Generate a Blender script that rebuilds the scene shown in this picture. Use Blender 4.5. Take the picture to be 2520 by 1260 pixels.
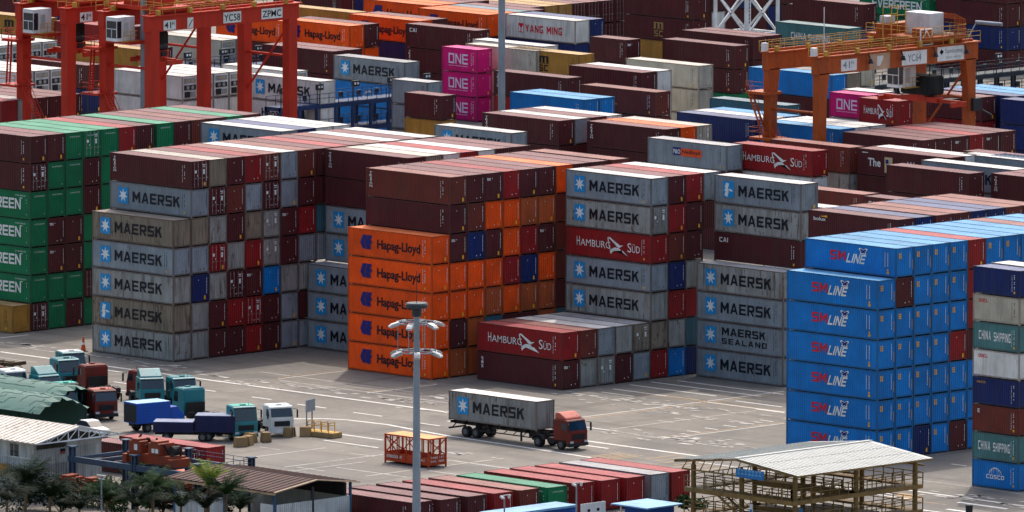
import bpy, math, random
from mathutils import Vector, Matrix, Quaternion
random.seed(7)
for o in list(bpy.data.objects): bpy.data.objects.remove(o)
SC=bpy.context.scene; COLL=SC.collection
R=math.radians
# ---------------------------------------------------------------- camera
cam=bpy.data.cameras.new('camera'); co=bpy.data.objects.new('camera',cam); COLL.objects.link(co); SC.camera=co
cam.sensor_width=36; cam.lens=445.2241; cam.clip_start=10; cam.clip_end=12000
co.matrix_world=Matrix([[0.7004503, -0.0853004, 0.7085854, 934.6073669], [0.7136996, 0.0816215, -0.6956801, -869.4414177], [0.001506, 0.9930064, 0.1180507, 162.6349932], [0.0, 0.0, 0.0, 1.0]])
# ---------------------------------------------------------------- sky, sun, exposure
w=bpy.data.worlds.new('World'); SC.world=w; w.use_nodes=True
wn=w.node_tree.nodes; wl=w.node_tree.links
sky=wn.new('ShaderNodeTexSky'); sky.sky_type='NISHITA'; sky.sun_disc=False
sky.sun_elevation=R(55); sky.sun_rotation=R(-37.9); sky.air_density=1.3; sky.dust_density=5.0; sky.ozone_density=1.0; sky.altitude=50
bg=wn['Background']; bg.inputs['Strength'].default_value=0.15; wl.new(sky.outputs[0],bg.inputs[0])
sl=bpy.data.lights.new('sun','SUN'); so=bpy.data.objects.new('sun',sl); COLL.objects.link(so)
sl.energy=1.35; sl.angle=R(0.8); sl.color=(1,.95,.87)
so.rotation_euler=Vector((-.352,.4525,.819)).to_track_quat('Z','Y').to_euler(); so.location=(0,0,300)
SC.view_settings.view_transform='Standard'; SC.view_settings.look='None'; SC.view_settings.gamma=1; SC.view_settings.exposure=0.68
SC.cycles.max_bounces=6; SC.cycles.use_denoising=True
# ---------------------------------------------------------------- materials
def s2l(c): return tuple(((x/255+.055)/1.055)**2.4 if x>10 else x/255/12.92 for x in c)
MATS={}
def mat(name,rgb,rough=.6,metal=0,var=.12,dirt=.25,rust=0.0,streak=.0,scale=.5,spec=.25,dirtc=(70,62,52),emit=None):
    """procedural paint: value noise, grime streaks running down, rust spots"""
    if name in MATS: return MATS[name]
    m=bpy.data.materials.new(name); m.use_nodes=True; n=m.node_tree.nodes; l=m.node_tree.links
    b=n['Principled BSDF']; b.inputs['Roughness'].default_value=rough; b.inputs['Metallic'].default_value=metal
    b.inputs['Specular IOR Level'].default_value=spec
    tc=n.new('ShaderNodeTexCoord'); oi=n.new('ShaderNodeObjectInfo')
    cb=n.new('ShaderNodeCombineXYZ'); mu=n.new('ShaderNodeMath'); mu.operation='MULTIPLY'; mu.inputs[1].default_value=91.7
    l.new(oi.outputs['Random'],mu.inputs[0]); l.new(mu.outputs[0],cb.inputs[0]); l.new(mu.outputs[0],cb.inputs[1])
    ad=n.new('ShaderNodeVectorMath'); ad.operation='ADD'; l.new(tc.outputs['Object'],ad.inputs[0]); l.new(cb.outputs[0],ad.inputs[1])
    def noise(vs,sc,det=4):
        mp=n.new('ShaderNodeMapping'); mp.inputs['Scale'].default_value=vs; l.new(ad.outputs[0],mp.inputs['Vector'])
        t=n.new('ShaderNodeTexNoise'); t.inputs['Scale'].default_value=sc; t.inputs['Detail'].default_value=det; l.new(mp.outputs[0],t.inputs['Vector']); return t.outputs['Fac']
    def ramp(src,a,c):
        r=n.new('ShaderNodeMapRange'); r.inputs['From Min'].default_value=a; r.inputs['From Max'].default_value=c; l.new(src,r.inputs['Value']); return r.outputs[0]
    def mix(f,a,c,mode='MIX'):
        x=n.new('ShaderNodeMix'); x.data_type='RGBA'; x.blend_type=mode
        if isinstance(f,(int,float)): x.inputs['Factor'].default_value=f
        else: l.new(f,x.inputs['Factor'])
        for k,v in (('A',a),('B',c)):
            s=[i for i in x.inputs if i.name==k and i.type=='RGBA'][0]
            if isinstance(v,tuple): s.default_value=(*v,1)
            else: l.new(v,s)
        return [o for o in x.outputs if o.type=='RGBA'][0]
    def mul(a,k):
        x=n.new('ShaderNodeMath'); x.operation='MULTIPLY'; l.new(a,x.inputs[0])
        if isinstance(k,float): x.inputs[1].default_value=k
        else: l.new(k,x.inputs[1])
        return x.outputs[0]
    base=s2l(rgb); c=base
    f1=noise((1,1,1),scale); lo=tuple(x*(1-var*1.6) for x in base); hi=tuple(min(1,x*(1+var*1.6)) for x in base)
    c=mix(ramp(f1,.3,.7),lo,hi)
    if dirt: c=mix(mul(ramp(noise((1.5,1.5,.22),.9,5),.46,.72),float(dirt)),c,s2l(dirtc))
    if streak: c=mix(mul(mul(ramp(noise((4.5,4.5,.35),1.0,3),.54,.66),ramp(noise((1,1,1),.25,2),.4,.6)),float(streak)),c,s2l((62,45,34)))
    if rust: c=mix(mul(mul(ramp(noise((1.6,1.6,.9),1.6,6),.585,.66),ramp(noise((1,1,1),.22,2),.45,.58)),float(rust)),c,s2l((84,46,28)))
    hs=n.new('ShaderNodeHueSaturation'); l.new(c,hs.inputs['Color'])
    rr=n.new('ShaderNodeMapRange'); rr.inputs['To Min'].default_value=1-var; rr.inputs['To Max'].default_value=1+var; l.new(oi.outputs['Random'],rr.inputs['Value']); l.new(rr.outputs[0],hs.inputs['Value'])
    l.new(hs.outputs[0],b.inputs['Base Color'])
    if emit: pass
    MATS[name]=m; return m
# ---------------------------------------------------------------- mesh builder
class MB:
    def __init__(s): s.v=[]; s.f=[]; s.m=[]
    def face(s,pts,mi=0):
        k=len(s.v); s.v+= [tuple(p) for p in pts]; s.f.append(tuple(range(k,k+len(pts)))); s.m.append(mi)
    def box(s,x0,x1,y0,y1,z0,z1,mi=0):
        k=len(s.v); s.v+=[(x0,y0,z0),(x1,y0,z0),(x1,y1,z0),(x0,y1,z0),(x0,y0,z1),(x1,y0,z1),(x1,y1,z1),(x0,y1,z1)]
        for q in ((0,3,2,1),(4,5,6,7),(0,1,5,4),(1,2,6,5),(2,3,7,6),(3,0,4,7)): s.f.append(tuple(k+i for i in q)); s.m.append(mi)
        return s
    def bar(s,p,q,a,b=None,mi=0):
        b=b or a; p=Vector(p); q=Vector(q); d=(q-p)
        if d.length<1e-6: return s
        d.normalize(); up=Vector((0,0,1)) if abs(d.z)<.95 else Vector((0,1,0))
        x=d.cross(up).normalized(); y=x.cross(d).normalized(); x*=a/2; y*=b/2; k=len(s.v)
        for c in (p,q):
            for e in (-x-y,x-y,x+y,-x+y): s.v.append(tuple(c+e))
        for f in ((0,1,2,3),(7,6,5,4),(0,4,5,1),(1,5,6,2),(2,6,7,3),(3,7,4,0)): s.f.append(tuple(k+i for i in f)); s.m.append(mi)
        return s
    def tube(s,p,q,r,r2=None,n=10,mi=0):
        r2=r if r2 is None else r2; p=Vector(p); q=Vector(q); d=(q-p).normalized(); up=Vector((0,0,1)) if abs(d.z)<.95 else Vector((0,1,0))
        x=d.cross(up).normalized(); y=x.cross(d); k=len(s.v)
        for c,rr in ((p,r),(q,r2)):
            for i in range(n):
                a=2*math.pi*i/n; s.v.append(tuple(c+x*math.cos(a)*rr+y*math.sin(a)*rr))
        for i in range(n):
            j=(i+1)%n; s.f.append((k+i,k+n+i,k+n+j,k+j)); s.m.append(mi)
        s.f.append(tuple(k+i for i in range(n))); s.m.append(mi); s.f.append(tuple(k+n+i for i in reversed(range(n)))); s.m.append(mi)
        return s
    def prism(s,poly,y0,y1,mi=0,ax='y'):
        """polygon in (x,z) pulled along y (or (y,z) along x)"""
        n=len(poly); k=len(s.v)
        for yy in (y0,y1):
            for a,b in poly: s.v.append((a,yy,b) if ax=='y' else (yy,a,b))
        s.f.append(tuple(k+i for i in range(n))); s.m.append(mi); s.f.append(tuple(k+n+i for i in reversed(range(n)))); s.m.append(mi)
        for i in range(n):
            j=(i+1)%n; s.f.append((k+i,k+n+i,k+n+j,k+j)); s.m.append(mi)
        return s
    def mesh(s,name,mats):
        me=bpy.data.meshes.new(name); me.from_pydata(s.v,[],s.f)
        for m in (mats if isinstance(mats,(list,tuple)) else [mats]): me.materials.append(m)
        me.polygons.foreach_set('material_index',s.m); me.validate(); me.update()
        import bmesh
        bm=bmesh.new(); bm.from_mesh(me); bmesh.ops.recalc_face_normals(bm,faces=bm.faces); bm.to_mesh(me); bm.free()
        return me
    def build(s,name,mats,parent=None,loc=None,bevel=0,smooth=False):
        me=s.mesh(name,mats); o=bpy.data.objects.new(name,me); COLL.objects.link(o)
        if parent: o.parent=parent
        if loc: o.location=loc
        if bevel:
            b=o.modifiers.new('bevel','BEVEL'); b.width=bevel; b.segments=2; b.limit_method='ANGLE'
        if smooth:
            for p in me.polygons: p.use_smooth=True
        return o
def tag(o,label=None,cat=None,group=None,kind=None):
    if label: o['label']=label
    if cat: o['category']=cat
    if group: o['group']=group
    if kind: o['kind']=kind
    return o
def empty(name,loc,rz=0,label=None,cat=None,group=None):
    o=bpy.data.objects.new(name,None); COLL.objects.link(o); o.location=loc; o.rotation_euler=(0,0,rz); o.empty_display_size=.1
    return tag(o,label,cat,group)
def link(me,name,parent,loc=None,slots=None):
    o=bpy.data.objects.new(name,me); COLL.objects.link(o); o.parent=parent
    if loc: o.location=loc
    if slots:
        for i,m in enumerate(slots): o.material_slots[i].link='OBJECT'; o.material_slots[i].material=m
    return o
def copy_tree(o,parent=None):
    c=o.copy(); COLL.objects.link(c)
    if parent: c.parent=parent
    for ch in o.children: copy_tree(ch,c)
    return c
def dup(root,loc,rz,label,group=None):
    r=copy_tree(root); r.location=loc; r.rotation_euler=(0,0,rz); r['label']=label
    if group: r['group']=group
    return r
# ---------------------------------------------------------------- lettering
_tc={}
def text_polys(s,bold=.02,shear=0,space=1.0):
    k=(s,bold,shear,space)
    if k in _tc: return _tc[k]
    cu=bpy.data.curves.new('t','FONT'); cu.body=s; cu.size=1; cu.offset=bold; cu.shear=shear; cu.space_character=space; cu.resolution_u=3
    o=bpy.data.objects.new('t',cu); COLL.objects.link(o); dg=bpy.context.evaluated_depsgraph_get(); dg.update()
    me=bpy.data.meshes.new_from_object(o.evaluated_get(dg)); vs=[v.co.copy() for v in me.vertices]; fs=[tuple(p.vertices) for p in me.polygons]
    bpy.data.objects.remove(o); bpy.data.curves.remove(cu); bpy.data.meshes.remove(me)
    x0=min(v.x for v in vs); x1=max(v.x for v in vs); y0=min(v.y for v in vs); y1=max(v.y for v in vs)
    _tc[k]=([((v.x-x0)/(x1-x0),(v.y-y0)/(y1-y0)) for v in vs],fs); return _tc[k]
def _r(a,b,c,d): return [(a,c),(b,c),(b,d),(a,d)]
def _mx(p): return [(1-x,y) for x,y in reversed(p)]
_RB=[(.75,1),(.88,1),(1,.9),(1,.48),(.88,.38),(.75,.38)]; _CL=[(.24,1),(.12,1),(0,.88),(0,.12),(.12,0),(.24,0)]
BL={'M':[_r(0,.22,0,1),_r(.78,1,0,1),[(.22,1),(.22,.60),(.5,.16),(.5,.56)],[(.5,.56),(.5,.16),(.78,.60),(.78,1)]],
'A':[[(0,0),(.22,0),(.5,.74),(.5,1),(.37,1)],_mx([(0,0),(.22,0),(.5,.74),(.5,1),(.37,1)]),[(.31,.2),(.69,.2),(.63,.38),(.37,.38)]],
'E':[_r(0,.26,0,1),_r(.26,1,0,.19),_r(.26,.93,.41,.59),_r(.26,1,.81,1)],
'R':[_r(0,.26,0,1),_r(.26,.75,.81,1),_r(.26,.75,.38,.56),_RB,[(.42,.38),(.70,.38),(1,0),(.74,0)]],
'P':[_r(0,.26,0,1),_r(.26,.75,.81,1),_r(.26,.75,.38,.56),_RB],
'S':[_r(.26,1,.81,1),[(.26,1),(.1,1),(0,.9),(0,.51),(.1,.41),(.26,.41)],_r(.26,.77,.41,.59),[(.77,.59),(.9,.59),(1,.49),(1,.1),(.9,0),(.77,0)],_r(0,.77,0,.19)],
'K':[_r(0,.26,0,1),[(.26,.33),(.26,.64),(.70,1),(1,1)],[(.44,.51),(.66,.70),(1,0),(.74,0)]],
'L':[_r(0,.26,0,1),_r(.26,1,0,.2)],'I':[_r(0,1,0,1)],
'N':[_r(0,.22,0,1),_r(.78,1,0,1),[(.22,1),(.22,.66),(.78,0),(.78,.34)]],
'D':[_r(0,.26,0,1),_r(.26,.76,.81,1),_r(.26,.76,0,.19),_mx(_CL)],'O':[_CL,_r(.24,.76,.81,1),_r(.24,.76,0,.19),_mx(_CL)],
'C':[_CL,_r(.24,1,.8,1),_r(.24,1,0,.2)],'G':[_CL,_r(.24,1,.8,1),_r(.24,1,0,.2),_r(.78,1,.2,.52),_r(.55,.78,.38,.52)],
'V':[[(0,1),(.24,1),(.5,.27),(.5,0),(.37,0)],_mx([(0,1),(.24,1),(.5,.27),(.5,0),(.37,0)])],
'H':[_r(0,.26,0,1),_r(.77,1,0,1),_r(.26,.77,.4,.6)],'T':[_r(0,1,.8,1),_r(.38,.62,0,.8)],'Z':[_r(0,1,.81,1),_r(0,1,0,.19),[(0,.19),(.3,.19),(1,.81),(.7,.81)]],
'Y':[[(0,1),(.26,1),(.5,.62),(.5,.38),(.38,.4)],_mx([(0,1),(.26,1),(.5,.62),(.5,.38),(.38,.4)]),_r(.38,.62,0,.4)],
'm':[_r(0,.22,0,1),_r(.22,1,.8,1),_r(.39,.61,0,.8),_r(.78,1,0,.8)]}
_BW={'I':.26,'M':1.2,'N':1.05,'m':1.5,'A':1.1,'L':.9,' ':.5}
def block(s,gap=.2):
    k=('B',s,gap)
    if k in _tc: return _tc[k]
    W=sum(_BW.get(c,1)+gap for c in s)-gap; x=0; vs=[]; fs=[]
    for c in s:
        w_=_BW.get(c,1)
        for p in BL.get(c,[]):
            b=len(vs); vs+=[((x+a*w_)/W,q) for a,q in p]; fs.append(tuple(range(b,b+len(p))))
        x+=w_+gap
    _tc[k]=(vs,fs); return _tc[k]
def put(mb,polys,u0,u1,w0,w1,f,mi=0,rot=0):
    vs,fs=polys; k=len(mb.v)
    for a,b in vs:
        if rot: a,b=1-b,a
        mb.v.append(f(u0+(u1-u0)*a,w0+(w1-w0)*b))
    for q in fs: mb.f.append(tuple(k+i for i in q)); mb.m.append(mi)
def rect(mb,u0,u1,w0,w1,f,mi=0): mb.face([f(u0,w0),f(u1,w0),f(u1,w1),f(u0,w1)],mi)
def poly(mb,pts,u0,u1,w0,w1,f,mi=0): mb.face([f(u0+(u1-u0)*a,w0+(w1-w0)*b) for a,b in pts],mi)
def front(d=.012): return lambda u,z:(u,-d,z)
def endp(d=.012): return lambda u,z:(d,u,z)
def ink(name,rgb,rough=.55): return mat('ink_'+name,rgb,rough,var=.04,dirt=.18,scale=.8)
WHITE=ink('white',(225,225,220)); DARK=mat('ink_dark',(13,17,30),.55,var=.04,dirt=.05,scale=.8); REDI=ink('red',(205,30,50)); CYAN=ink('cyan',(30,140,200)); NAVYI=ink('navy',(24,32,110)); YEL=ink('yellow',(225,165,50)); PINKW=ink('pinkwhite',(232,200,220)); BROWNK=ink('ochre',(150,120,70)); ORI=ink('orange',(230,80,30)); BLACK=ink('black',(14,14,16))
TABLE=[
(65.91, -60.77, 0.0, '4', 2.896, 'M', 'b', '', 'maroon container half hidden behind the red spreaders on the rack', 'containers behind the spreader rack', ''),
(65.66, -56.86, 0.0, '4', 2.896, 'R', 'b', '', 'red container with pink roof behind the steel spreader rack', 'containers behind the spreader rack', ''),
(101.5, -2.47, 0.0, '4', 2.896, 'U', 'b', 'SM', 'blue container with red and white lettering, bottom tier, front row of the blue-fronted block', 'containers in the blue-fronted block', ''),
(101.5, -2.47, 2.905, '4', 2.896, 'U', 'b', 'SM', 'blue container with red and white lettering, second tier, front row of the blue-fronted block', 'containers in the blue-fronted block', ''),
(101.5, -2.47, 5.81, '4', 2.896, 'U', 'b', 'SM', 'blue container with red and white lettering, third tier, front row of the blue-fronted block', 'containers in the blue-fronted block', ''),
(101.5, -2.47, 8.715, '4', 2.896, 'U', 'b', 'SM', 'blue container with red and white lettering, fourth tier, front row of the blue-fronted block', 'containers in the blue-fronted block', ''),
(101.5, -2.47, 11.62, '4', 2.896, 'U', 'b', 'SM', 'blue container with red and white lettering, fifth tier, front row of the blue-fronted block', 'containers in the blue-fronted block', ''),
(101.5, -2.47, 14.525, '4', 2.896, 'U', 'b', 'SM', 'blue container with red and white lettering, top tier, front row of the blue-fronted block', 'containers in the blue-fronted block', ''),
(101.5, 0.03, 0.0, '4', 2.896, 'U', 'b', '', 'blue container end, bottom tier, second row of the blue-fronted block', 'containers in the blue-fronted block', ''),
(101.5, 0.03, 2.905, '4', 2.896, 'U', 'b', '', 'blue container end, second tier, second row of the blue-fronted block', 'containers in the blue-fronted block', ''),
(101.5, 0.03, 5.81, '4', 2.896, 'U', 'b', '', 'blue container end, third tier, second row of the blue-fronted block', 'containers in the blue-fronted block', ''),
(101.5, 0.03, 8.715, '4', 2.896, 'U', 'b', '', 'blue container end, fourth tier, second row of the blue-fronted block', 'containers in the blue-fronted block', ''),
(101.5, 0.03, 11.62, '4', 2.896, 'U', 'b', '', 'blue container end, fifth tier, second row of the blue-fronted block', 'containers in the blue-fronted block', ''),
(101.5, 0.03, 14.525, '4', 2.896, 'M', 'b', '', 'dark maroon container end, sixth tier, second row of the blue-fronted block', 'containers in the blue-fronted block', ''),
(101.5, 0.03, 17.43, '4', 2.896, 'U', 'b', 'SM', 'blue container with red and white lettering, top tier, second row of the blue-fronted block', 'containers in the blue-fronted block', ''),
(101.5, 2.53, 0.0, '4', 2.896, 'N', 'b', '', 'navy container end, bottom tier, third row of the blue-fronted block', 'containers in the blue-fronted block', ''),
(101.5, 2.53, 2.905, '4', 2.896, 'U', 'b', '', 'blue container end, second tier, third row of the blue-fronted block', 'containers in the blue-fronted block', ''),
(101.5, 2.53, 5.81, '4', 2.896, 'U', 'b', '', 'blue container end, third tier, third row of the blue-fronted block', 'containers in the blue-fronted block', ''),
(101.5, 2.53, 8.715, '4', 2.896, 'U', 'b', '', 'blue container end, fourth tier, third row of the blue-fronted block', 'containers in the blue-fronted block', ''),
(101.5, 2.53, 11.62, '4', 2.896, 'U', 'b', '', 'blue container end, fifth tier, third row of the blue-fronted block', 'containers in the blue-fronted block', ''),
(101.5, 2.53, 14.525, '4', 2.896, 'U', 'b', '', 'blue container end, sixth tier, third row of the blue-fronted block', 'containers in the blue-fronted block', ''),
(101.5, 2.53, 17.43, '4', 2.896, 'U', 'b', '', 'pale-roofed blue container, top tier, third row of the blue-fronted block', 'containers in the blue-fronted block', ''),
(101.5, 5.03, 0.0, '4', 2.896, 'U', 'b', '', 'blue container end, bottom tier, fourth row of the blue-fronted block', 'containers in the blue-fronted block', ''),
(101.5, 5.03, 2.905, '4', 2.896, 'U', 'b', '', 'blue container end, second tier, fourth row of the blue-fronted block', 'containers in the blue-fronted block', ''),
(101.5, 5.03, 5.81, '4', 2.896, 'U', 'b', '', 'blue container end, third tier, fourth row of the blue-fronted block', 'containers in the blue-fronted block', ''),
(101.5, 5.03, 8.715, '4', 2.896, 'U', 'b', '', 'blue container end, fourth tier, fourth row of the blue-fronted block', 'containers in the blue-fronted block', ''),
(101.5, 5.03, 11.62, '4', 2.896, 'U', 'b', '', 'blue container end, fifth tier, fourth row of the blue-fronted block', 'containers in the blue-fronted block', ''),
(101.5, 5.03, 14.525, '4', 2.896, 'U', 'b', '', 'blue container end, sixth tier, fourth row of the blue-fronted block', 'containers in the blue-fronted block', ''),
(101.5, 5.03, 17.43, '4', 2.896, 'U', 'b', '', 'pale-roofed blue container, top tier, fourth row of the blue-fronted block', 'containers in the blue-fronted block', ''),
(101.5, 7.53, 0.0, '4', 2.896, 'M', 'b', '', 'dark maroon container end, bottom tier, fifth row of the blue-fronted block', 'containers in the blue-fronted block', ''),
(101.5, 7.53, 2.905, '4', 2.896, 'U', 'b', '', 'blue container end, second tier, fifth row of the blue-fronted block', 'containers in the blue-fronted block', ''),
(101.5, 7.53, 5.81, '4', 2.896, 'U', 'b', '', 'blue container end, third tier, fifth row of the blue-fronted block', 'containers in the blue-fronted block', ''),
(101.5, 7.53, 8.715, '4', 2.896, 'R', 'b', '', 'red container end, fourth tier, fifth row of the blue-fronted block', 'containers in the blue-fronted block', ''),
(101.5, 7.53, 11.62, '4', 2.896, 'U', 'b', '', 'blue container end, fifth tier, fifth row of the blue-fronted block', 'containers in the blue-fronted block', ''),
(101.5, 7.53, 14.525, '4', 2.896, 'U', 'b', '', 'blue container end, sixth tier, fifth row of the blue-fronted block', 'containers in the blue-fronted block', ''),
(101.5, 7.53, 17.43, '4', 2.896, 'U', 'b', '', 'pale-roofed blue container, top tier, fifth row of the blue-fronted block', 'containers in the blue-fronted block', ''),
(101.5, 10.03, 17.43, '4', 2.896, 'R', 'b', '', 'pale-roofed red container, top tier, sixth row of the blue-fronted block', 'containers in the blue-fronted block', ''),
(101.5, 12.53, 17.43, '4', 2.896, 'U', 'b', '', 'pale-roofed blue container, top tier, seventh row of the blue-fronted block', 'containers in the blue-fronted block', ''),
(101.5, 15.03, 17.43, '4', 2.896, 'U', 'b', '', 'pale-roofed blue container, top tier, eighth row of the blue-fronted block', 'containers in the blue-fronted block', ''),
(14.58, 85.65, 8.724, '4', 2.896, 'B', 'b', '', 'rust-brown container, the low brown one right of the grey star stack', 'containers in the far yard', ''),
(-53.7, 100.77, 8.724, '4', 2.896, 'G', 'b', 'MK', 'blue-grey container, top of the star-marked grey container behind the blue rack end', 'containers in the far yard', 'W'),
(-137.07, 105.65, 5.814, '4', 2.896, 'M', 'b', '', 'dark maroon container, top third row of the five-row block behind the green-fronted one', 'containers in the far yard', ''),
(8.66, 108.05, 8.724, '4', 2.896, 'M', 'b', '', 'dark maroon container, top of the plain maroon stack below the long grey one', 'containers in the far yard', ''),
(-137.07, 108.15, 5.814, '4', 2.896, 'M', 'b', '', 'dark maroon container, top fourth row of the five-row block behind the green-fronted one', 'containers in the far yard', ''),
(-28.16, 108.58, 8.724, '4', 2.896, 'G', 'b', 'PO', 'blue-grey container, top of the stack with navy and orange name panel', 'containers in the far yard', ''),
(22.02, 110.27, 8.724, '4', 2.896, 'M', 'b', 'TR', 'dark maroon container, top of the white vertical-lettered maroon stack cut by the right edge', 'containers in the far yard', ''),
(-137.07, 110.65, 5.814, '4', 2.896, 'M', 'b', '', 'dark maroon container, top fifth row of the five-row block behind the green-fronted one', 'containers in the far yard', ''),
(-18.04, 111.59, 8.724, '4', 2.896, 'R', 'b', 'HS', 'red container, top of the red seabird-marked stack above the grey star container', 'containers in the far yard', ''),
(-58.99, 113.3, 8.724, '4', 2.896, 'M', 'b', 'TR', 'dark maroon container, top of the four-row block below the bright blue pair', 'containers in the far yard', ''),
(9.58, 114.1, 8.724, '5', 2.896, 'G', 'b', 'MK', 'blue-grey container, top of the long grey white-roofed stack at the right edge', 'containers in the far yard', 'W'),
(-44.68, 115.6, 5.818, '4', 2.896, 'M', 'b', '', 'dark maroon container, second down of the three-row block with a cream door end', 'containers in the far yard', ''),
(-44.68, 115.6, 8.724, '4', 2.896, 'M', 'b', 'TR', 'dark maroon container, top of the three-row block with a cream door end', 'containers in the far yard', ''),
(-58.99, 115.8, 8.724, '4', 2.896, 'G', 'b', '', 'blue-grey container, top second row of the four-row block below the bright blue pair', 'containers in the far yard', 'W'),
(-17.78, 117.11, 5.818, '4', 2.896, 'g', 'b', '', 'weathered grey container, second down of the brown stack behind the red seabird container', 'containers in the far yard', ''),
(-17.78, 117.11, 8.724, '4', 2.896, 'B', 'b', '', 'rust-brown container, top of the brown stack behind the red seabird container', 'containers in the far yard', ''),
(-3.4, 117.65, 5.818, '5', 2.896, 'M', 'b', '', 'dark maroon container, second down of the long maroon pair with a big white word', 'containers in the far yard', ''),
(-3.4, 117.65, 8.724, '5', 2.896, 'M', 'b', 'TH', 'dark maroon container, top of the long maroon pair with a big white word', 'containers in the far yard', ''),
(-44.68, 118.1, 8.724, '4', 2.896, 'O', 'b', '', 'orange container, top second row of the three-row block with a cream door end', 'containers in the far yard', ''),
(-44.68, 120.6, 8.724, '4', 2.896, 'C', 'd', '', 'cream container, top third row of the three-row block with a cream door end', 'containers in the far yard', ''),
(8.14, 121.7, 8.724, '5', 2.896, 'G', 'b', '', 'blue-grey container, the white-roofed grey one behind the long grey stack', 'containers in the far yard', 'W'),
(-159.35, 123.53, 5.814, '4', 2.896, 'W', 'r', '', 'white container, top of the lower refrigerated row at the left edge', 'containers in the far yard', ''),
(-159.35, 126.03, 5.814, '4', 2.896, 'W', 'r', '', 'white container, second row of the lower refrigerated row at the left edge', 'containers in the far yard', ''),
(-17.37, 128.13, 8.724, '4', 2.896, 'M', 'b', '', 'dark maroon container, top of the six-row maroon block right of the crane', 'containers in the far yard', ''),
(-159.35, 128.53, 5.814, '4', 2.896, 'W', 'r', '', 'white container, third row of the lower refrigerated row at the left edge', 'containers in the far yard', ''),
(-31.4, 129.52, 8.724, '4', 2.896, 'U', 'b', '', 'blue container, top of the blue-fronted trio between the right crane legs', 'containers in the far yard', ''),
(-44.57, 129.63, 8.724, '4', 2.896, 'N', 'b', '', 'navy container, top of the navy-fronted trio left of the right crane', 'containers in the far yard', ''),
(-17.37, 130.63, 8.724, '4', 2.896, 'M', 'b', '', 'dark maroon container, top second row of the six-row maroon block right of the crane', 'containers in the far yard', ''),
(-17.37, 133.13, 8.724, '4', 2.896, 'M', 'b', 'TX', 'dark maroon container, top third row of the six-row maroon block right of the crane', 'containers in the far yard', ''),
(-142.76, 134.29, 2.908, '4', 2.896, 'W', 'b', '', 'white container, second down of the low refrigerated row behind the left crane', 'containers in the far yard', ''),
(-142.76, 134.29, 5.814, '4', 2.896, 'W', 'r', '', 'white container, top of the low refrigerated row behind the left crane', 'containers in the far yard', ''),
(-159.77, 134.81, 2.908, '4', 2.896, 'N', 'b', '', 'navy container, second down of the maroon over navy stack between the left crane legs', 'containers in the far yard', ''),
(-159.77, 134.81, 5.814, '4', 2.896, 'M', 'b', '', 'dark maroon container, top of the maroon over navy stack between the left crane legs', 'containers in the far yard', ''),
(-17.37, 135.63, 8.724, '4', 2.896, 'R', 'b', '', 'red container, top fourth row of the six-row maroon block right of the crane', 'containers in the far yard', ''),
(-142.76, 136.79, 5.814, '4', 2.896, 'W', 'r', '', 'white container, top second row of the low refrigerated row behind the left crane', 'containers in the far yard', ''),
(-17.37, 138.13, 8.724, '4', 2.896, 'M', 'b', 'TX', 'dark maroon container, top fifth row of the six-row maroon block right of the crane', 'containers in the far yard', ''),
(-142.76, 139.29, 5.814, '4', 2.896, 'W', 'r', '', 'white container, third row of the low refrigerated row behind the left crane', 'containers in the far yard', ''),
(-17.37, 140.63, 8.724, '4', 2.896, 'M', 'b', '', 'dark maroon container, top sixth row of the six-row maroon block right of the crane', 'containers in the far yard', ''),
(-106.41, 141.1, 2.908, '2', 2.896, 'K', 'b', '', 'mustard container, second down of the short maroon over mustard pair by the blue rack', 'containers in the far yard', ''),
(-106.41, 141.1, 5.814, '2', 2.896, 'M', 'b', '', 'dark maroon container, top of the short maroon over mustard pair by the blue rack', 'containers in the far yard', ''),
(-142.76, 141.79, 5.814, '4', 2.896, 'W', 'r', '', 'white container, fourth row of the low refrigerated row behind the left crane', 'containers in the far yard', ''),
(-183.79, 142.05, 5.814, '4', 2.896, 'W', 'r', '', 'white container, top of the refrigerated row at the left edge', 'containers in the far yard', ''),
(-127.7, 142.18, 2.908, '4', 2.896, 'W', 'b', 'HLk', 'white container, second down of the white star-marked pair left of the blue rack', 'containers in the far yard', ''),
(-127.7, 142.18, 5.814, '4', 2.896, 'W', 'b', 'MK', 'white container, top of the white star-marked pair left of the blue rack', 'containers in the far yard', ''),
(-183.79, 144.55, 5.814, '4', 2.896, 'W', 'r', '', 'white container, second row of the refrigerated row at the left edge', 'containers in the far yard', ''),
(-183.79, 147.05, 5.814, '4', 2.896, 'W', 'r', '', 'white container, third row of the refrigerated row at the left edge', 'containers in the far yard', ''),
(-137.87, 147.39, 5.814, '4', 2.896, 'W', 'r', '', 'white container, the white one behind the star-marked pair', 'containers in the far yard', ''),
(-183.79, 149.55, 5.814, '4', 2.896, 'W', 'r', '', 'white container, fourth row of the refrigerated row at the left edge', 'containers in the far yard', ''),
(-92.18, 150.25, 5.814, '4', 2.896, 'U', 'b', '', 'blue container, top of the bright blue pair left of the brown stack', 'containers in the far yard', ''),
(-118.1, 150.27, 0.002, '2', 2.896, 'G', 'b', '', 'blue-grey container, third down of the small grey pair left of the magenta stack', 'containers in the far yard', ''),
(-118.1, 150.27, 2.908, '2', 2.896, 'G', 'b', '', 'blue-grey container, second down of the small grey pair left of the magenta stack', 'containers in the far yard', ''),
(-118.1, 150.27, 5.814, '2', 2.896, 'G', 'b', '', 'blue-grey container, top of the small grey pair left of the magenta stack', 'containers in the far yard', ''),
(-168.57, 151.8, 5.814, '4', 2.896, 'K', 'b', 'MSC', 'mustard container, top of the mustard pair between the left crane legs', 'containers in the far yard', ''),
(-92.18, 152.75, 5.814, '4', 2.896, 'U', 'b', '', 'blue container, second row of the bright blue pair left of the brown stack', 'containers in the far yard', ''),
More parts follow.
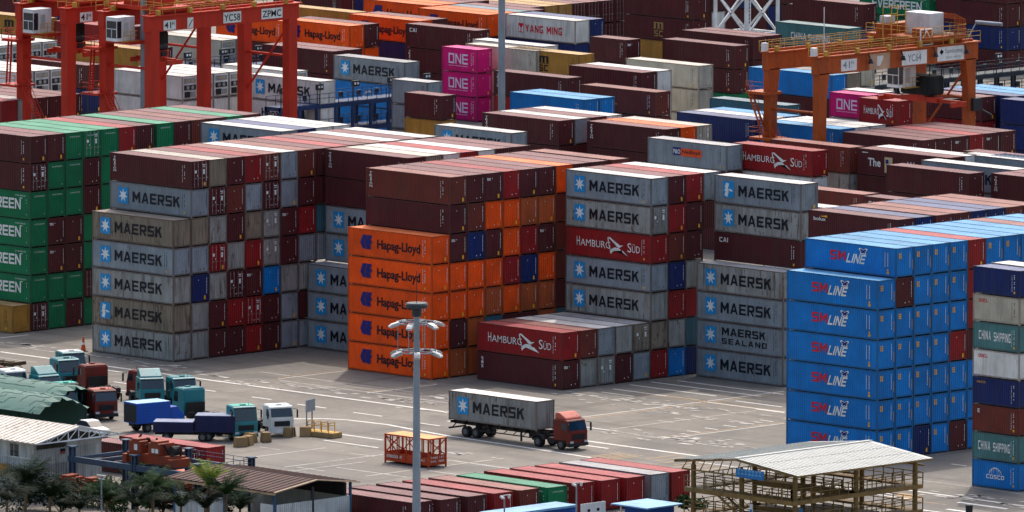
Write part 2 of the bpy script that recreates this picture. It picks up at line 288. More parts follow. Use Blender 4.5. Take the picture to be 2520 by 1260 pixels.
(-168.57, 154.3, 5.814, '4', 2.896, 'M', 'b', '', 'dark maroon container, second row of the mustard pair between the left crane legs', 'containers in the far yard', ''),
(-92.24, 161.89, 5.814, '4', 2.896, 'B', 'b', 'OC', 'rust-brown container, top of the brown stack with a yellow logo below the cream pair', 'containers in the far yard', ''),
(-71.76, 162.42, 5.814, '4', 2.896, 't', 'b', 'OW', 'teal container, top of the teal lettered container left of the right crane', 'containers in the far yard', ''),
(-136.26, 164.12, 0.002, '4', 2.896, 'U', 'b', '', 'blue container, third down of the stack with a grey star-marked top behind the blue rack', 'containers in the far yard', ''),
(-136.26, 164.12, 2.908, '4', 2.896, 'U', 'b', 'CO', 'blue container, second down of the stack with a grey star-marked top behind the blue rack', 'containers in the far yard', ''),
(-136.26, 164.12, 5.814, '4', 2.896, 'G', 'b', 'MK', 'blue-grey container, top of the stack with a grey star-marked top behind the blue rack', 'containers in the far yard', ''),
(-110.46, 165.52, 5.814, '4', 2.896, 'M', 'b', 'TR', 'dark maroon container, top of the pair below the mustard container', 'containers in the far yard', ''),
(-170.1, 166.17, 2.908, '4', 2.896, 'W', 'r', '', 'white container, second down of the tall pale refrigerated stack behind the left crane', 'containers in the far yard', ''),
(-170.1, 166.17, 5.814, '4', 2.896, 'C', 'r', '', 'cream container, top of the tall pale refrigerated stack behind the left crane', 'containers in the far yard', ''),
(-151.55, 166.9, 5.814, '4', 2.896, 'M', 'b', '', 'dark maroon container, top of the plain maroon stack under the orange pair', 'containers in the far yard', ''),
(-189.45, 167.77, 5.814, '4', 2.896, 'R', 'b', '', 'red container, top of the red pair behind the left crane', 'containers in the far yard', ''),
(-204.13, 168.16, 5.814, '4', 2.896, 'K', 'b', 'MSC', 'mustard container, top of the mustard pair at the left edge', 'containers in the far yard', ''),
(-170.1, 168.67, 2.908, '4', 2.896, 'W', 'r', '', 'white container, second down second row of the tall pale refrigerated stack behind the left crane', 'containers in the far yard', ''),
(-170.1, 168.67, 5.814, '4', 2.896, 'W', 'r', '', 'white container, top second row of the tall pale refrigerated stack behind the left crane', 'containers in the far yard', ''),
(-189.45, 170.27, 5.814, '4', 2.896, 'M', 'b', '', 'dark maroon container, second row of the red pair behind the left crane', 'containers in the far yard', ''),
(-66.14, 174.99, 2.908, '2', 2.896, 'M', 'b', '', 'dark maroon container, second down of the seabird-marked short stack under the right crane', 'containers in the far yard', ''),
(-66.14, 174.99, 5.814, '2', 2.896, 'R', 'b', 'HS', 'red container, top of the seabird-marked short stack under the right crane', 'containers in the far yard', ''),
(-108.77, 176.25, 5.814, '4', 2.896, 'M', 'b', '', 'dark maroon container, the low pair left of the cream stack', 'containers in the far yard', ''),
(-72.81, 176.97, 2.908, '2', 2.896, 'W', 'b', '', 'white container, second down of the magenta pair right of the right crane leg', 'containers in the far yard', ''),
(-72.81, 176.97, 5.814, '2', 2.896, 'P', 'b', 'ONE', 'magenta container, top of the magenta pair right of the right crane leg', 'containers in the far yard', ''),
(-108.77, 178.75, 5.814, '4', 2.896, 'W', 'b', '', 'white container, second row of the low pair left of the cream stack', 'containers in the far yard', ''),
(-73.94, 180.3, 5.814, '2', 2.896, 'W', 'b', '', 'white container, top of the grey-roofed short pair behind the magenta one', 'containers in the far yard', ''),
(-135.09, 184.86, 5.814, '4', 2.896, 'C', 'b', '', 'cream container, the cream roof behind the magenta stack', 'containers in the far yard', ''),
(-62.47, 185.24, 2.908, '4', 2.896, 'R', 'b', '', 'red container, second down of the stack with white vertical letters under the right crane', 'containers in the far yard', ''),
(-62.47, 185.24, 5.814, '4', 2.896, 'M', 'b', 'TR', 'dark maroon container, top of the stack with white vertical letters under the right crane', 'containers in the far yard', ''),
(-128.33, 185.37, 5.814, '4', 2.896, 'K', 'b', 'MSC', 'mustard container, top of the mustard dark-lettered stack right of the tall grey mast', 'containers in the far yard', ''),
(-47.89, 185.86, 5.814, '4', 2.896, 'N', 'b', '', 'navy container, top of the dark navy stack cut by the right edge', 'containers in the far yard', ''),
(-227.5, 186.38, 5.814, '4', 2.896, 'M', 'b', '', 'dark maroon container, top of the dark stack at the upper left corner', 'containers in the far yard', ''),
(-109.66, 186.63, 2.908, '4', 2.896, 'C', 'b', '', 'cream container, second down of the plain cream pair', 'containers in the far yard', ''),
(-109.66, 186.63, 5.814, '4', 2.896, 'C', 'b', '', 'cream container, top of the plain cream pair', 'containers in the far yard', ''),
(-181.6, 187.48, 5.814, '4', 2.896, 'O', 'b', 'HL', 'orange container, top of the orange pair seen between the left crane legs', 'containers in the far yard', ''),
(-60.55, 188.53, 5.814, '4', 2.896, 'N', 'b', '', 'navy container, top of the navy and pale blue rows at the right edge', 'containers in the far yard', ''),
(-171.98, 189.32, 5.814, '4', 2.896, 'O', 'b', 'HL', 'orange container, the orange-and-maroon pair left of the star-marked grey container', 'containers in the far yard', ''),
(-91.3, 190.25, 2.908, '5', 2.896, 'M', 'b', '', 'dark maroon container, second down of the bright blue stack behind the crane legs', 'containers in the far yard', ''),
(-91.3, 190.25, 5.814, '5', 2.896, 'U', 'b', '', 'blue container, top of the bright blue stack behind the crane legs', 'containers in the far yard', ''),
(-171.98, 191.82, 5.814, '4', 2.896, 'M', 'b', '', 'dark maroon container, top second row of the orange-and-maroon pair left of the star-marked grey container', 'containers in the far yard', ''),
(-91.3, 192.75, 5.814, '5', 2.896, 'T', 'b', '', 'rust-streaked tan container, top second row of the bright blue stack behind the crane legs', 'containers in the far yard', ''),
(-157.41, 196.42, 2.908, '4', 2.896, 'M', 'b', 'TR', 'dark maroon container, second down of the maroon stack behind the magenta stack', 'containers in the far yard', ''),
(-157.41, 196.42, 5.814, '4', 2.896, 'M', 'b', 'CAI', 'dark maroon container, top of the maroon stack behind the magenta stack', 'containers in the far yard', ''),
(-170.54, 199.53, 5.814, '4', 2.896, 'O', 'b', 'HL', 'orange container, top of the orange stack behind the maroon pair', 'containers in the far yard', ''),
(-183.38, 200.86, 5.814, '4', 2.896, 'K', 'b', '', 'mustard container, top of the mustard one above the orange pair', 'containers in the far yard', ''),
(-136.89, 201.73, 2.908, '2', 2.896, 'M', 'b', '', 'dark maroon container, second down of the short maroon pair left of the cream stack', 'containers in the far yard', ''),
(-136.89, 201.73, 5.814, '2', 2.896, 'M', 'b', 'TX', 'dark maroon container, top of the short maroon pair left of the cream stack', 'containers in the far yard', ''),
(-98.63, 202.65, 2.908, '4', 2.896, 'W', 'r', '', 'white container, second down of the pale pair behind the right crane girder', 'containers in the far yard', ''),
(-98.63, 202.65, 5.814, '4', 2.896, 'C', 'b', '', 'cream container, top of the pale pair behind the right crane girder', 'containers in the far yard', ''),
(-122.83, 206.03, 2.908, '4', 2.896, 'M', 'b', '', 'dark maroon container, second down of the plain maroon stack left of the right crane', 'containers in the far yard', ''),
(-122.83, 206.03, 5.814, '4', 2.896, 'M', 'b', '', 'dark maroon container, top of the plain maroon stack left of the right crane', 'containers in the far yard', ''),
(-170.26, 210.99, 5.814, '4', 2.896, 'O', 'b', 'HL', 'orange container, top of the orange far stack left of the red-lettered white one', 'containers in the far yard', ''),
(-157.34, 213.39, 5.814, '4', 2.896, 'W', 'b', 'YM', 'white container, top of the stack topped by a white red-lettered container', 'containers in the far yard', ''),
(-183.15, 213.97, 5.814, '4', 2.896, 'O', 'b', 'HL', 'orange container, top of the highest orange stack at the top edge', 'containers in the far yard', ''),
(-200.38, 214.88, 5.814, '4', 2.896, 'M', 'b', '', 'dark maroon container, top of the maroon and navy ends at the top edge', 'containers in the far yard', ''),
(-128.71, 215.22, 5.814, '4', 2.896, 'M', 'b', '', 'dark maroon container, top of the two roofs below the white lattice tower', 'containers in the far yard', ''),
(-157.34, 215.89, 5.814, '4', 2.896, 'N', 'b', '', 'navy container, top second row of the stack topped by a white red-lettered container', 'containers in the far yard', ''),
(-128.71, 217.72, 5.814, '4', 2.896, 'M', 'b', '', 'dark maroon container, top second row of the two roofs below the white lattice tower', 'containers in the far yard', ''),
(-128.01, 230.84, 2.908, '4', 2.896, 'N', 'b', '', 'navy container, second down of the sea-green white-lettered stack behind the right crane', 'containers in the far yard', ''),
(-128.01, 230.84, 5.814, '4', 2.896, 'c', 'b', 'CS', 'sea-green container, top of the sea-green white-lettered stack behind the right crane', 'containers in the far yard', ''),
(-167.87, 244.53, 2.908, '4', 2.896, 'M', 'b', 'MSC', 'dark maroon container, second down of the tall maroon wall at the top edge', 'containers in the far yard', ''),
(-167.87, 244.53, 5.814, '4', 2.896, 'M', 'b', 'BX', 'dark maroon container, top of the tall maroon wall at the top edge', 'containers in the far yard', ''),
(-147.27, 253.51, 5.814, '4', 2.896, 'M', 'b', '', 'dark maroon container, top of the maroon pair above the sea-green container', 'containers in the far yard', ''),
(-134.71, 266.21, 0.006, '4', 2.896, 'M', 'b', '', 'dark maroon container, fourth down of the tall maroon wall at top right', 'containers in the far yard', ''),
(-134.71, 266.21, 2.912, '4', 2.896, 'N', 'b', '', 'navy container, third down of the tall maroon wall at top right', 'containers in the far yard', ''),
(-134.71, 266.21, 5.818, '4', 2.896, 'M', 'b', '', 'dark maroon container, second down of the tall maroon wall at top right', 'containers in the far yard', ''),
(-147.95, 266.22, 0.002, '4', 2.896, 'E', 'b', '', 'green container, third down of the green white-lettered wall at the top right', 'containers in the far yard', ''),
(-147.95, 266.22, 2.908, '4', 2.896, 'E', 'b', 'EV', 'green container, second down of the green white-lettered wall at the top right', 'containers in the far yard', ''),
(-147.95, 266.22, 5.814, '4', 2.896, 'E', 'b', 'EV', 'green container, top of the green white-lettered wall at the top right', 'containers in the far yard', ''),
(-28.6, 3.9, 0.0, '4', 2.896, 'K', 'b', '', 'pale-roofed mustard container, bottom tier, front row of the green-fronted block', 'containers in the green-fronted block', ''),
(-28.6, 6.4, 0.0, '4', 2.896, 'M', 'd', '', 'dark maroon container showing its doors, bottom tier, second row of the green-fronted block', 'containers in the green-fronted block', ''),
(-28.6, 6.4, 2.905, '4', 2.896, 'E', 'b', 'EV', 'green container with big white capitals, second tier, second row of the green-fronted block', 'containers in the green-fronted block', ''),
(-28.6, 6.4, 5.81, '4', 2.896, 'E', 'b', 'EV', 'green container with big white capitals, third tier, second row of the green-fronted block', 'containers in the green-fronted block', ''),
(-28.6, 6.4, 8.715, '4', 2.896, 'E', 'b', 'EV', 'green container with big white capitals, fourth tier, second row of the green-fronted block', 'containers in the green-fronted block', ''),
(-28.6, 6.4, 11.62, '4', 2.896, 'E', 'b', 'EV', 'green container with big white capitals, fifth tier, second row of the green-fronted block', 'containers in the green-fronted block', ''),
(-28.6, 6.4, 14.525, '4', 2.896, 'M', 'd', '', 'dark maroon container showing its doors, sixth tier, second row of the green-fronted block', 'containers in the green-fronted block', ''),
(-28.6, 6.4, 17.43, '4', 2.896, 'M', 'b', '', 'pale-roofed dark maroon container, top tier, second row of the green-fronted block', 'containers in the green-fronted block', ''),
(-28.6, 8.9, 0.0, '4', 2.896, 'E', 'b', '', 'green container end, bottom tier, third row of the green-fronted block', 'containers in the green-fronted block', ''),
(-28.6, 8.9, 2.905, '4', 2.896, 'E', 'b', '', 'green container end, second tier, third row of the green-fronted block', 'containers in the green-fronted block', ''),
(-28.6, 8.9, 5.81, '4', 2.896, 'M', 'b', 'TX', 'dark maroon container with white corner mark, third tier, third row of the green-fronted block', 'containers in the green-fronted block', ''),
(-28.6, 8.9, 8.715, '4', 2.896, 'M', 'b', 'TX', 'dark maroon container with white corner mark, fourth tier, third row of the green-fronted block', 'containers in the green-fronted block', ''),
(-28.6, 8.9, 11.62, '4', 2.896, 'E', 'b', '', 'green container end, fifth tier, third row of the green-fronted block', 'containers in the green-fronted block', ''),
(-28.6, 8.9, 14.525, '4', 2.896, 'E', 'b', '', 'green container end, sixth tier, third row of the green-fronted block', 'containers in the green-fronted block', ''),
(-28.6, 8.9, 17.43, '4', 2.896, 'M', 'b', '', 'pale-roofed dark maroon container, top tier, third row of the green-fronted block', 'containers in the green-fronted block', ''),
(-28.6, 11.4, 0.0, '4', 2.896, 'M', 'b', '', 'dark maroon container end, bottom tier, fourth row of the green-fronted block', 'containers in the green-fronted block', ''),
(-28.6, 11.4, 2.905, '4', 2.896, 'E', 'b', '', 'green container end, second tier, fourth row of the green-fronted block', 'containers in the green-fronted block', ''),
(-28.6, 11.4, 5.81, '4', 2.896, 'M', 'b', '', 'dark maroon container end, third tier, fourth row of the green-fronted block', 'containers in the green-fronted block', ''),
(-28.6, 11.4, 8.715, '4', 2.896, 'M', 'b', '', 'dark maroon container end, fourth tier, fourth row of the green-fronted block', 'containers in the green-fronted block', ''),
(-28.6, 11.4, 11.62, '4', 2.896, 'E', 'b', '', 'green container end, fifth tier, fourth row of the green-fronted block', 'containers in the green-fronted block', ''),
(-28.6, 11.4, 14.525, '4', 2.896, 'E', 'b', '', 'green container end, sixth tier, fourth row of the green-fronted block', 'containers in the green-fronted block', ''),
(-28.6, 11.4, 17.43, '4', 2.896, 'E', 'b', '', 'pale-roofed green container, top tier, fourth row of the green-fronted block', 'containers in the green-fronted block', ''),
(-28.6, 13.9, 11.62, '4', 2.896, 'M', 'b', '', 'dark maroon container end, fifth tier, fifth row of the green-fronted block', 'containers in the green-fronted block', ''),
(-28.6, 13.9, 14.525, '4', 2.896, 'M', 'b', '', 'dark maroon container end, sixth tier, fifth row of the green-fronted block', 'containers in the green-fronted block', ''),
(-28.6, 13.9, 17.43, '4', 2.896, 'E', 'd', '', 'green container showing its doors, top tier, fifth row of the green-fronted block', 'containers in the green-fronted block', ''),
(-28.6, 16.4, 17.43, '4', 2.896, 'E', 'b', '', 'pale-roofed green container, top tier, sixth row of the green-fronted block', 'containers in the green-fronted block', ''),
(-28.6, 18.9, 17.43, '4', 2.896, 'R', 'b', '', 'pale-roofed red container, top tier, seventh row of the green-fronted block', 'containers in the green-fronted block', ''),
(-28.6, 21.4, 17.43, '4', 2.896, 'M', 'b', '', 'pale-roofed dark maroon container, top tier, eighth row of the green-fronted block', 'containers in the green-fronted block', ''),
(-28.6, 24.25, 17.43, '4', 2.896, 'E', 'b', '', 'pale-roofed green container, top tier, ninth row of the green-fronted block', 'containers in the green-fronted block', ''),
(-28.6, 26.75, 17.43, '4', 2.896, 'M', 'b', '', 'pale-roofed dark maroon container, top tier, tenth row of the green-fronted block', 'containers in the green-fronted block', ''),
(-28.6, 29.25, 17.43, '4', 2.896, 'B', 'b', '', 'pale-roofed rust-brown container, top tier, eleventh row of the green-fronted block', 'containers in the green-fronted block', ''),
(12.8, 18.2, 0.0, '4', 2.896, 'G', 'b', 'MK', 'blue-grey container with white star, bottom tier, front row of the half-hidden grey block', 'containers in the half-hidden grey block', ''),
(12.8, 18.2, 2.905, '4', 2.896, 'G', 'b', 'MK', 'blue-grey container with white star, second tier, front row of the half-hidden grey block', 'containers in the half-hidden grey block', ''),
(12.8, 18.2, 5.81, '4', 2.896, 'G', 'b', 'MK', 'blue-grey container with white star, top tier, front row of the half-hidden grey block', 'containers in the half-hidden grey block', ''),
(12.8, 20.7, 8.715, '4', 2.896, 'G', 'b', 'MK', 'blue-grey container with white star, fourth tier, second row of the half-hidden grey block', 'containers in the half-hidden grey block', ''),
(12.8, 20.7, 11.62, '4', 2.896, 'G', 'b', 'MK', 'blue-grey container with white star, fifth tier, second row of the half-hidden grey block', 'containers in the half-hidden grey block', ''),
(12.8, 20.7, 14.525, '4', 2.896, 'M', 'b', '', 'dark maroon container end, sixth tier, second row of the half-hidden grey block', 'containers in the half-hidden grey block', ''),
(12.8, 20.7, 17.43, '4', 2.896, 'M', 'b', 'TR', 'dark maroon container with white vertical lettering, top tier, second row of the half-hidden grey block', 'containers in the half-hidden grey block', ''),
(85.05, 17.4, 17.43, '4', 2.896, 'M', 'b', 'BX', 'dark maroon container with yellow-tipped logo, top tier, front row of the half-hidden maroon block', 'containers in the half-hidden maroon block', ''),
(85.05, 19.9, 17.43, '4', 2.896, 'N', 'b', '', 'pale-roofed navy container, top tier, second row of the half-hidden maroon block', 'containers in the half-hidden maroon block', ''),
(85.05, 22.8, 17.43, '4', 2.896, 'B', 'b', '', 'pale-roofed rust-brown container, top tier, third row of the half-hidden maroon block', 'containers in the half-hidden maroon block', ''),
(85.05, 25.3, 17.43, '4', 2.896, 'B', 'b', '', 'pale-roofed rust-brown container, top tier, fourth row of the half-hidden maroon block', 'containers in the half-hidden maroon block', ''),
(85.05, 27.8, 17.43, '4', 2.896, 'N', 'b', '', 'pale-roofed navy container, top tier, fifth row of the half-hidden maroon block', 'containers in the half-hidden maroon block', ''),
(85.05, 30.3, 17.43, '4', 2.896, 'N', 'b', '', 'pale-roofed navy container, top tier, sixth row of the half-hidden maroon block', 'containers in the half-hidden maroon block', ''),
(85.05, 32.8, 17.43, '4', 2.896, 'B', 'b', '', 'pale-roofed rust-brown container, top tier, seventh row of the half-hidden maroon block', 'containers in the half-hidden maroon block', ''),
(-140.83, 180.56, 0.002, '2', 2.896, 'P', 'b', 'ONE', 'magenta short container with white letters, bottom of the magenta stack of three', 'containers in the magenta stack', ''),
(-140.83, 180.56, 2.908, '2', 2.896, 'P', 'b', 'ONE', 'magenta short container with white letters, middle of the magenta stack of three', 'containers in the magenta stack', ''),
(-140.83, 180.56, 5.814, '2', 2.896, 'P', 'b', 'ONE', 'magenta short container with white letters, top of the magenta stack of three', 'containers in the magenta stack', ''),
(56.6, 30.6, 0.0, '4', 2.896, 'G', 'b', 'MK', 'blue-grey container with white star, bottom tier, front row of the narrow grey stack', 'containers in the narrow grey stack', ''),
(56.6, 30.6, 2.895, '4', 2.896, 'G', 'b', 'MS', 'blue-grey container with two-line name, second tier, front row of the narrow grey stack', 'containers in the narrow grey stack', ''),
(56.6, 30.6, 5.79, '4', 2.896, 'G', 'b', 'MK', 'blue-grey container with white star, third tier, front row of the narrow grey stack', 'containers in the narrow grey stack', ''),
(56.6, 30.6, 8.685, '4', 2.896, 'g', 'b', 'MK', 'weathered grey container with white star, top tier, front row of the narrow grey stack', 'containers in the narrow grey stack', 'W'),
(56.6, 33.1, 11.58, '4', 2.896, 'M', 'b', 'CAI', 'dark maroon container with white corner letters, fifth tier, second row of the narrow grey stack', 'containers in the narrow grey stack', ''),
(56.6, 33.1, 14.475, '4', 2.896, 'g', 'b', 'MK', 'weathered grey container with white star, sixth tier, second row of the narrow grey stack', 'containers in the narrow grey stack', ''),
(56.6, 33.1, 17.37, '4', 2.896, 'G', 'b', 'MKd', 'blue-grey container with scraped star, top tier, second row of the narrow grey stack', 'containers in the narrow grey stack', 'W'),
(28.3, 9.1, 0.0, '4', 2.896, 'O', 'b', 'HL', 'orange container with blue emblem, bottom tier, front row of the orange-fronted block', 'containers in the orange-fronted block', ''),
(28.3, 9.1, 2.905, '4', 2.896, 'O', 'b', 'HL', 'orange container with blue emblem, second tier, front row of the orange-fronted block', 'containers in the orange-fronted block', ''),
(28.3, 9.1, 5.81, '4', 2.896, 'O', 'b', 'HL', 'orange container with blue emblem, third tier, front row of the orange-fronted block', 'containers in the orange-fronted block', ''),
(28.3, 9.1, 8.715, '4', 2.896, 'O', 'b', 'HL', 'orange container with blue emblem, fourth tier, front row of the orange-fronted block', 'containers in the orange-fronted block', ''),
(28.3, 9.1, 11.62, '4', 2.896, 'O', 'b', 'HL', 'orange container with blue emblem, top tier, front row of the orange-fronted block', 'containers in the orange-fronted block', ''),
(28.3, 11.6, 0.0, '4', 2.896, 'o', 'b', '', 'dirty orange container end, bottom tier, second row of the orange-fronted block', 'containers in the orange-fronted block', ''),
(28.3, 11.6, 2.905, '4', 2.896, 'M', 'b', '', 'dark maroon container end, second tier, second row of the orange-fronted block', 'containers in the orange-fronted block', ''),
(28.3, 11.6, 5.81, '4', 2.896, 'O', 'b', '', 'orange container end, third tier, second row of the orange-fronted block', 'containers in the orange-fronted block', ''),
(28.3, 11.6, 8.715, '4', 2.896, 'O', 'b', '', 'orange container end, fourth tier, second row of the orange-fronted block', 'containers in the orange-fronted block', ''),
(28.3, 11.6, 11.62, '4', 2.896, 'M', 'b', 'TX', 'dark maroon container with white corner mark, fifth tier, second row of the orange-fronted block', 'containers in the orange-fronted block', ''),
(28.3, 11.6, 14.525, '4', 2.896, 'M', 'b', '', 'dark maroon container end, sixth tier, second row of the orange-fronted block', 'containers in the orange-fronted block', ''),
(28.3, 11.6, 17.43, '4', 2.896, 'B', 'b', 'TR', 'rust-brown container with white vertical lettering, top tier, second row of the orange-fronted block', 'containers in the orange-fronted block', ''),
(28.3, 14.1, 5.81, '4', 2.896, 'O', 'b', '', 'orange container end, third tier, third row of the orange-fronted block', 'containers in the orange-fronted block', ''),
(28.3, 14.1, 8.715, '4', 2.896, 'O', 'b', '', 'orange container end, fourth tier, third row of the orange-fronted block', 'containers in the orange-fronted block', ''),
(28.3, 14.1, 11.62, '4', 2.896, 'N', 'b', '', 'navy container end, fifth tier, third row of the orange-fronted block', 'containers in the orange-fronted block', ''),
(28.3, 14.1, 14.525, '4', 2.896, 'B', 'b', '', 'rust-brown container end, sixth tier, third row of the orange-fronted block', 'containers in the orange-fronted block', ''),
(28.3, 14.1, 17.43, '4', 2.896, 'M', 'b', '', 'pale-roofed dark maroon container, top tier, third row of the orange-fronted block', 'containers in the orange-fronted block', ''),
(28.3, 16.6, 5.81, '4', 2.896, 'o', 'b', '', 'dirty orange container end, third tier, fourth row of the orange-fronted block', 'containers in the orange-fronted block', ''),
(28.3, 16.6, 8.715, '4', 2.896, 'O', 'b', '', 'orange container end, fourth tier, fourth row of the orange-fronted block', 'containers in the orange-fronted block', ''),
(28.3, 16.6, 11.62, '4', 2.896, 'M', 'b', '', 'dark maroon container end, fifth tier, fourth row of the orange-fronted block', 'containers in the orange-fronted block', ''),
(28.3, 16.6, 14.525, '4', 2.896, 'O', 'b', '', 'orange container end, sixth tier, fourth row of the orange-fronted block', 'containers in the orange-fronted block', ''),
(28.3, 16.6, 17.43, '4', 2.896, 'M', 'b', 'TX', 'dark maroon container with white corner mark, top tier, fourth row of the orange-fronted block', 'containers in the orange-fronted block', ''),
(28.3, 19.1, 5.81, '4', 2.896, 'O', 'b', '', 'orange container end, third tier, fifth row of the orange-fronted block', 'containers in the orange-fronted block', ''),
(28.3, 19.1, 8.715, '4', 2.896, 'R', 'b', '', 'red container end, fourth tier, fifth row of the orange-fronted block', 'containers in the orange-fronted block', ''),
(28.3, 19.1, 11.62, '4', 2.896, 'O', 'b', '', 'orange container end, fifth tier, fifth row of the orange-fronted block', 'containers in the orange-fronted block', ''),
(28.3, 19.1, 14.525, '4', 2.896, 'O', 'b', '', 'orange container end, sixth tier, fifth row of the orange-fronted block', 'containers in the orange-fronted block', ''),
(28.3, 19.1, 17.43, '4', 2.896, 'R', 'b', '', 'pale-roofed red container, top tier, fifth row of the orange-fronted block', 'containers in the orange-fronted block', ''),
(28.3, 21.6, 5.81, '4', 2.896, 'o', 'b', '', 'dirty orange container end, third tier, sixth row of the orange-fronted block', 'containers in the orange-fronted block', ''),
(28.3, 21.6, 8.715, '4', 2.896, 'N', 'b', '', 'navy container end, fourth tier, sixth row of the orange-fronted block', 'containers in the orange-fronted block', ''),
(28.3, 21.6, 11.62, '4', 2.896, 'R', 'b', '', 'red container end, fifth tier, sixth row of the orange-fronted block', 'containers in the orange-fronted block', ''),
(28.3, 21.6, 14.525, '4', 2.896, 'o', 'b', '', 'dirty orange container end, sixth tier, sixth row of the orange-fronted block', 'containers in the orange-fronted block', ''),
(28.3, 21.6, 17.43, '4', 2.896, 'M', 'b', '', 'pale-roofed dark maroon container, top tier, sixth row of the orange-fronted block', 'containers in the orange-fronted block', ''),
(28.3, 24.1, 5.81, '4', 2.896, 'o', 'b', '', 'dirty orange container end, third tier, seventh row of the orange-fronted block', 'containers in the orange-fronted block', ''),
(28.3, 24.1, 8.715, '4', 2.896, 'O', 'b', '', 'orange container end, fourth tier, seventh row of the orange-fronted block', 'containers in the orange-fronted block', ''),
(28.3, 24.1, 11.62, '4', 2.896, 'M', 'b', 'TX', 'dark maroon container with white corner mark, fifth tier, seventh row of the orange-fronted block', 'containers in the orange-fronted block', ''),
(28.3, 24.1, 14.525, '4', 2.896, 'o', 'b', '', 'dirty orange container end, sixth tier, seventh row of the orange-fronted block', 'containers in the orange-fronted block', ''),
(28.3, 24.1, 17.43, '4', 2.896, 'M', 'b', '', 'pale-roofed dark maroon container, top tier, seventh row of the orange-fronted block', 'containers in the orange-fronted block', ''),
(28.3, 26.6, 17.43, '4', 2.896, 'O', 'b', '', 'pale-roofed orange container, top tier, eighth row of the orange-fronted block', 'containers in the orange-fronted block', ''),
(28.3, 34.6, 17.43, '4', 2.896, 'B', 'b', '', 'pale-roofed rust-brown container, top tier, eleventh row of the orange-fronted block', 'containers in the orange-fronted block', ''),
(125.56, -8.28, 0.0, '2', 2.591, 'U', 'b', 'CO', 'blue short container with round white emblem, bottom of the right-edge stack', 'containers in the right-edge stack', ''),
(125.56, -8.28, 2.62, '2', 2.591, 'c', 'b', 'CS', 'sea-green short container with white capitals, second from bottom of right-edge stack', 'containers in the right-edge stack', ''),
(125.56, -8.28, 5.24, '2', 2.591, 'B', 'b', 'E2', 'rust-brown short container, third from bottom of right-edge stack', 'containers in the right-edge stack', ''),
(125.56, -8.28, 7.86, '2', 2.591, 'N', 'b', 'SC', 'navy short container with faded corner name, fourth from bottom of right-edge stack', 'containers in the right-edge stack', ''),
(125.56, -8.28, 10.48, '2', 2.591, 'W', 'b', 'OO', 'dirty white short container with red corner letters, fifth up right-edge stack', 'containers in the right-edge stack', ''),
(125.56, -8.28, 13.1, '2', 2.591, 'c', 'b', 'CS', 'sea-green short container with white capitals, sixth up right-edge stack', 'containers in the right-edge stack', ''),
(125.56, -8.28, 15.72, '2', 2.591, 'C', 'b', 'OO', 'clean cream short container with red corner letters, seventh up right-edge stack', 'containers in the right-edge stack', ''),
(125.56, -8.28, 18.34, '2', 2.591, 'N', 'b', '', 'dark blue short container on top of right-edge stack', 'containers in the right-edge stack', ''),
(125.56, -5.78, 18.44, '2', 2.591, 'W', 'b', '', 'white-roofed short container behind the top of the right-edge stack', 'containers in the right-edge stack', ''),
(106.43, -69.02, 0.0, '4', 2.896, 'M', 'b', '', 'dark maroon container in the spaced front row, at the left end by the rusty-roofed shed', 'containers in the spaced front row', ''),
(106.8, -65.88, 0.0, '4', 2.896, 'M', 'b', '', 'dark maroon container in the spaced front row, second from the left end', 'containers in the spaced front row', ''),
(106.97, -62.55, 0.0, '4', 2.896, 'M', 'b', '', 'dark maroon container in the spaced front row, third from left, behind the lamp mast', 'containers in the spaced front row', ''),
(107.16, -59.35, 0.0, '4', 2.896, 'R', 'b', '', 'red container in the spaced front row, fourth from the left end', 'containers in the spaced front row', ''),
(107.32, -56.13, 0.0, '4', 2.896, 'B', 'b', '', 'rust-brown container in the spaced front row, just left of the green one', 'containers in the spaced front row', ''),
(107.8, -52.96, 0.0, '4', 2.896, 'E', 'b', '', 'green container in the spaced front row, between two reddish ones', 'containers in the spaced front row', ''),
(107.6, -49.17, 0.0, '4', 2.896, 'R', 'b', '', 'red container in the spaced front row, just right of the green one', 'containers in the spaced front row', ''),
(107.82, -46.02, 0.0, '4', 2.896, 'R', 'b', '', 'red container in the spaced front row, second right of the green one', 'containers in the spaced front row', ''),
(108.11, -43.01, 0.0, '4', 2.896, 'R', 'b', '', 'red container in the spaced front row, left of the grey one', 'containers in the spaced front row', ''),
(108.1, -39.79, 0.0, '4', 2.896, 'G', 'b', '', 'blue-grey container in the spaced front row, between two red ones', 'containers in the spaced front row', ''),
(108.26, -37.19, 0.0, '4', 2.896, 'R', 'b', '', 'red container in the spaced front row, at the right end beside the steel stand', 'containers in the spaced front row', ''),
(0.0, 0.0, 0.0, '4', 2.896, 'g', 'b', 'MK', 'weathered grey container with white star, bottom tier, front row of the tall grey-fronted block', 'containers in the tall grey-fronted block', ''),
(0.0, 0.0, 2.905, '4', 2.896, 'T', 'b', 'MKd', 'rust-streaked tan container with scraped star, second tier, front row of the tall grey-fronted block', 'containers in the tall grey-fronted block', ''),
(0.0, 0.0, 5.81, '4', 2.896, 'g', 'b', 'MK', 'weathered grey container with white star, third tier, front row of the tall grey-fronted block', 'containers in the tall grey-fronted block', ''),
(0.0, 0.0, 8.715, '4', 2.896, 'G', 'b', 'MK', 'blue-grey container with white star, fourth tier, front row of the tall grey-fronted block', 'containers in the tall grey-fronted block', ''),
(0.0, 0.0, 11.62, '4', 2.896, 'T', 'b', 'MK', 'rust-streaked tan container with white star, top tier, front row of the tall grey-fronted block', 'containers in the tall grey-fronted block', ''),
(0.0, 2.5, 0.0, '4', 2.896, 'g', 'b', '', 'weathered grey container end, bottom tier, second row of the tall grey-fronted block', 'containers in the tall grey-fronted block', ''),
(0.0, 2.5, 2.905, '4', 2.896, 'g', 'b', '', 'weathered grey container end, second tier, second row of the tall grey-fronted block', 'containers in the tall grey-fronted block', ''),
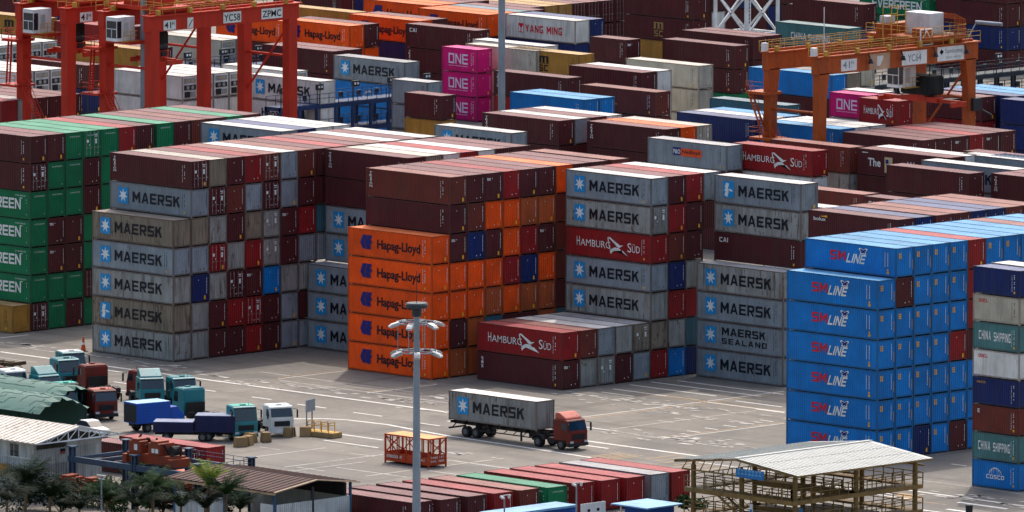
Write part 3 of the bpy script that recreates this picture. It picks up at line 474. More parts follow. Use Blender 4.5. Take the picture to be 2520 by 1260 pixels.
(0.0, 2.5, 5.81, '4', 2.896, 'N', 'b', '', 'navy container end, third tier, second row of the tall grey-fronted block', 'containers in the tall grey-fronted block', ''),
(0.0, 2.5, 8.715, '4', 2.896, 'G', 'b', '', 'blue-grey container end, fourth tier, second row of the tall grey-fronted block', 'containers in the tall grey-fronted block', ''),
(0.0, 2.5, 11.62, '4', 2.896, 'T', 'b', '', 'rust-streaked tan container end, fifth tier, second row of the tall grey-fronted block', 'containers in the tall grey-fronted block', ''),
(0.0, 2.5, 14.525, '4', 2.896, 'G', 'b', 'MK', 'blue-grey container with white star, sixth tier, second row of the tall grey-fronted block', 'containers in the tall grey-fronted block', ''),
(0.0, 2.5, 17.43, '4', 2.896, 'M', 'd', 'TR', 'dark maroon container with white vertical lettering, top tier, second row of the tall grey-fronted block', 'containers in the tall grey-fronted block', ''),
(0.0, 5.0, 0.0, '4', 2.896, 'M', 'b', '', 'dark maroon container end, bottom tier, third row of the tall grey-fronted block', 'containers in the tall grey-fronted block', ''),
(0.0, 5.0, 2.905, '4', 2.896, 'M', 'b', '', 'dark maroon container end, second tier, third row of the tall grey-fronted block', 'containers in the tall grey-fronted block', ''),
(0.0, 5.0, 5.81, '4', 2.896, 'g', 'b', '', 'weathered grey container end, third tier, third row of the tall grey-fronted block', 'containers in the tall grey-fronted block', ''),
(0.0, 5.0, 8.715, '4', 2.896, 'R', 'd', '', 'red container showing its doors, fourth tier, third row of the tall grey-fronted block', 'containers in the tall grey-fronted block', ''),
(0.0, 5.0, 11.62, '4', 2.896, 'g', 'b', '', 'weathered grey container end, fifth tier, third row of the tall grey-fronted block', 'containers in the tall grey-fronted block', ''),
(0.0, 5.0, 14.525, '4', 2.896, 'M', 'd', '', 'dark maroon container showing its doors, sixth tier, third row of the tall grey-fronted block', 'containers in the tall grey-fronted block', ''),
(0.0, 5.0, 17.43, '4', 2.896, 'T', 'b', '', 'pale-roofed rust-streaked tan container, top tier, third row of the tall grey-fronted block', 'containers in the tall grey-fronted block', 'C'),
(0.0, 7.5, 0.0, '4', 2.896, 'M', 'b', '', 'dark maroon container end, bottom tier, fourth row of the tall grey-fronted block', 'containers in the tall grey-fronted block', ''),
(0.0, 7.5, 2.905, '4', 2.896, 'R', 'b', '', 'red container end, second tier, fourth row of the tall grey-fronted block', 'containers in the tall grey-fronted block', ''),
(0.0, 7.5, 5.81, '4', 2.896, 'M', 'd', '', 'dark maroon container showing its doors, third tier, fourth row of the tall grey-fronted block', 'containers in the tall grey-fronted block', ''),
(0.0, 7.5, 8.715, '4', 2.896, 'g', 'b', '', 'weathered grey container end, fourth tier, fourth row of the tall grey-fronted block', 'containers in the tall grey-fronted block', ''),
(0.0, 7.5, 11.62, '4', 2.896, 'M', 'b', '', 'dark maroon container end, fifth tier, fourth row of the tall grey-fronted block', 'containers in the tall grey-fronted block', ''),
(0.0, 7.5, 14.525, '4', 2.896, 'B', 'b', '', 'rust-brown container end, sixth tier, fourth row of the tall grey-fronted block', 'containers in the tall grey-fronted block', ''),
(0.0, 7.5, 17.43, '4', 2.896, 'M', 'b', '', 'pale-roofed dark maroon container, top tier, fourth row of the tall grey-fronted block', 'containers in the tall grey-fronted block', ''),
(0.0, 10.0, 0.0, '4', 2.896, 'R', 'b', '', 'red container end, bottom tier, fifth row of the tall grey-fronted block', 'containers in the tall grey-fronted block', ''),
(0.0, 10.0, 2.905, '4', 2.896, 'R', 'd', '', 'red container showing its doors, second tier, fifth row of the tall grey-fronted block', 'containers in the tall grey-fronted block', ''),
(0.0, 10.0, 5.81, '4', 2.896, 'M', 'b', 'TX', 'dark maroon container with white corner mark, third tier, fifth row of the tall grey-fronted block', 'containers in the tall grey-fronted block', ''),
(0.0, 10.0, 8.715, '4', 2.896, 'R', 'b', '', 'red container end, fourth tier, fifth row of the tall grey-fronted block', 'containers in the tall grey-fronted block', ''),
(0.0, 10.0, 11.62, '4', 2.896, 'T', 'b', '', 'rust-streaked tan container end, fifth tier, fifth row of the tall grey-fronted block', 'containers in the tall grey-fronted block', ''),
(0.0, 10.0, 14.525, '4', 2.896, 'G', 'b', '', 'blue-grey container end, sixth tier, fifth row of the tall grey-fronted block', 'containers in the tall grey-fronted block', ''),
(0.0, 10.0, 17.43, '4', 2.896, 'R', 'b', '', 'pale-roofed red container, top tier, fifth row of the tall grey-fronted block', 'containers in the tall grey-fronted block', ''),
(0.0, 12.5, 0.0, '4', 2.896, 'M', 'b', '', 'dark maroon container end, bottom tier, sixth row of the tall grey-fronted block', 'containers in the tall grey-fronted block', ''),
(0.0, 12.5, 2.905, '4', 2.896, 'M', 'b', '', 'dark maroon container end, second tier, sixth row of the tall grey-fronted block', 'containers in the tall grey-fronted block', ''),
(0.0, 12.5, 5.81, '4', 2.896, 'U', 'b', '', 'blue container end, third tier, sixth row of the tall grey-fronted block', 'containers in the tall grey-fronted block', ''),
(0.0, 12.5, 8.715, '4', 2.896, 'g', 'd', '', 'weathered grey container showing its doors, fourth tier, sixth row of the tall grey-fronted block', 'containers in the tall grey-fronted block', ''),
(0.0, 12.5, 11.62, '4', 2.896, 'g', 'd', '', 'weathered grey container showing its doors, fifth tier, sixth row of the tall grey-fronted block', 'containers in the tall grey-fronted block', ''),
(0.0, 12.5, 14.525, '4', 2.896, 'M', 'd', '', 'dark maroon container showing its doors, sixth tier, sixth row of the tall grey-fronted block', 'containers in the tall grey-fronted block', ''),
(0.0, 12.5, 17.43, '4', 2.896, 'B', 'd', '', 'rust-brown container showing its doors, top tier, sixth row of the tall grey-fronted block', 'containers in the tall grey-fronted block', ''),
(0.0, 15.0, 0.0, '4', 2.896, 'G', 'b', '', 'blue-grey container end, bottom tier, seventh row of the tall grey-fronted block', 'containers in the tall grey-fronted block', ''),
(0.0, 15.0, 2.905, '4', 2.896, 'G', 'b', '', 'blue-grey container end, second tier, seventh row of the tall grey-fronted block', 'containers in the tall grey-fronted block', ''),
(0.0, 15.0, 5.81, '4', 2.896, 'g', 'b', '', 'weathered grey container end, third tier, seventh row of the tall grey-fronted block', 'containers in the tall grey-fronted block', ''),
(0.0, 15.0, 8.715, '4', 2.896, 'M', 'b', '', 'dark maroon container end, fourth tier, seventh row of the tall grey-fronted block', 'containers in the tall grey-fronted block', ''),
(0.0, 15.0, 11.62, '4', 2.896, 'M', 'b', 'TX', 'dark maroon container with white corner mark, fifth tier, seventh row of the tall grey-fronted block', 'containers in the tall grey-fronted block', ''),
(0.0, 15.0, 14.525, '4', 2.896, 'G', 'b', '', 'blue-grey container end, sixth tier, seventh row of the tall grey-fronted block', 'containers in the tall grey-fronted block', ''),
(0.0, 15.0, 17.43, '4', 2.896, 'G', 'b', '', 'pale-roofed blue-grey container, top tier, seventh row of the tall grey-fronted block', 'containers in the tall grey-fronted block', 'W'),
(0.0, 17.5, 8.715, '4', 2.896, 'G', 'b', '', 'blue-grey container end, fourth tier, eighth row of the tall grey-fronted block', 'containers in the tall grey-fronted block', ''),
(0.0, 17.5, 11.62, '4', 2.896, 'R', 'b', '', 'red container end, fifth tier, eighth row of the tall grey-fronted block', 'containers in the tall grey-fronted block', ''),
(0.0, 17.5, 14.525, '4', 2.896, 'M', 'b', '', 'dark maroon container end, sixth tier, eighth row of the tall grey-fronted block', 'containers in the tall grey-fronted block', ''),
(0.0, 17.5, 17.43, '4', 2.896, 'B', 'b', '', 'pale-roofed rust-brown container, top tier, eighth row of the tall grey-fronted block', 'containers in the tall grey-fronted block', ''),
(0.0, 20.0, 17.43, '4', 2.896, 'M', 'b', '', 'pale-roofed dark maroon container, top tier, ninth row of the tall grey-fronted block', 'containers in the tall grey-fronted block', ''),
(43.1, 12.9, 0.0, '4', 2.896, 'M', 'b', 'TXf', 'dark maroon container with white corner mark, bottom tier, front row of the two-tier block', 'containers in the two-tier block', ''),
(43.1, 12.9, 2.905, '4', 2.896, 'R', 'b', 'HS', 'red container with seabird emblem, second tier, front row of the two-tier block', 'containers in the two-tier block', ''),
(43.1, 15.4, 0.0, '4', 2.896, 'g', 'b', '', 'weathered grey container end, bottom tier, second row of the two-tier block', 'containers in the two-tier block', ''),
(43.1, 15.4, 2.905, '4', 2.896, 'B', 'b', '', 'pale-roofed rust-brown container, second tier, second row of the two-tier block', 'containers in the two-tier block', ''),
(43.1, 17.9, 0.0, '4', 2.896, 'g', 'd', '', 'weathered grey container showing its doors, bottom tier, third row of the two-tier block', 'containers in the two-tier block', ''),
(43.1, 17.9, 2.905, '4', 2.896, 'G', 'b', '', 'pale-roofed blue-grey container, second tier, third row of the two-tier block', 'containers in the two-tier block', 'W'),
(43.1, 20.4, 0.0, '4', 2.896, 'M', 'b', '', 'dark maroon container end, bottom tier, fourth row of the two-tier block', 'containers in the two-tier block', ''),
(43.1, 20.4, 2.905, '4', 2.896, 'g', 'b', '', 'pale-roofed weathered grey container, second tier, fourth row of the two-tier block', 'containers in the two-tier block', 'W'),
(43.1, 22.9, 0.0, '4', 2.896, 'G', 'b', '', 'blue-grey container end, bottom tier, fifth row of the two-tier block', 'containers in the two-tier block', ''),
(43.1, 22.9, 2.905, '4', 2.896, 'T', 'd', '', 'rust-streaked tan container showing its doors, second tier, fifth row of the two-tier block', 'containers in the two-tier block', 'g'),
(43.1, 25.4, 0.0, '4', 2.896, 'R', 'b', '', 'red container end, bottom tier, sixth row of the two-tier block', 'containers in the two-tier block', ''),
(43.1, 25.4, 2.905, '4', 2.896, 'T', 'b', '', 'rust-streaked tan container end, second tier, sixth row of the two-tier block', 'containers in the two-tier block', ''),
(43.1, 25.4, 5.81, '4', 2.896, 'g', 'b', 'MK', 'weathered grey container with white star, third tier, sixth row of the two-tier block', 'containers in the two-tier block', ''),
(43.1, 25.4, 8.715, '4', 2.896, 'G', 'b', 'MK', 'blue-grey container with white star, fourth tier, sixth row of the two-tier block', 'containers in the two-tier block', ''),
(43.1, 25.4, 11.62, '4', 2.896, 'R', 'b', 'HS', 'rust-brown container with seabird emblem, fifth tier, sixth row of the two-tier block', 'containers in the two-tier block', ''),
(43.1, 25.4, 14.525, '4', 2.896, 'g', 'd', 'MK', 'weathered grey container with white star, sixth tier, sixth row of the two-tier block', 'containers in the two-tier block', ''),
(43.1, 25.4, 17.43, '4', 2.896, 'G', 'b', 'MK', 'blue-grey container with white star, top tier, sixth row of the two-tier block', 'containers in the two-tier block', 'W'),
(43.1, 27.9, 0.0, '4', 2.896, 'U', 'b', '', 'blue container end, bottom tier, seventh row of the two-tier block', 'containers in the two-tier block', ''),
(43.1, 27.9, 2.905, '4', 2.896, 'g', 'b', '', 'weathered grey container end, second tier, seventh row of the two-tier block', 'containers in the two-tier block', ''),
(43.1, 27.9, 5.81, '4', 2.896, 'R', 'b', '', 'red container end, third tier, seventh row of the two-tier block', 'containers in the two-tier block', ''),
(43.1, 27.9, 8.715, '4', 2.896, 'N', 'b', '', 'navy container end, fourth tier, seventh row of the two-tier block', 'containers in the two-tier block', ''),
(43.1, 27.9, 11.62, '4', 2.896, 'B', 'b', '', 'rust-brown container end, fifth tier, seventh row of the two-tier block', 'containers in the two-tier block', ''),
(43.1, 27.9, 14.525, '4', 2.896, 'R', 'b', '', 'red container end, sixth tier, seventh row of the two-tier block', 'containers in the two-tier block', ''),
(43.1, 27.9, 17.43, '4', 2.896, 'M', 'b', '', 'pale-roofed dark maroon container, top tier, seventh row of the two-tier block', 'containers in the two-tier block', ''),
(43.1, 30.4, 11.62, '4', 2.896, 'M', 'b', '', 'dark maroon container end, fifth tier, eighth row of the two-tier block', 'containers in the two-tier block', ''),
(43.1, 30.4, 14.525, '4', 2.896, 'M', 'b', '', 'dark maroon container end, sixth tier, eighth row of the two-tier block', 'containers in the two-tier block', ''),
(43.1, 30.4, 17.43, '4', 2.896, 'R', 'b', '', 'pale-roofed red container, top tier, eighth row of the two-tier block', 'containers in the two-tier block', ''),
(43.1, 32.9, 17.43, '4', 2.896, 'G', 'b', '', 'pale-roofed blue-grey container, top tier, ninth row of the two-tier block', 'containers in the two-tier block', 'W'),
(-14.4, 28.66, 17.43, '4', 2.896, 'G', 'b', 'MK', 'blue-grey container with white star, top tier, front row of the white-roofed block', 'containers in the white-roofed block', 'W'),
]
MASS=[
(101.5, 17.53, 17.43, '4', 2.896, 'U', 'b', '', ''),
(-137.07, 103.15, 5.814, '4', 2.896, 'g', 'b', '', ''),
(-170.54, 199.53, 2.908, '4', 2.896, 'N', 'b', '', ''),
(12.8, 23.2, 17.43, '4', 2.896, 'T', 'b', '', 'C'),
(12.8, 28.2, 17.43, '4', 2.896, 'R', 'b', '', ''),
(-138.26, 189.14, 5.814, '4', 2.896, 'W', 'b', '', ''),
(12.8, 25.7, 17.43, '4', 2.896, 'W', 'b', '', ''),
(12.8, 33.2, 17.43, '4', 2.896, 'M', 'b', '', ''),
(12.8, 35.7, 17.43, '4', 2.896, 'M', 'b', '', ''),
(12.8, 30.7, 17.43, '4', 2.896, 'W', 'b', '', ''),
(28.3, 29.1, 17.43, '4', 2.896, 'M', 'b', '', ''),
(-167.87, 244.53, 0.002, '4', 2.896, 'K', 'b', '', ''),
(-18.04, 111.59, 5.818, '4', 2.896, 'W', 'b', '', ''),
(-137.07, 100.65, 5.814, '4', 2.896, 'R', 'b', '', ''),
(28.3, 31.6, 17.43, '4', 2.896, 'M', 'b', '', ''),
(-3.4, 120.15, 8.724, '5', 2.896, 'W', 'b', '', ''),
(-147.27, 253.51, 2.908, '4', 2.896, 'N', 'b', '', ''),
(-14.4, 33.66, 17.43, '4', 2.896, 'W', 'b', '', ''),
(-14.4, 31.16, 17.43, '4', 2.896, 'N', 'b', '', 'N'),
(-14.4, 36.16, 17.43, '4', 2.896, 'W', 'b', '', ''),
(-28.6, 34.25, 17.43, '4', 2.896, 'E', 'b', '', ''),
(-157.34, 213.39, 2.908, '4', 2.896, 'N', 'b', '', ''),
(-28.6, 31.75, 17.43, '4', 2.896, 'M', 'b', '', ''),
(-28.6, 36.75, 17.43, '4', 2.896, 'M', 'b', '', ''),
(0.0, 22.5, 17.43, '4', 2.896, 'R', 'b', '', ''),
(85.05, 35.3, 17.43, '4', 2.896, 'B', 'b', '', ''),
(0.0, 25.0, 17.43, '4', 2.896, 'M', 'b', '', ''),
(0.0, 30.0, 17.43, '4', 2.896, 'G', 'b', '', 'W'),
(43.1, 32.9, 14.525, '4', 2.896, 'M', 'b', '', ''),
(0.0, 27.5, 17.43, '4', 2.896, 'B', 'b', '', ''),
(0.0, 32.5, 17.43, '4', 2.896, 'M', 'b', '', ''),
(43.1, 30.4, 2.905, '4', 2.896, 't', 'b', '', ''),
(43.1, 30.4, 0.0, '4', 2.896, 'N', 'b', '', ''),
(0.0, 35.0, 17.43, '4', 2.896, 'G', 'b', '', 'W'),
(43.1, 30.4, 8.715, '4', 2.896, 'g', 'b', '', ''),
(-174.1, 261.55, 2.908, '4', 2.896, 'M', 'b', '', ''),
(43.1, 30.4, 5.81, '4', 2.896, 'R', 'b', '', ''),
(28.3, 14.1, 2.905, '4', 2.896, 'o', 'b', '', ''),
(-31.4, 132.02, 8.724, '4', 2.896, 'W', 'b', '', ''),
(-58.99, 118.3, 8.724, '4', 2.896, 'M', 'b', '', ''),
(-31.4, 134.52, 8.724, '4', 2.896, 'W', 'b', '', ''),
(-193.88, 254.14, 2.908, '4', 2.896, 'M', 'd', '', ''),
(-58.99, 120.8, 8.724, '4', 2.896, 'W', 'b', '', ''),
(-170.26, 213.49, 5.814, '4', 2.896, 'O', 'b', '', ''),
(-174.1, 259.05, 2.908, '4', 2.896, 'M', 'b', '', ''),
(28.3, 26.6, 5.81, '4', 2.896, 'M', 'b', '', ''),
(-151.55, 169.4, 5.814, '4', 2.896, 'M', 'b', '', ''),
(28.3, 26.6, 8.715, '4', 2.896, 'B', 'b', '', ''),
(-44.57, 132.13, 8.724, '4', 2.896, 'W', 'b', '', ''),
(-44.57, 134.63, 8.724, '4', 2.896, 'U', 'b', '', ''),
(-47.89, 185.86, 2.908, '4', 2.896, 'N', 'b', '', ''),
(-174.1, 264.05, 2.908, '4', 2.896, 'N', 'b', '', ''),
(28.3, 14.1, 0.0, '4', 2.896, 'o', 'b', '', ''),
(28.3, 26.6, 11.62, '4', 2.896, 'B', 'b', '', ''),
(28.3, 26.6, 14.525, '4', 2.896, 'B', 'b', '', ''),
(-170.54, 202.03, 5.814, '4', 2.896, 'M', 'b', '', ''),
(101.5, 20.03, 17.43, '4', 2.896, 'U', 'b', '', ''),
(0.0, 17.5, 0.0, '4', 2.896, 'G', 'b', '', ''),
(-174.1, 256.55, 2.908, '4', 2.896, 'M', 'b', '', ''),
(0.0, 17.5, 2.905, '4', 2.896, 'M', 'b', '', ''),
(-181.6, 187.48, 2.908, '4', 2.896, 'M', 'b', '', ''),
(0.0, 17.5, 5.81, '4', 2.896, 'g', 'b', '', ''),
(-193.88, 249.14, 2.908, '4', 2.896, 'M', 'd', '', ''),
(-193.88, 251.64, 2.908, '4', 2.896, 'M', 'd', '', ''),
(-193.88, 246.64, 2.908, '4', 2.896, 'K', 'd', '', ''),
(0.0, 20.0, 11.62, '4', 2.896, 't', 'b', '', ''),
(0.0, 20.0, 14.525, '4', 2.896, 'M', 'b', '', ''),
(0.0, 20.0, 8.715, '4', 2.896, 'G', 'b', '', ''),
(-193.88, 244.14, 2.908, '4', 2.896, 'K', 'd', '', ''),
(-28.6, 16.4, 14.525, '4', 2.896, 'E', 'b', '', ''),
(-28.6, 13.9, 0.0, '4', 2.896, 'E', 'b', '', ''),
(27.6, 84.88, 8.724, '4', 2.896, 'M', 'b', 'CAI', ''),
(-110.46, 165.52, 2.908, '4', 2.896, 'R', 'b', 'CAI', ''),
(-174.1, 254.05, 2.908, '4', 2.896, 'W', 'b', '', ''),
(-227.5, 188.88, 5.814, '4', 2.896, 'N', 'b', '', ''),
(-28.6, 13.9, 8.715, '4', 2.896, 'E', 'b', '', ''),
(-28.16, 108.58, 0.006, '4', 2.896, 'M', 'b', '', ''),
(-142.76, 141.79, 2.908, '4', 2.896, 'W', 'b', '', ''),
(-28.6, 13.9, 2.905, '4', 2.896, 'M', 'd', '', ''),
(-28.6, 13.9, 5.81, '4', 2.896, 'E', 'b', '', ''),
(-189.45, 167.77, 2.908, '4', 2.896, 'M', 'b', '', ''),
(-170.26, 218.49, 5.814, '4', 2.896, 'M', 'b', '', ''),
(-28.6, 16.4, 11.62, '4', 2.896, 'E', 'b', '', ''),
(-227.5, 191.38, 5.814, '4', 2.896, 'M', 'b', '', ''),
(-168.57, 151.8, 2.908, '4', 2.896, 'K', 'b', '', ''),
(-193.88, 256.64, 2.908, '4', 2.896, 'M', 'd', '', ''),
(-170.26, 215.99, 5.814, '4', 2.896, 't', 'b', '', ''),
(-60.55, 191.03, 5.814, '4', 2.896, 'U', 'b', '', ''),
(-58.99, 113.3, 5.818, '4', 2.896, 'M', 'b', 'CAI', ''),
(101.5, 22.53, 17.43, '4', 2.896, 'B', 'b', '', ''),
(-142.76, 139.29, 2.908, '4', 2.896, 'W', 'b', '', ''),
(-174.1, 266.55, 2.908, '4', 2.896, 'M', 'b', '', ''),
(-168.57, 151.8, 0.002, '4', 2.896, 'K', 'b', '', ''),
(101.5, 10.03, 8.715, '4', 2.896, 'M', 'b', '', ''),
(101.5, 10.03, 11.62, '4', 2.896, 'R', 'b', '', ''),
(-147.27, 253.51, 0.002, '4', 2.896, 'N', 'b', '', ''),
(101.5, 10.03, 5.81, '4', 2.896, 'U', 'b', '', ''),
(-174.1, 254.05, 5.814, '4', 2.896, 'M', 'b', '', ''),
(-134.71, 266.21, 8.724, '4', 2.896, 'M', 'b', '', ''),
(101.5, 10.03, 0.0, '4', 2.896, 'U', 'b', '', ''),
(-60.55, 193.53, 5.814, '4', 2.896, 'U', 'b', '', ''),
(101.5, 10.03, 14.525, '4', 2.896, 'R', 'b', '', ''),
(-193.88, 241.64, 2.908, '4', 2.896, 'M', 'd', '', ''),
(101.5, 10.03, 2.905, '4', 2.896, 'U', 'b', '', ''),
(4.88, 124.02, 8.724, '4', 2.896, 'M', 'b', '', ''),
(-157.41, 196.42, 0.002, '4', 2.896, 'M', 'b', '', ''),
(-193.88, 256.64, 0.002, '4', 2.896, 'M', 'd', '', ''),
(-174.1, 256.55, 5.814, '4', 2.896, 'M', 'b', '', ''),
(-193.88, 254.14, 0.002, '4', 2.896, 'M', 'd', '', ''),
(101.5, 25.03, 17.43, '4', 2.896, 'U', 'b', '', ''),
(-171.98, 191.82, 2.908, '4', 2.896, 'O', 'b', '', ''),
(-122.83, 206.03, 0.002, '4', 2.896, 'E', 'b', '', ''),
(-142.76, 136.79, 2.908, '4', 2.896, 'W', 'b', '', ''),
(-174.1, 259.05, 5.814, '4', 2.896, 'N', 'b', '', ''),
(8.66, 108.05, 5.818, '4', 2.896, 'M', 'b', '', ''),
(-183.15, 216.47, 5.814, '4', 2.896, 'O', 'b', '', ''),
(-151.55, 166.9, 2.908, '4', 2.896, 'M', 'b', '', ''),
(-174.1, 261.55, 5.814, '4', 2.896, 'M', 'b', '', ''),
(-58.99, 115.8, 5.818, '4', 2.896, 'M', 'b', '', ''),
(-128.71, 215.22, 2.908, '4', 2.896, 'M', 'b', '', ''),
(-200.38, 217.38, 5.814, '4', 2.896, 'N', 'b', '', ''),
(-92.24, 161.89, 2.908, '4', 2.896, 'B', 'b', '', ''),
(9.83, 122.89, 8.724, '4', 2.896, 'U', 'b', '', ''),
(-174.1, 264.05, 5.814, '4', 2.896, 'M', 'b', '', ''),
(-137.87, 147.39, 2.908, '4', 2.896, 'W', 'b', '', ''),
(28.3, 21.6, 2.905, '4', 2.896, 'M', 'b', '', ''),
(28.3, 19.1, 2.905, '4', 2.896, 'M', 'b', '', ''),
(28.3, 16.6, 2.905, '4', 2.896, 't', 'b', '', ''),
(28.3, 24.1, 2.905, '4', 2.896, 'o', 'b', '', ''),
(-134.71, 268.71, 5.818, '4', 2.896, 'M', 'b', '', ''),
(-134.71, 268.71, 0.006, '4', 2.896, 'M', 'b', '', ''),
(-134.71, 268.71, 2.912, '4', 2.896, 'N', 'b', '', ''),
(-128.71, 217.72, 2.908, '4', 2.896, 'M', 'b', '', ''),
(-183.15, 218.97, 5.814, '4', 2.896, 'M', 'b', '', ''),
(-200.38, 214.88, 2.908, '4', 2.896, 'M', 'b', '', ''),
(101.5, 27.53, 17.43, '4', 2.896, 'U', 'b', '', ''),
(-174.1, 251.55, 2.908, '4', 2.896, 'M', 'b', '', ''),
(-227.5, 191.38, 2.908, '4', 2.896, 'N', 'b', '', ''),
(-135.09, 184.86, 2.908, '4', 2.896, 'C', 'b', '', ''),
(23.44, 74.08, 8.724, '4', 2.896, 'W', 'b', '', ''),
(-174.1, 266.55, 5.814, '4', 2.896, 'M', 'b', '', ''),
(-183.15, 221.47, 5.814, '4', 2.896, 'M', 'b', '', ''),
(-174.1, 251.55, 5.814, '4', 2.896, 'M', 'b', '', ''),
(28.3, 26.6, 2.905, '4', 2.896, 't', 'b', '', ''),
(-109.66, 186.63, 0.002, '4', 2.896, 'C', 'b', '', ''),
(-135.09, 184.86, 0.002, '4', 2.896, 'C', 'b', '', ''),
(-174.1, 264.05, 0.002, '4', 2.896, 'M', 'b', '', ''),
(-60.55, 188.53, 2.908, '4', 2.896, 'N', 'b', '', ''),
(22.02, 112.77, 8.724, '4', 2.896, 'M', 'b', '', ''),
(-28.16, 108.58, 5.818, '4', 2.896, 'M', 'b', '', ''),
(-174.1, 261.55, 0.002, '4', 2.896, 'M', 'b', '', ''),
(9.58, 114.1, 5.818, '5', 2.896, 'G', 'b', '', ''),
(-47.89, 185.86, 0.002, '4', 2.896, 'N', 'b', '', ''),
(-108.77, 178.75, 2.908, '4', 2.896, 'W', 'b', '', ''),
(-157.34, 215.89, 2.908, '4', 2.896, 'M', 'b', 'TX', ''),
(-170.26, 210.99, 2.908, '4', 2.896, 'N', 'b', '', ''),
(-171.98, 189.32, 2.908, '4', 2.896, 'O', 'b', '', ''),
(-170.26, 213.49, 2.908, '4', 2.896, 'O', 'b', '', ''),
(-134.71, 268.71, 8.724, '4', 2.896, 'M', 'b', '', ''),
(-227.5, 188.88, 2.908, '4', 2.896, 'M', 'b', '', ''),
(-193.88, 239.14, 2.908, '4', 2.896, 'K', 'd', '', ''),
(23.44, 74.08, 2.912, '4', 2.896, 'W', 'b', '', ''),
(-159.77, 134.81, 0.002, '4', 2.896, 'N', 'b', '', ''),
(-108.77, 178.75, 0.002, '4', 2.896, 'W', 'b', '', ''),
(-171.98, 189.32, 0.002, '4', 2.896, 'O', 'b', '', ''),
(-171.98, 191.82, 0.002, '4', 2.896, 'O', 'b', '', ''),
(-151.55, 166.9, 0.002, '4', 2.896, 'M', 'b', '', ''),
(-151.55, 169.4, 2.908, '4', 2.896, 'M', 'b', '', ''),
(-151.55, 169.4, 0.002, '4', 2.896, 'M', 'b', '', ''),
(-170.26, 210.99, 0.002, '4', 2.896, 'N', 'b', '', ''),
(-170.26, 213.49, 0.002, '4', 2.896, 'O', 'b', '', ''),
(-170.26, 215.99, 2.908, '4', 2.896, 't', 'b', '', ''),
(-170.26, 215.99, 0.002, '4', 2.896, 't', 'b', '', ''),
(-170.26, 218.49, 2.908, '4', 2.896, 'M', 'b', '', ''),
(-170.26, 218.49, 0.002, '4', 2.896, 'M', 'b', '', ''),
(-170.54, 199.53, 0.002, '4', 2.896, 'M', 'b', '', ''),
(-170.54, 202.03, 2.908, '4', 2.896, 'M', 'b', '', ''),
(-170.54, 202.03, 0.002, '4', 2.896, 'M', 'b', '', ''),
(-183.15, 213.97, 2.908, '4', 2.896, 'O', 'b', '', ''),
(-183.15, 213.97, 0.002, '4', 2.896, 'O', 'b', '', ''),
(-183.15, 216.47, 2.908, '4', 2.896, 'O', 'b', '', ''),
(-183.15, 216.47, 0.002, '4', 2.896, 'O', 'b', '', ''),
(-183.15, 218.97, 2.908, '4', 2.896, 'M', 'b', '', ''),
(-183.15, 218.97, 0.002, '4', 2.896, 'M', 'b', '', ''),
(-183.15, 221.47, 2.908, '4', 2.896, 'M', 'b', '', ''),
(-183.15, 221.47, 0.002, '4', 2.896, 'M', 'b', '', ''),
(-157.34, 213.39, 0.002, '4', 2.896, 'N', 'b', '', ''),
(-157.34, 215.89, 0.002, '4', 2.896, 'M', 'b', '', ''),
(-128.33, 185.37, 2.908, '4', 2.896, 'N', 'b', '', ''),
(-128.33, 185.37, 0.002, '4', 2.896, 'N', 'b', '', ''),
(-110.46, 165.52, 0.002, '4', 2.896, 'R', 'b', '', ''),
(-136.89, 201.73, 0.002, '2', 2.896, 'M', 'b', '', ''),
(-193.88, 239.14, 0.002, '4', 2.896, 'M', 'b', '', ''),
(-193.88, 241.64, 0.002, '4', 2.896, 'M', 'b', '', ''),
(-193.88, 244.14, 0.002, '4', 2.896, 'K', 'b', '', ''),
(-193.88, 246.64, 0.002, '4', 2.896, 'K', 'b', '', ''),
(-193.88, 249.14, 0.002, '4', 2.896, 'M', 'b', '', ''),
(-193.88, 251.64, 0.002, '4', 2.896, 'R', 'b', '', ''),
(-174.1, 251.55, 0.002, '4', 2.896, 'M', 'b', '', ''),
(-174.1, 254.05, 0.002, '4', 2.896, 'M', 'b', '', ''),
(-174.1, 256.55, 0.002, '4', 2.896, 'M', 'b', '', ''),
(-174.1, 259.05, 0.002, '4', 2.896, 'M', 'b', '', ''),
(-174.1, 266.55, 0.002, '4', 2.896, 'M', 'b', '', ''),
(-147.95, 268.72, 5.814, '4', 2.896, 'E', 'b', '', ''),
(-147.95, 268.72, 2.908, '4', 2.896, 'E', 'b', '', ''),
(-147.95, 268.72, 0.002, '4', 2.896, 'E', 'b', '', ''),
(-128.01, 230.84, 0.002, '4', 2.896, 'N', 'b', '', ''),
(-128.71, 215.22, 0.002, '4', 2.896, 'M', 'b', '', ''),
(-128.71, 217.72, 0.002, '4', 2.896, 'M', 'b', '', ''),
(-108.77, 176.25, 2.908, '4', 2.896, 'M', 'b', '', ''),
(-108.77, 176.25, 0.002, '4', 2.896, 'M', 'b', '', ''),
(-92.24, 161.89, 0.002, '4', 2.896, 'B', 'b', '', ''),
(-92.18, 150.25, 2.908, '4', 2.896, 'U', 'b', '', ''),
(-92.18, 150.25, 0.002, '4', 2.896, 'U', 'b', '', ''),
(-92.18, 152.75, 2.908, '4', 2.896, 'U', 'b', '', ''),
(-92.18, 152.75, 0.002, '4', 2.896, 'U', 'b', '', ''),
(-91.3, 190.25, 0.002, '5', 2.896, 'M', 'b', '', ''),
(-91.3, 192.75, 2.908, '5', 2.896, 'M', 'b', '', ''),
(-91.3, 192.75, 0.002, '5', 2.896, 'M', 'b', '', ''),
(-71.76, 162.42, 2.908, '4', 2.896, 'N', 'b', '', ''),
(-71.76, 162.42, 0.002, '4', 2.896, 'N', 'b', '', ''),
(-44.57, 129.63, 5.818, '4', 2.896, 'N', 'b', '', ''),
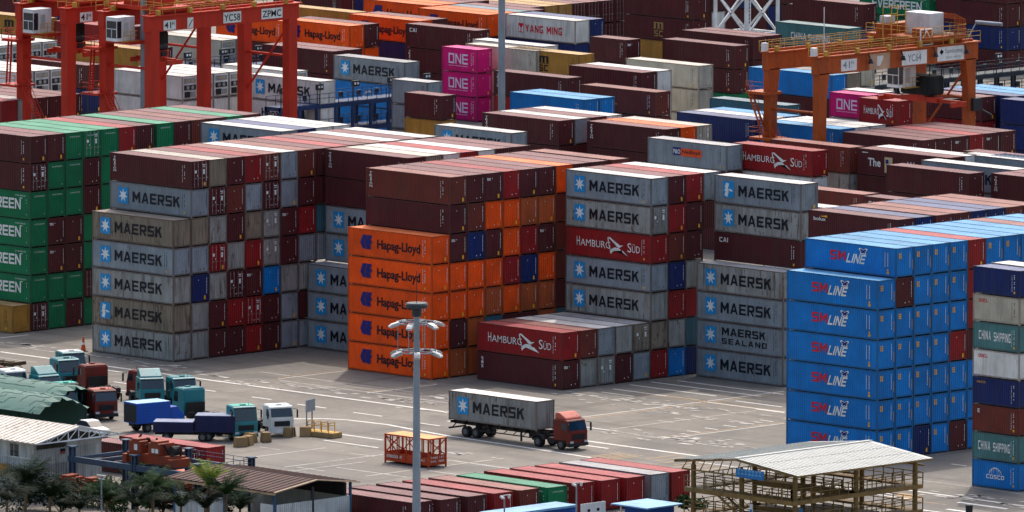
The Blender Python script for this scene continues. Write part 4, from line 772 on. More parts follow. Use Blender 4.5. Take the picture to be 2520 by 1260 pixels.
(-44.57, 129.63, 2.912, '4', 2.896, 'N', 'b', '', ''),
(-44.57, 129.63, 0.006, '4', 2.896, 'N', 'b', '', ''),
(-44.57, 132.13, 5.818, '4', 2.896, 'W', 'b', '', ''),
(-44.57, 132.13, 2.912, '4', 2.896, 'W', 'b', '', ''),
(-44.57, 132.13, 0.006, '4', 2.896, 'W', 'b', '', ''),
(-44.57, 134.63, 5.818, '4', 2.896, 'U', 'b', '', ''),
(-44.57, 134.63, 2.912, '4', 2.896, 'U', 'b', '', ''),
(-44.57, 134.63, 0.006, '4', 2.896, 'U', 'b', '', ''),
(-31.4, 129.52, 5.818, '4', 2.896, 'U', 'b', '', ''),
(-31.4, 129.52, 2.912, '4', 2.896, 'U', 'b', '', ''),
(-31.4, 129.52, 0.006, '4', 2.896, 'U', 'b', '', ''),
(-31.4, 132.02, 5.818, '4', 2.896, 'W', 'b', '', ''),
(-31.4, 132.02, 2.912, '4', 2.896, 'W', 'b', '', ''),
(-31.4, 132.02, 0.006, '4', 2.896, 'W', 'b', '', ''),
(-31.4, 134.52, 5.818, '4', 2.896, 'W', 'b', '', ''),
(-31.4, 134.52, 2.912, '4', 2.896, 'W', 'b', '', ''),
(-31.4, 134.52, 0.006, '4', 2.896, 'W', 'b', '', ''),
(-72.81, 176.97, 0.002, '2', 2.896, 'W', 'b', '', ''),
(-73.94, 180.3, 2.908, '2', 2.896, 'W', 'b', '', ''),
(-73.94, 180.3, 0.002, '2', 2.896, 'W', 'b', '', ''),
(-66.14, 174.99, 0.002, '2', 2.896, 'M', 'b', '', ''),
(-62.47, 185.24, 0.002, '4', 2.896, 'M', 'b', '', ''),
(-60.55, 188.53, 0.002, '4', 2.896, 'N', 'b', '', ''),
(-60.55, 191.03, 2.908, '4', 2.896, 'U', 'b', '', ''),
(-60.55, 191.03, 0.002, '4', 2.896, 'U', 'b', '', ''),
(-60.55, 193.53, 2.908, '4', 2.896, 'U', 'b', '', ''),
(-60.55, 193.53, 0.002, '4', 2.896, 'U', 'b', '', ''),
(-17.37, 128.13, 5.818, '4', 2.896, 'M', 'b', '', ''),
(-17.37, 128.13, 2.912, '4', 2.896, 'M', 'b', '', ''),
(-17.37, 128.13, 0.006, '4', 2.896, 'M', 'b', '', ''),
(-17.37, 130.63, 5.818, '4', 2.896, 'M', 'b', '', ''),
(-17.37, 130.63, 2.912, '4', 2.896, 'M', 'b', '', ''),
(-17.37, 130.63, 0.006, '4', 2.896, 'M', 'b', '', ''),
(-17.37, 133.13, 5.818, '4', 2.896, 'M', 'b', '', ''),
(-17.37, 133.13, 2.912, '4', 2.896, 'M', 'b', '', ''),
(-17.37, 133.13, 0.006, '4', 2.896, 'M', 'b', '', ''),
(-17.37, 135.63, 5.818, '4', 2.896, 'M', 'b', '', ''),
(-17.37, 135.63, 2.912, '4', 2.896, 'M', 'b', '', ''),
(-17.37, 135.63, 0.006, '4', 2.896, 'M', 'b', '', ''),
(-17.37, 138.13, 5.818, '4', 2.896, 'M', 'b', '', ''),
(-17.37, 138.13, 2.912, '4', 2.896, 'M', 'b', '', ''),
(-17.37, 138.13, 0.006, '4', 2.896, 'M', 'b', '', ''),
(-17.37, 140.63, 5.818, '4', 2.896, 'M', 'b', '', ''),
(-17.37, 140.63, 2.912, '4', 2.896, 'M', 'b', '', ''),
(-17.37, 140.63, 0.006, '4', 2.896, 'M', 'b', '', ''),
(-17.78, 117.11, 2.912, '4', 2.896, 'M', 'b', '', ''),
(-17.78, 117.11, 0.006, '4', 2.896, 'M', 'b', '', ''),
(-18.04, 111.59, 2.912, '4', 2.896, 'W', 'b', '', ''),
(-18.04, 111.59, 0.006, '4', 2.896, 'W', 'b', '', ''),
(-28.16, 108.58, 2.912, '4', 2.896, 'M', 'b', '', ''),
(-58.99, 113.3, 2.912, '4', 2.896, 'M', 'b', '', ''),
(-58.99, 113.3, 0.006, '4', 2.896, 'M', 'b', '', ''),
(-58.99, 115.8, 2.912, '4', 2.896, 'M', 'b', '', ''),
(-58.99, 115.8, 0.006, '4', 2.896, 'M', 'b', '', ''),
(-58.99, 118.3, 5.818, '4', 2.896, 'M', 'b', '', ''),
(-58.99, 118.3, 2.912, '4', 2.896, 'M', 'b', '', ''),
(-58.99, 118.3, 0.006, '4', 2.896, 'M', 'b', '', ''),
(-58.99, 120.8, 5.818, '4', 2.896, 'W', 'b', '', ''),
(-58.99, 120.8, 2.912, '4', 2.896, 'W', 'b', '', ''),
(-58.99, 120.8, 0.006, '4', 2.896, 'W', 'b', '', ''),
(-44.68, 115.6, 2.912, '4', 2.896, 'M', 'b', '', ''),
(-44.68, 115.6, 0.006, '4', 2.896, 'M', 'b', '', ''),
(-44.68, 118.1, 5.818, '4', 2.896, 'M', 'b', '', ''),
(-44.68, 118.1, 2.912, '4', 2.896, 'M', 'b', '', ''),
(-44.68, 118.1, 0.006, '4', 2.896, 'M', 'b', '', ''),
(-44.68, 120.6, 5.818, '4', 2.896, 'M', 'b', '', ''),
(-44.68, 120.6, 2.912, '4', 2.896, 'M', 'b', '', ''),
(-44.68, 120.6, 0.006, '4', 2.896, 'M', 'b', '', ''),
(-53.7, 100.77, 5.818, '4', 2.896, 'G', 'b', '', ''),
(-53.7, 100.77, 2.912, '4', 2.896, 'G', 'b', '', ''),
(-53.7, 100.77, 0.006, '4', 2.896, 'G', 'b', '', ''),
(-3.4, 117.65, 2.912, '5', 2.896, 'M', 'b', '', ''),
(-3.4, 117.65, 0.006, '5', 2.896, 'M', 'b', '', ''),
(-3.4, 120.15, 5.818, '5', 2.896, 'W', 'b', '', ''),
(-3.4, 120.15, 2.912, '5', 2.896, 'W', 'b', '', ''),
(-3.4, 120.15, 0.006, '5', 2.896, 'W', 'b', '', ''),
(9.58, 114.1, 2.912, '5', 2.896, 'G', 'b', '', ''),
(9.58, 114.1, 0.006, '5', 2.896, 'G', 'b', '', ''),
(8.14, 121.7, 5.818, '5', 2.896, 'G', 'b', '', ''),
(8.14, 121.7, 2.912, '5', 2.896, 'G', 'b', '', ''),
(8.14, 121.7, 0.006, '5', 2.896, 'G', 'b', '', ''),
(8.66, 108.05, 2.912, '4', 2.896, 'M', 'b', '', ''),
(8.66, 108.05, 0.006, '4', 2.896, 'M', 'b', '', ''),
(22.02, 110.27, 5.818, '4', 2.896, 'W', 'b', '', ''),
(22.02, 110.27, 2.912, '4', 2.896, 'W', 'b', '', ''),
(22.02, 110.27, 0.006, '4', 2.896, 'W', 'b', '', ''),
(22.02, 112.77, 5.818, '4', 2.896, 'M', 'b', '', ''),
(22.02, 112.77, 2.912, '4', 2.896, 'M', 'b', '', ''),
(22.02, 112.77, 0.006, '4', 2.896, 'M', 'b', '', ''),
(14.58, 85.65, 5.818, '4', 2.896, 'B', 'b', '', ''),
(14.58, 85.65, 2.912, '4', 2.896, 'B', 'b', '', ''),
(14.58, 85.65, 0.006, '4', 2.896, 'B', 'b', '', ''),
(27.6, 84.88, 5.818, '4', 2.896, 'M', 'b', '', ''),
(27.6, 84.88, 2.912, '4', 2.896, 'M', 'b', '', ''),
(27.6, 84.88, 0.006, '4', 2.896, 'M', 'b', '', ''),
(23.44, 74.08, 5.818, '4', 2.896, 'W', 'b', '', ''),
(23.44, 74.08, 0.006, '4', 2.896, 'W', 'b', '', ''),
(4.88, 124.02, 5.818, '4', 2.896, 'M', 'b', '', ''),
(4.88, 124.02, 2.912, '4', 2.896, 'M', 'b', '', ''),
(4.88, 124.02, 0.006, '4', 2.896, 'M', 'b', '', ''),
(9.83, 122.89, 5.818, '4', 2.896, 'U', 'b', '', ''),
(9.83, 122.89, 2.912, '4', 2.896, 'U', 'b', '', ''),
(9.83, 122.89, 0.006, '4', 2.896, 'U', 'b', '', ''),
(-137.07, 100.65, 2.908, '4', 2.896, 'M', 'b', '', ''),
(-137.07, 100.65, 0.002, '4', 2.896, 'M', 'b', '', ''),
(-137.07, 103.15, 2.908, '4', 2.896, 'M', 'b', '', ''),
(-137.07, 103.15, 0.002, '4', 2.896, 'M', 'b', '', ''),
(-137.07, 105.65, 2.908, '4', 2.896, 'M', 'b', '', ''),
(-137.07, 105.65, 0.002, '4', 2.896, 'M', 'b', '', ''),
(-137.07, 108.15, 2.908, '4', 2.896, 'M', 'b', '', ''),
(-137.07, 108.15, 0.002, '4', 2.896, 'M', 'b', '', ''),
(-137.07, 110.65, 2.908, '4', 2.896, 'M', 'b', '', ''),
(-137.07, 110.65, 0.002, '4', 2.896, 'M', 'b', '', ''),
(-127.7, 142.18, 0.002, '4', 2.896, 'W', 'b', '', ''),
(-137.87, 147.39, 0.002, '4', 2.896, 'W', 'b', '', ''),
(-170.1, 166.17, 0.002, '4', 2.896, 'W', 'b', '', ''),
(-170.1, 168.67, 0.002, '4', 2.896, 'W', 'b', '', ''),
(-142.76, 134.29, 0.002, '4', 2.896, 'W', 'b', '', ''),
(-142.76, 136.79, 0.002, '4', 2.896, 'W', 'b', '', ''),
(-142.76, 139.29, 0.002, '4', 2.896, 'W', 'b', '', ''),
(-142.76, 141.79, 0.002, '4', 2.896, 'W', 'b', '', ''),
(-144.13, 151.34, 0.0, '4', 2.896, 'W', 'b', '', ''),
(-144.13, 153.84, 0.0, '4', 2.896, 'W', 'b', '', ''),
(-183.79, 142.05, 2.908, '4', 2.896, 'W', 'b', '', ''),
(-183.79, 142.05, 0.002, '4', 2.896, 'W', 'b', '', ''),
(-183.79, 144.55, 2.908, '4', 2.896, 'W', 'b', '', ''),
(-183.79, 144.55, 0.002, '4', 2.896, 'W', 'b', '', ''),
(-183.79, 147.05, 2.908, '4', 2.896, 'W', 'b', '', ''),
(-183.79, 147.05, 0.002, '4', 2.896, 'W', 'b', '', ''),
(-183.79, 149.55, 2.908, '4', 2.896, 'W', 'b', '', ''),
(-183.79, 149.55, 0.002, '4', 2.896, 'W', 'b', '', ''),
(-159.35, 123.53, 2.908, '4', 2.896, 'W', 'b', '', ''),
(-159.35, 123.53, 0.002, '4', 2.896, 'W', 'b', '', ''),
(-159.35, 126.03, 2.908, '4', 2.896, 'W', 'b', '', ''),
(-159.35, 126.03, 0.002, '4', 2.896, 'W', 'b', '', ''),
(-159.35, 128.53, 2.908, '4', 2.896, 'W', 'b', '', ''),
(-159.35, 128.53, 0.002, '4', 2.896, 'W', 'b', '', ''),
(-204.13, 168.16, 2.908, '4', 2.896, 'K', 'b', '', ''),
(-204.13, 168.16, 0.002, '4', 2.896, 'K', 'b', '', ''),
(-227.5, 186.38, 2.908, '4', 2.896, 'M', 'b', '', ''),
(-227.5, 186.38, 0.002, '4', 2.896, 'M', 'b', '', ''),
(-227.5, 188.88, 0.002, '4', 2.896, 'M', 'b', '', ''),
(-227.5, 191.38, 0.002, '4', 2.896, 'N', 'b', '', ''),
(-168.57, 154.3, 2.908, '4', 2.896, 'M', 'b', '', ''),
(-168.57, 154.3, 0.002, '4', 2.896, 'M', 'b', '', ''),
(-189.45, 167.77, 0.002, '4', 2.896, 'M', 'b', '', ''),
(-189.45, 170.27, 2.908, '4', 2.896, 'M', 'b', '', ''),
(-189.45, 170.27, 0.002, '4', 2.896, 'M', 'b', '', ''),
(-181.6, 187.48, 0.002, '4', 2.896, 'M', 'b', '', ''),
(-183.38, 200.86, 2.908, '4', 2.896, 'M', 'b', '', ''),
(-183.38, 200.86, 0.002, '4', 2.896, 'M', 'b', '', ''),
(-200.38, 214.88, 0.002, '4', 2.896, 'M', 'b', '', ''),
(-200.38, 217.38, 2.908, '4', 2.896, 'M', 'b', '', ''),
(-200.38, 217.38, 0.002, '4', 2.896, 'M', 'b', '', ''),
(-200.38, 219.88, 5.814, '4', 2.896, 'M', 'b', '', ''),
(-200.38, 219.88, 2.908, '4', 2.896, 'M', 'b', '', ''),
(-200.38, 219.88, 0.002, '4', 2.896, 'M', 'b', '', ''),
(-106.41, 141.1, 0.002, '2', 2.896, 'K', 'b', '', ''),
(-148.13, 194.9, 3.694, '2', 2.896, 'C', 'b', '', ''),
(-148.13, 194.9, 0.788, '2', 2.896, 'C', 'b', '', ''),
(-138.26, 189.14, 2.908, '4', 2.896, 'W', 'b', '', ''),
(-138.26, 189.14, 0.002, '4', 2.896, 'W', 'b', '', ''),
(-98.63, 202.65, 0.002, '4', 2.896, 'W', 'b', '', ''),
]
LINES=[([(-18.6, -6.9), (47.1, -6.9)], 0.42, 0), ([(71.1, -12.1), (88.1, -12.1)], 0.42, 0), ([(51.8, -11.5), (70.5, -11.5)], 0.42, 0), ([(39.4, -22.3), (42.0, -19.2), (44.3, -18.1), (49.7, -17.7), (54.1, -18.4), (59.6, -19.2), (70.6, -19.7), (79.8, -20.3)], 0.38, 0), ([(79.8, -20.3), (94.1, -20.3)], 0.38, 0), ([(-1.5, -9.1), (2.1, -9.1)], 0.3, 0), ([(2.3, -13.1), (4.2, -13.1)], 0.3, 0), ([(15.5, -12.6), (19.7, -12.6)], 0.3, 0), ([(25.3, -12.9), (28.1, -12.9)], 0.3, 0), ([(32.5, -13.5), (36.6, -13.5)], 0.3, 0), ([(40.8, -13.8), (44.9, -13.8)], 0.3, 0), ([(50.9, -14.7), (54.0, -14.7)], 0.3, 0), ([(7.2, -14.9), (13.2, -14.9)], 0.3, 0), ([(10.0, -18.9), (13.5, -18.9)], 0.3, 0), ([(51.4, -25.9), (57.6, -25.9)], 0.34, 0), ([(53.7, -30.1), (61.3, -30.1)], 0.3, 0), ([(72.3, -31.4), (84.9, -31.4)], 0.3, 2), ([(68.7, -42.7), (78.3, -42.7)], 0.25, 2), ([(71.2, -38.0), (83.4, -38.0)], 0.27, 2), ([(62.2, -34.8), (65.6, -34.8)], 0.19, 2), ([(66.0, -45.4), (69.9, -45.4)], 0.19, 2), ([(53.0, -38.0), (55.9, -38.0)], 0.19, 2), ([(57.9, -44.7), (57.9, -33.9)], 0.27, 2), ([(65.2, -46.3), (65.2, -32.3)], 0.25, 2), ([(75.2, -45.1), (75.2, -26.7)], 0.27, 2), ([(67.8, -51.9), (67.8, -38.0)], 0.23, 2), ([(16.2, -0.9), (16.2, 9.0)], 0.23, 1), ([(17.0, -1.4), (17.0, 8.2)], 0.19, 0), ([(30.3, -2.2), (30.3, 7.9)], 0.23, 1), ([(31.0, -2.5), (31.0, 7.2)], 0.19, 0), ([(11.5, 1.2), (35.1, 1.2)], 0.23, 2), ([(17.8, -2.0), (50.5, -2.0)], 0.27, 2), ([(45.7, 17.4), (57.8, 17.4)], 0.3, 0), ([(44.6, 20.9), (56.8, 20.9)], 0.3, 0), ([(44.5, 24.0), (60.0, 24.0)], 0.3, 0), ([(45.7, 26.6), (60.6, 26.6)], 0.3, 0), ([(46.7, 14.8), (51.3, 14.8)], 0.3, 0), ([(49.9, 16.8), (70.3, 16.8)], 0.23, 1), ([(53.4, 17.3), (69.8, 17.3)], 0.23, 1), ([(59.5, 16.9), (70.2, 16.9)], 0.3, 0), ([(60.8, 19.6), (67.2, 19.6)], 0.3, 0), ([(66.5, 16.6), (70.5, 16.6)], 0.27, 0), ([(59.7, -1.5), (59.7, 27.6)], 0.25, 1), ([(58.9, -1.1), (58.9, 28.4)], 0.19, 0), ([(67.3, -5.1), (67.3, 15.8)], 0.19, 2), ([(75.2, -5.9), (75.2, 11.7)], 0.25, 1), ([(75.9, -6.0), (75.9, 11.0)], 0.19, 0), ([(64.0, -5.0), (67.7, -5.0)], 0.3, 0), ([(73.5, -14.5), (77.1, -14.5)], 0.38, 0), ([(71.7, -5.6), (83.9, -5.6)], 0.23, 2), ([(68.0, -5.2), (75.8, -5.2)], 0.19, 2), ([(73.2, 0.2), (75.0, 0.2)], 0.23, 0), ([(73.0, 2.9), (74.8, 2.9)], 0.23, 0), ([(72.9, 5.6), (74.7, 5.6)], 0.23, 0), ([(72.7, 8.3), (74.5, 8.3)], 0.23, 0), ([(72.6, 11.0), (74.4, 11.0)], 0.23, 0), ([(65.9, 3.6), (68.1, 3.6)], 0.23, 2), ([(65.7, 6.0), (68.0, 6.0)], 0.23, 2), ([(65.5, 8.5), (67.8, 8.5)], 0.23, 2), ([(80.0, -20.5), (80.0, -15.8)], 0.3, 1), ([(80.8, -20.5), (80.8, -15.9)], 0.3, 1), ([(81.6, -20.5), (81.6, -15.9)], 0.3, 1), ([(82.3, -20.5), (82.3, -15.8)], 0.3, 1), ([(83.1, -20.6), (83.1, -15.8)], 0.3, 1), ([(85.0, -17.3), (85.0, -13.1)], 0.3, 1), ([(86.7, -17.7), (86.7, -13.6)], 0.3, 1), ([(88.3, -18.1), (88.3, -14.0)], 0.3, 1), ([(89.9, -18.5), (89.9, -14.4)], 0.3, 1), ([(91.3, -19.2), (91.3, -15.3)], 0.3, 1), ([(92.8, -19.6), (92.8, -15.7)], 0.3, 1), ([(94.4, -20.1), (94.4, -16.2)], 0.3, 1), ([(117.4, -14.9), (133.5, -14.9)], 0.38, 0), ([(114.3, -14.6), (117.1, -14.6)], 0.38, 0), ([(126.5, -17.5), (132.8, -17.5)], 0.57, 0), ([(119.1, -19.6), (127.0, -19.6)], 0.23, 1), ([(124.1, -23.7), (130.9, -23.7)], 0.38, 0), ([(129.0, -21.7), (133.7, -21.7)], 0.57, 0), ([(107.7, 1.3), (109.7, 1.3)], 0.19, 0), ([(112.8, -9.1), (127.0, -9.1)], 0.23, 2), ([(89.0, -15.2), (103.1, -15.2)], 0.27, 0), ([(99.7, -22.7), (110.4, -22.7)], 0.27, 0), ([(108.1, -18.1), (118.7, -18.1)], 0.3, 0), ([(116.7, -19.3), (123.0, -19.3)], 0.3, 0), ([(122.1, -23.8), (129.4, -23.8)], 0.3, 0), ([(119.1, -18.0), (122.3, -18.0)], 0.76, 1), ([(118.4, -17.1), (121.1, -17.1)], 0.76, 1), ([(120.0, -18.6), (122.8, -18.6)], 0.76, 1), ([(-22.9, -3.0), (-9.1, -3.0)], 0.19, 2), ([(-15.1, -10.1), (-9.6, -10.1)], 0.19, 2), ([(-26.9, 0.6), (-26.9, 4.6)], 0.23, 0)]
SMUDGE=[(22.7, -3.8, 4, 0.5, 26), (37.3, -4.0, 3.5, 0.5, 22), (41.1, -0.1, 3, 0.6, 20), (-5.3, -2.3, 6, 0.5, 26), (-20.4, -1.3, 3, 0.4, 16), (17.7, -6.3, 3, 0.4, 14), (66.9, -7.2, 4, 0.5, 20), (77.7, -3.8, 6, 0.8, 30), (82.2, -5.5, 4, 0.6, 20), (52.5, 11.9, 5, 0.8, 22), (56.7, 11.7, 4, 0.6, 18), (64.6, 8.8, 9, 0.7, 26), (65.7, 13.5, 7, 0.6, 18), (127.9, -15.6, 5, 0.6, 24), (125.2, -13.3, 4, 0.4, 14), (71.2, -27.5, 2, 0.4, 9), (46.9, -7.4, 2, 0.5, 10), (8.2, -4.6, 5, 0.4, 16)]
PALMS=[(91.2, -103.4, 6.5, 3.4, 30, 0, 'tall dark palm before the gabled building, nearest the left edge', 0), (95.7, -109.8, 6.0, 3.2, 28, 0, 'dark palm cut by the lower left corner', 0), (94.1, -103.1, 5.5, 3.0, 28, 0, 'dark palm right of the tall one, below the balcony', 0), (97.0, -98.8, 5, 3.0, 26, 1, 'mid-green palm left of the slim cross-arm pole', 0), (99.2, -95.1, 5.5, 3.2, 30, 1, 'mid-green palm before the right rack bay', 0), (101.6, -99.4, 5, 2.8, 26, 0, 'dark low palm between two mid-green palms', 0), (104.4, -96.5, 5, 2.9, 26, 0, 'dark palm left of the bright yellow-green one', 0), (107.2, -95.7, 7.2, 2.6, 18, 2, 'bright yellow-green upright palm before the rusty shed', 0.45), (109.1, -95.3, 6.5, 2.8, 26, 1, 'arching palm right of the bright yellow-green one', 0), (107.7, -96.6, 5.2, 2.6, 24, 0, 'dark palm below the bright yellow-green one', 0), (99.2, -104.2, 5, 2.6, 24, 0, 'dark palm at the bottom edge under the low red spreader', 0), (109.2, -93.7, 5, 2.5, 22, 0, 'dark palm before the blue shed post', 0)]
SHRUBS=[(69.9, -84.0, 2.6, 3.4, 0, 'big dark shrub under the tall dark palm'), (73.7, -82.9, 2.2, 2.8, 0, 'dark shrub under the palm below the balcony'), (78.5, -80.2, 2.3, 2.8, 1, 'green shrub left of the middle palms'), (81.4, -77.2, 2.4, 2.8, 0, 'dark shrub under the mid-green palm'), (85.3, -74.6, 2.2, 2.6, 0, 'dark shrub under the bright palm'), (66.8, -67.2, 1.3, 2.4, 1, 'small bush inside the rack bay'), (58.7, -65.5, 1.1, 2.6, 0, 'small dark bush behind the rack post'), (64.8, -63.3, 1.2, 1.8, 1, 'small green bush under the right rack bay'), (114.2, -40.6, 1.2, 1.6, 1, 'small bush by the foot of the inspection stand')]
# ---------------------------------------------------------------- shipping containers
# colour code: (paint, roof paling share, dirt, rust, streak)
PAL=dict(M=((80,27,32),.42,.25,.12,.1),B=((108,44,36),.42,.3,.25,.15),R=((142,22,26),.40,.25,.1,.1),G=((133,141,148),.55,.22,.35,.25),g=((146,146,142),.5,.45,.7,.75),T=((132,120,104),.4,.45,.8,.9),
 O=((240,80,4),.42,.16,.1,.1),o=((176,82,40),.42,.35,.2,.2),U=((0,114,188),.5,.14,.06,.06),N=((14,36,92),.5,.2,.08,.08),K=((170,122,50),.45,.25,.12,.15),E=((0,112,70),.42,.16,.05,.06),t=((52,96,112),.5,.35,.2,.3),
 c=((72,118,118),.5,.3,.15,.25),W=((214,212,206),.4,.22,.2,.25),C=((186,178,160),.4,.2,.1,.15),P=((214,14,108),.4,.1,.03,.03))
ROOF_PALE=(214,198,190)  # fade and dust, plus sun and sky glare put into the roof colour
def lerp(a,b,t): return tuple(x+(y-x)*t for x,y in zip(a,b))
def shellm(c): p=PAL[c]; return mat('paint_'+c,p[0],.5,dirt=p[2],rust=p[3],streak=p[4],var=.10)
def roofm(c): p=PAL[c]; return mat('roof_'+c,lerp(p[0],ROOF_PALE,p[1]*.92),.6,dirt=p[2]*.9,rust=p[3]*.7,var=.13,scale=.35,dirtc=(120,96,84),spec=.18)
def framem(c): p=PAL[c]; return mat('frame_'+c,lerp(p[0],(70,48,40),.28 if c not in 'GgTW' else .42),.6,dirt=.4,rust=min(1,p[3]*1.6+.1),streak=.3,var=.1)
LEN={'4':12.192,'2':6.058,'5':13.716}
STEEL=mat('rod_steel',(150,148,146),.45,.3,dirt=.3,rust=.2)
def corr(a,b,d,pit=.278):
    n=max(1,int((b-a)/pit)); p=(b-a)/n; out=[]
    for i in range(n):
        t=a+i*p; out+=[(t,0),(t+.26*p,0),(t+.5*p,d),(t+.76*p,d)]
    out.append((b,0)); return out
_cm={}
def cmeshes(k,h,e):
    key=(k,h,e)
    if key in _cm: return _cm[key]
    L=LEN[k]; W=2.438; s=MB(); z0,z1=.20,h-.10
    def strip(pts):
        kk=len(s.v)
        for p in pts: s.v.append((p[0],p[1],z0)); s.v.append((p[0],p[1],z1))
        for i in range(len(pts)-1): s.f.append((kk+2*i,kk+2*i+2,kk+2*i+3,kk+2*i+1)); s.m.append(0)
    dpt=.006 if e=='r' else .036
    strip([(x,.022+d) for x,d in corr(-L+.1,-.1,dpt)])
    s.face([(-L+.1,W-.03,z0),(-.1,W-.03,z0),(-.1,W-.03,z1),(-L+.1,W-.03,z1)])
    s.face([(-L+.04,.1,z0),(-L+.04,W-.1,z0),(-L+.04,W-.1,z1),(-L+.04,.1,z1)])
    s.box(-L+.1,-.1,.08,W-.08,.10,.18)
    if e=='b': strip([(-.022-d,y) for y,d in corr(.1,W-.1,.04,.25)])
    if e=='r': s.face([(-.03,.1,z0),(-.03,W-.1,z0),(-.03,W-.1,z1),(-.03,.1,z1)])
    shell=s.mesh('shell',[None])
    r=MB(); n=int(L/.62); px=(L-.3)/n
    for i in range(n):
        x=-L+.15+i*px; r.face([(x,.07,h-.035),(x+.72*px,.07,h-.035),(x+.72*px,W-.07,h-.035),(x,W-.07,h-.035)]); r.face([(x+.72*px,.07,h-.035),(x+px,.07,h-.022),(x+px,W-.07,h-.022),(x+.72*px,W-.07,h-.035)])
        r.face([(x,.07,h-.022),(x,.07,h-.035),(x,W-.07,h-.035),(x,W-.07,h-.022)])
    r.box(-L+.12,-.12,.06,W-.06,h-.09,h-.05)
    roof=r.mesh('roof',[None])
    f=MB()
    for x in (-L,-.16):
        for y in (0.004,W-.124): f.box(x,x+.16,y,y+.12,.11,h-.11)
    for x in (-L-.002,-.176):
        for y in (0,W-.162):
            f.box(x,x+.178,y,y+.162,0,.118); f.box(x,x+.178,y,y+.162,h-.118,h)
    for y in (.01,W-.07): f.box(-L+.17,-.17,y,y+.06,h-.115,h-.015); f.box(-L+.17,-.17,y+.02,y+.05,.07,.215)
    for x in (-L+.005,-.085): f.box(x,x+.08,.165,W-.165,h-.125,h-.02); f.box(x,x+.08,.165,W-.165,.13,.25)
    frame=f.mesh('frame',[None])
    _cm[key]=(shell,roof,frame); return _cm[key]
_dm={}
def door_meshes(h):
    if h in _dm: return _dm[h]
    d=MB(); W=1.09
    d.box(-.07,-.03,.01,W-.01,.27,h-.14)
    n=5
    for i in range(n):
        a=.27+(h-.41)/n*i; d.box(-.03,-.008,.06,W-.06,a+.05,a+(h-.41)/n-.05)
    rod=MB()
    for y in (.3,.8):
        rod.tube((.02,y,.18),(.02,y,h-.12),.026,n=6)
        for z in (.5,1.0,1.9,h-.35): rod.box(-.01,.035,y-.06,y+.06,z,z+.07)
        rod.bar((.04,y-.03,1.15),(.04,y+.3,1.12),.035,.05)
    lab=MB(); fe=endp(.003); rect(lab,.35,.62,1.65,1.95,fe); rect(lab,.68,.82,1.3,1.46,fe)
    lab2=MB(); rect(lab2,.28,.72,h-.5,h-.40,fe); rect(lab2,.4,.72,h-.68,h-.6,fe); rect(lab2,.42,.66,1.5,2.0,fe)
    _dm[h]=(d.mesh('door',[None]),rod.mesh('lock_rods',[STEEL]),lab.mesh('placards',[WHITE]),lab2.mesh('placards',[WHITE])); return _dm[h]
_mm={}
def markmesh(k,h,var,cc):
    key=(k,h,var,cc)
    if key in _mm: return _mm[key]
    m=MB(); a=front(); b=endp(); rd=random.Random(var*77+len(k))
    x=-1.05 if k!='2' else -.75
    if var<4:
        for j in range(9):
            if rd.random()<.8: rect(m,x,x+.10,h-.55-j*.16,h-.46-j*.16,a,0)
        z=h-.5
        while z>h-2.0: l=rd.uniform(.05,.3); rect(m,x-.28,x-.235,z-l,z,a,0); z-=l+.06
        if rd.random()<.5: rect(m,x-.05,x+.16,.35,.58,a,1)
        z=h-.4
        while z>h-1.9: l=rd.uniform(.08,.35); rect(m,2.08,2.13,z-l,z,b,0); z-=l+.05
        m.face([b(.9,h-.62),b(1.02,h-.62),b(.96,h-.5)],0)
        if var in (1,2): rect(m,1.72,1.95,.3,.68,b,1)
        if var in (0,3): rect(m,1.2,1.3,.42,.52,b,0); rect(m,1.75,1.84,.46,.56,b,0)
    elif var==4: # pair of yellow squares on the blue ends
        for q in range(3):
            rect(m,.36,.52,h-1.05+q*.19,h-.9+q*.19,b,1); rect(m,.57,.73,h-1.05+q*.19,h-.9+q*.19,b,1)
        z=h-.45
        while z>h-1.9: l=rd.uniform(.05,.2); rect(m,1.86,1.92,z-l,z,b,0); z-=l+.04
        rect(m,2.2,2.25,.7,1.7,b,1)
        for j in range(10):
            if rd.random()<.85: rect(m,-1.15,-1.05,h-.5-j*.15,h-.41-j*.15,a,0)
        rect(m,-1.5,-1.45,h-1.9,h-.5,a,0); rect(m,-1.25,-.95,.32,.55,a,1); rect(m,-1.2,-1.0,.6,.8,a,1)
    elif var==5: # green boxes: thin white words
        put(m,text_polys('EVERGREEN',.01,0,1.5),.6,1.95,h-.55,h-.42,b,0)
        put(m,text_polys('EVERGREEN',.01,0,1.5),-2.3,-.7,h-.5,h-.36,a,0); rect(m,-1.6,-1.2,h-.72,h-.64,a,0)
        for z in (.5,1.7,2.0): rect(m,-.62,-.54,z,z+.09,a,0)
        rect(m,1.9,1.98,.5,.57,b,0)
    _mm[key]=m.mesh('markings',[WHITE if cc=='w' else DARK,YEL]); return _mm[key]
def star(n=7,ri=.42):
    return [(.5+.5*math.sin(math.pi*i/n)*(1 if i%2==0 else ri),.5+.5*math.cos(math.pi*i/n)*(1 if i%2==0 else ri)) for i in range(2*n)]
BIRD1=[(0,.98),(.12,1),(.34,.80),(.52,.66),(.62,.58),(.78,.60),(.66,.50),(.56,.42),(.44,.50),(.40,.58),(.26,.74),(.12,.88)]
BIRD2=[(.12,.16),(.2,.34),(.36,.44),(.55,.42),(.62,.36),(.8,.14),(1,0),(.96,.06),(.74,.3),(.66,.2),(.5,.2),(.34,.24),(.22,.12),(.16,.02)]
BIRD3=[(.0,.95),(.05,.6),(.17,.05),(.2,.05),(.09,.6),(.05,.93)]
_lm={}
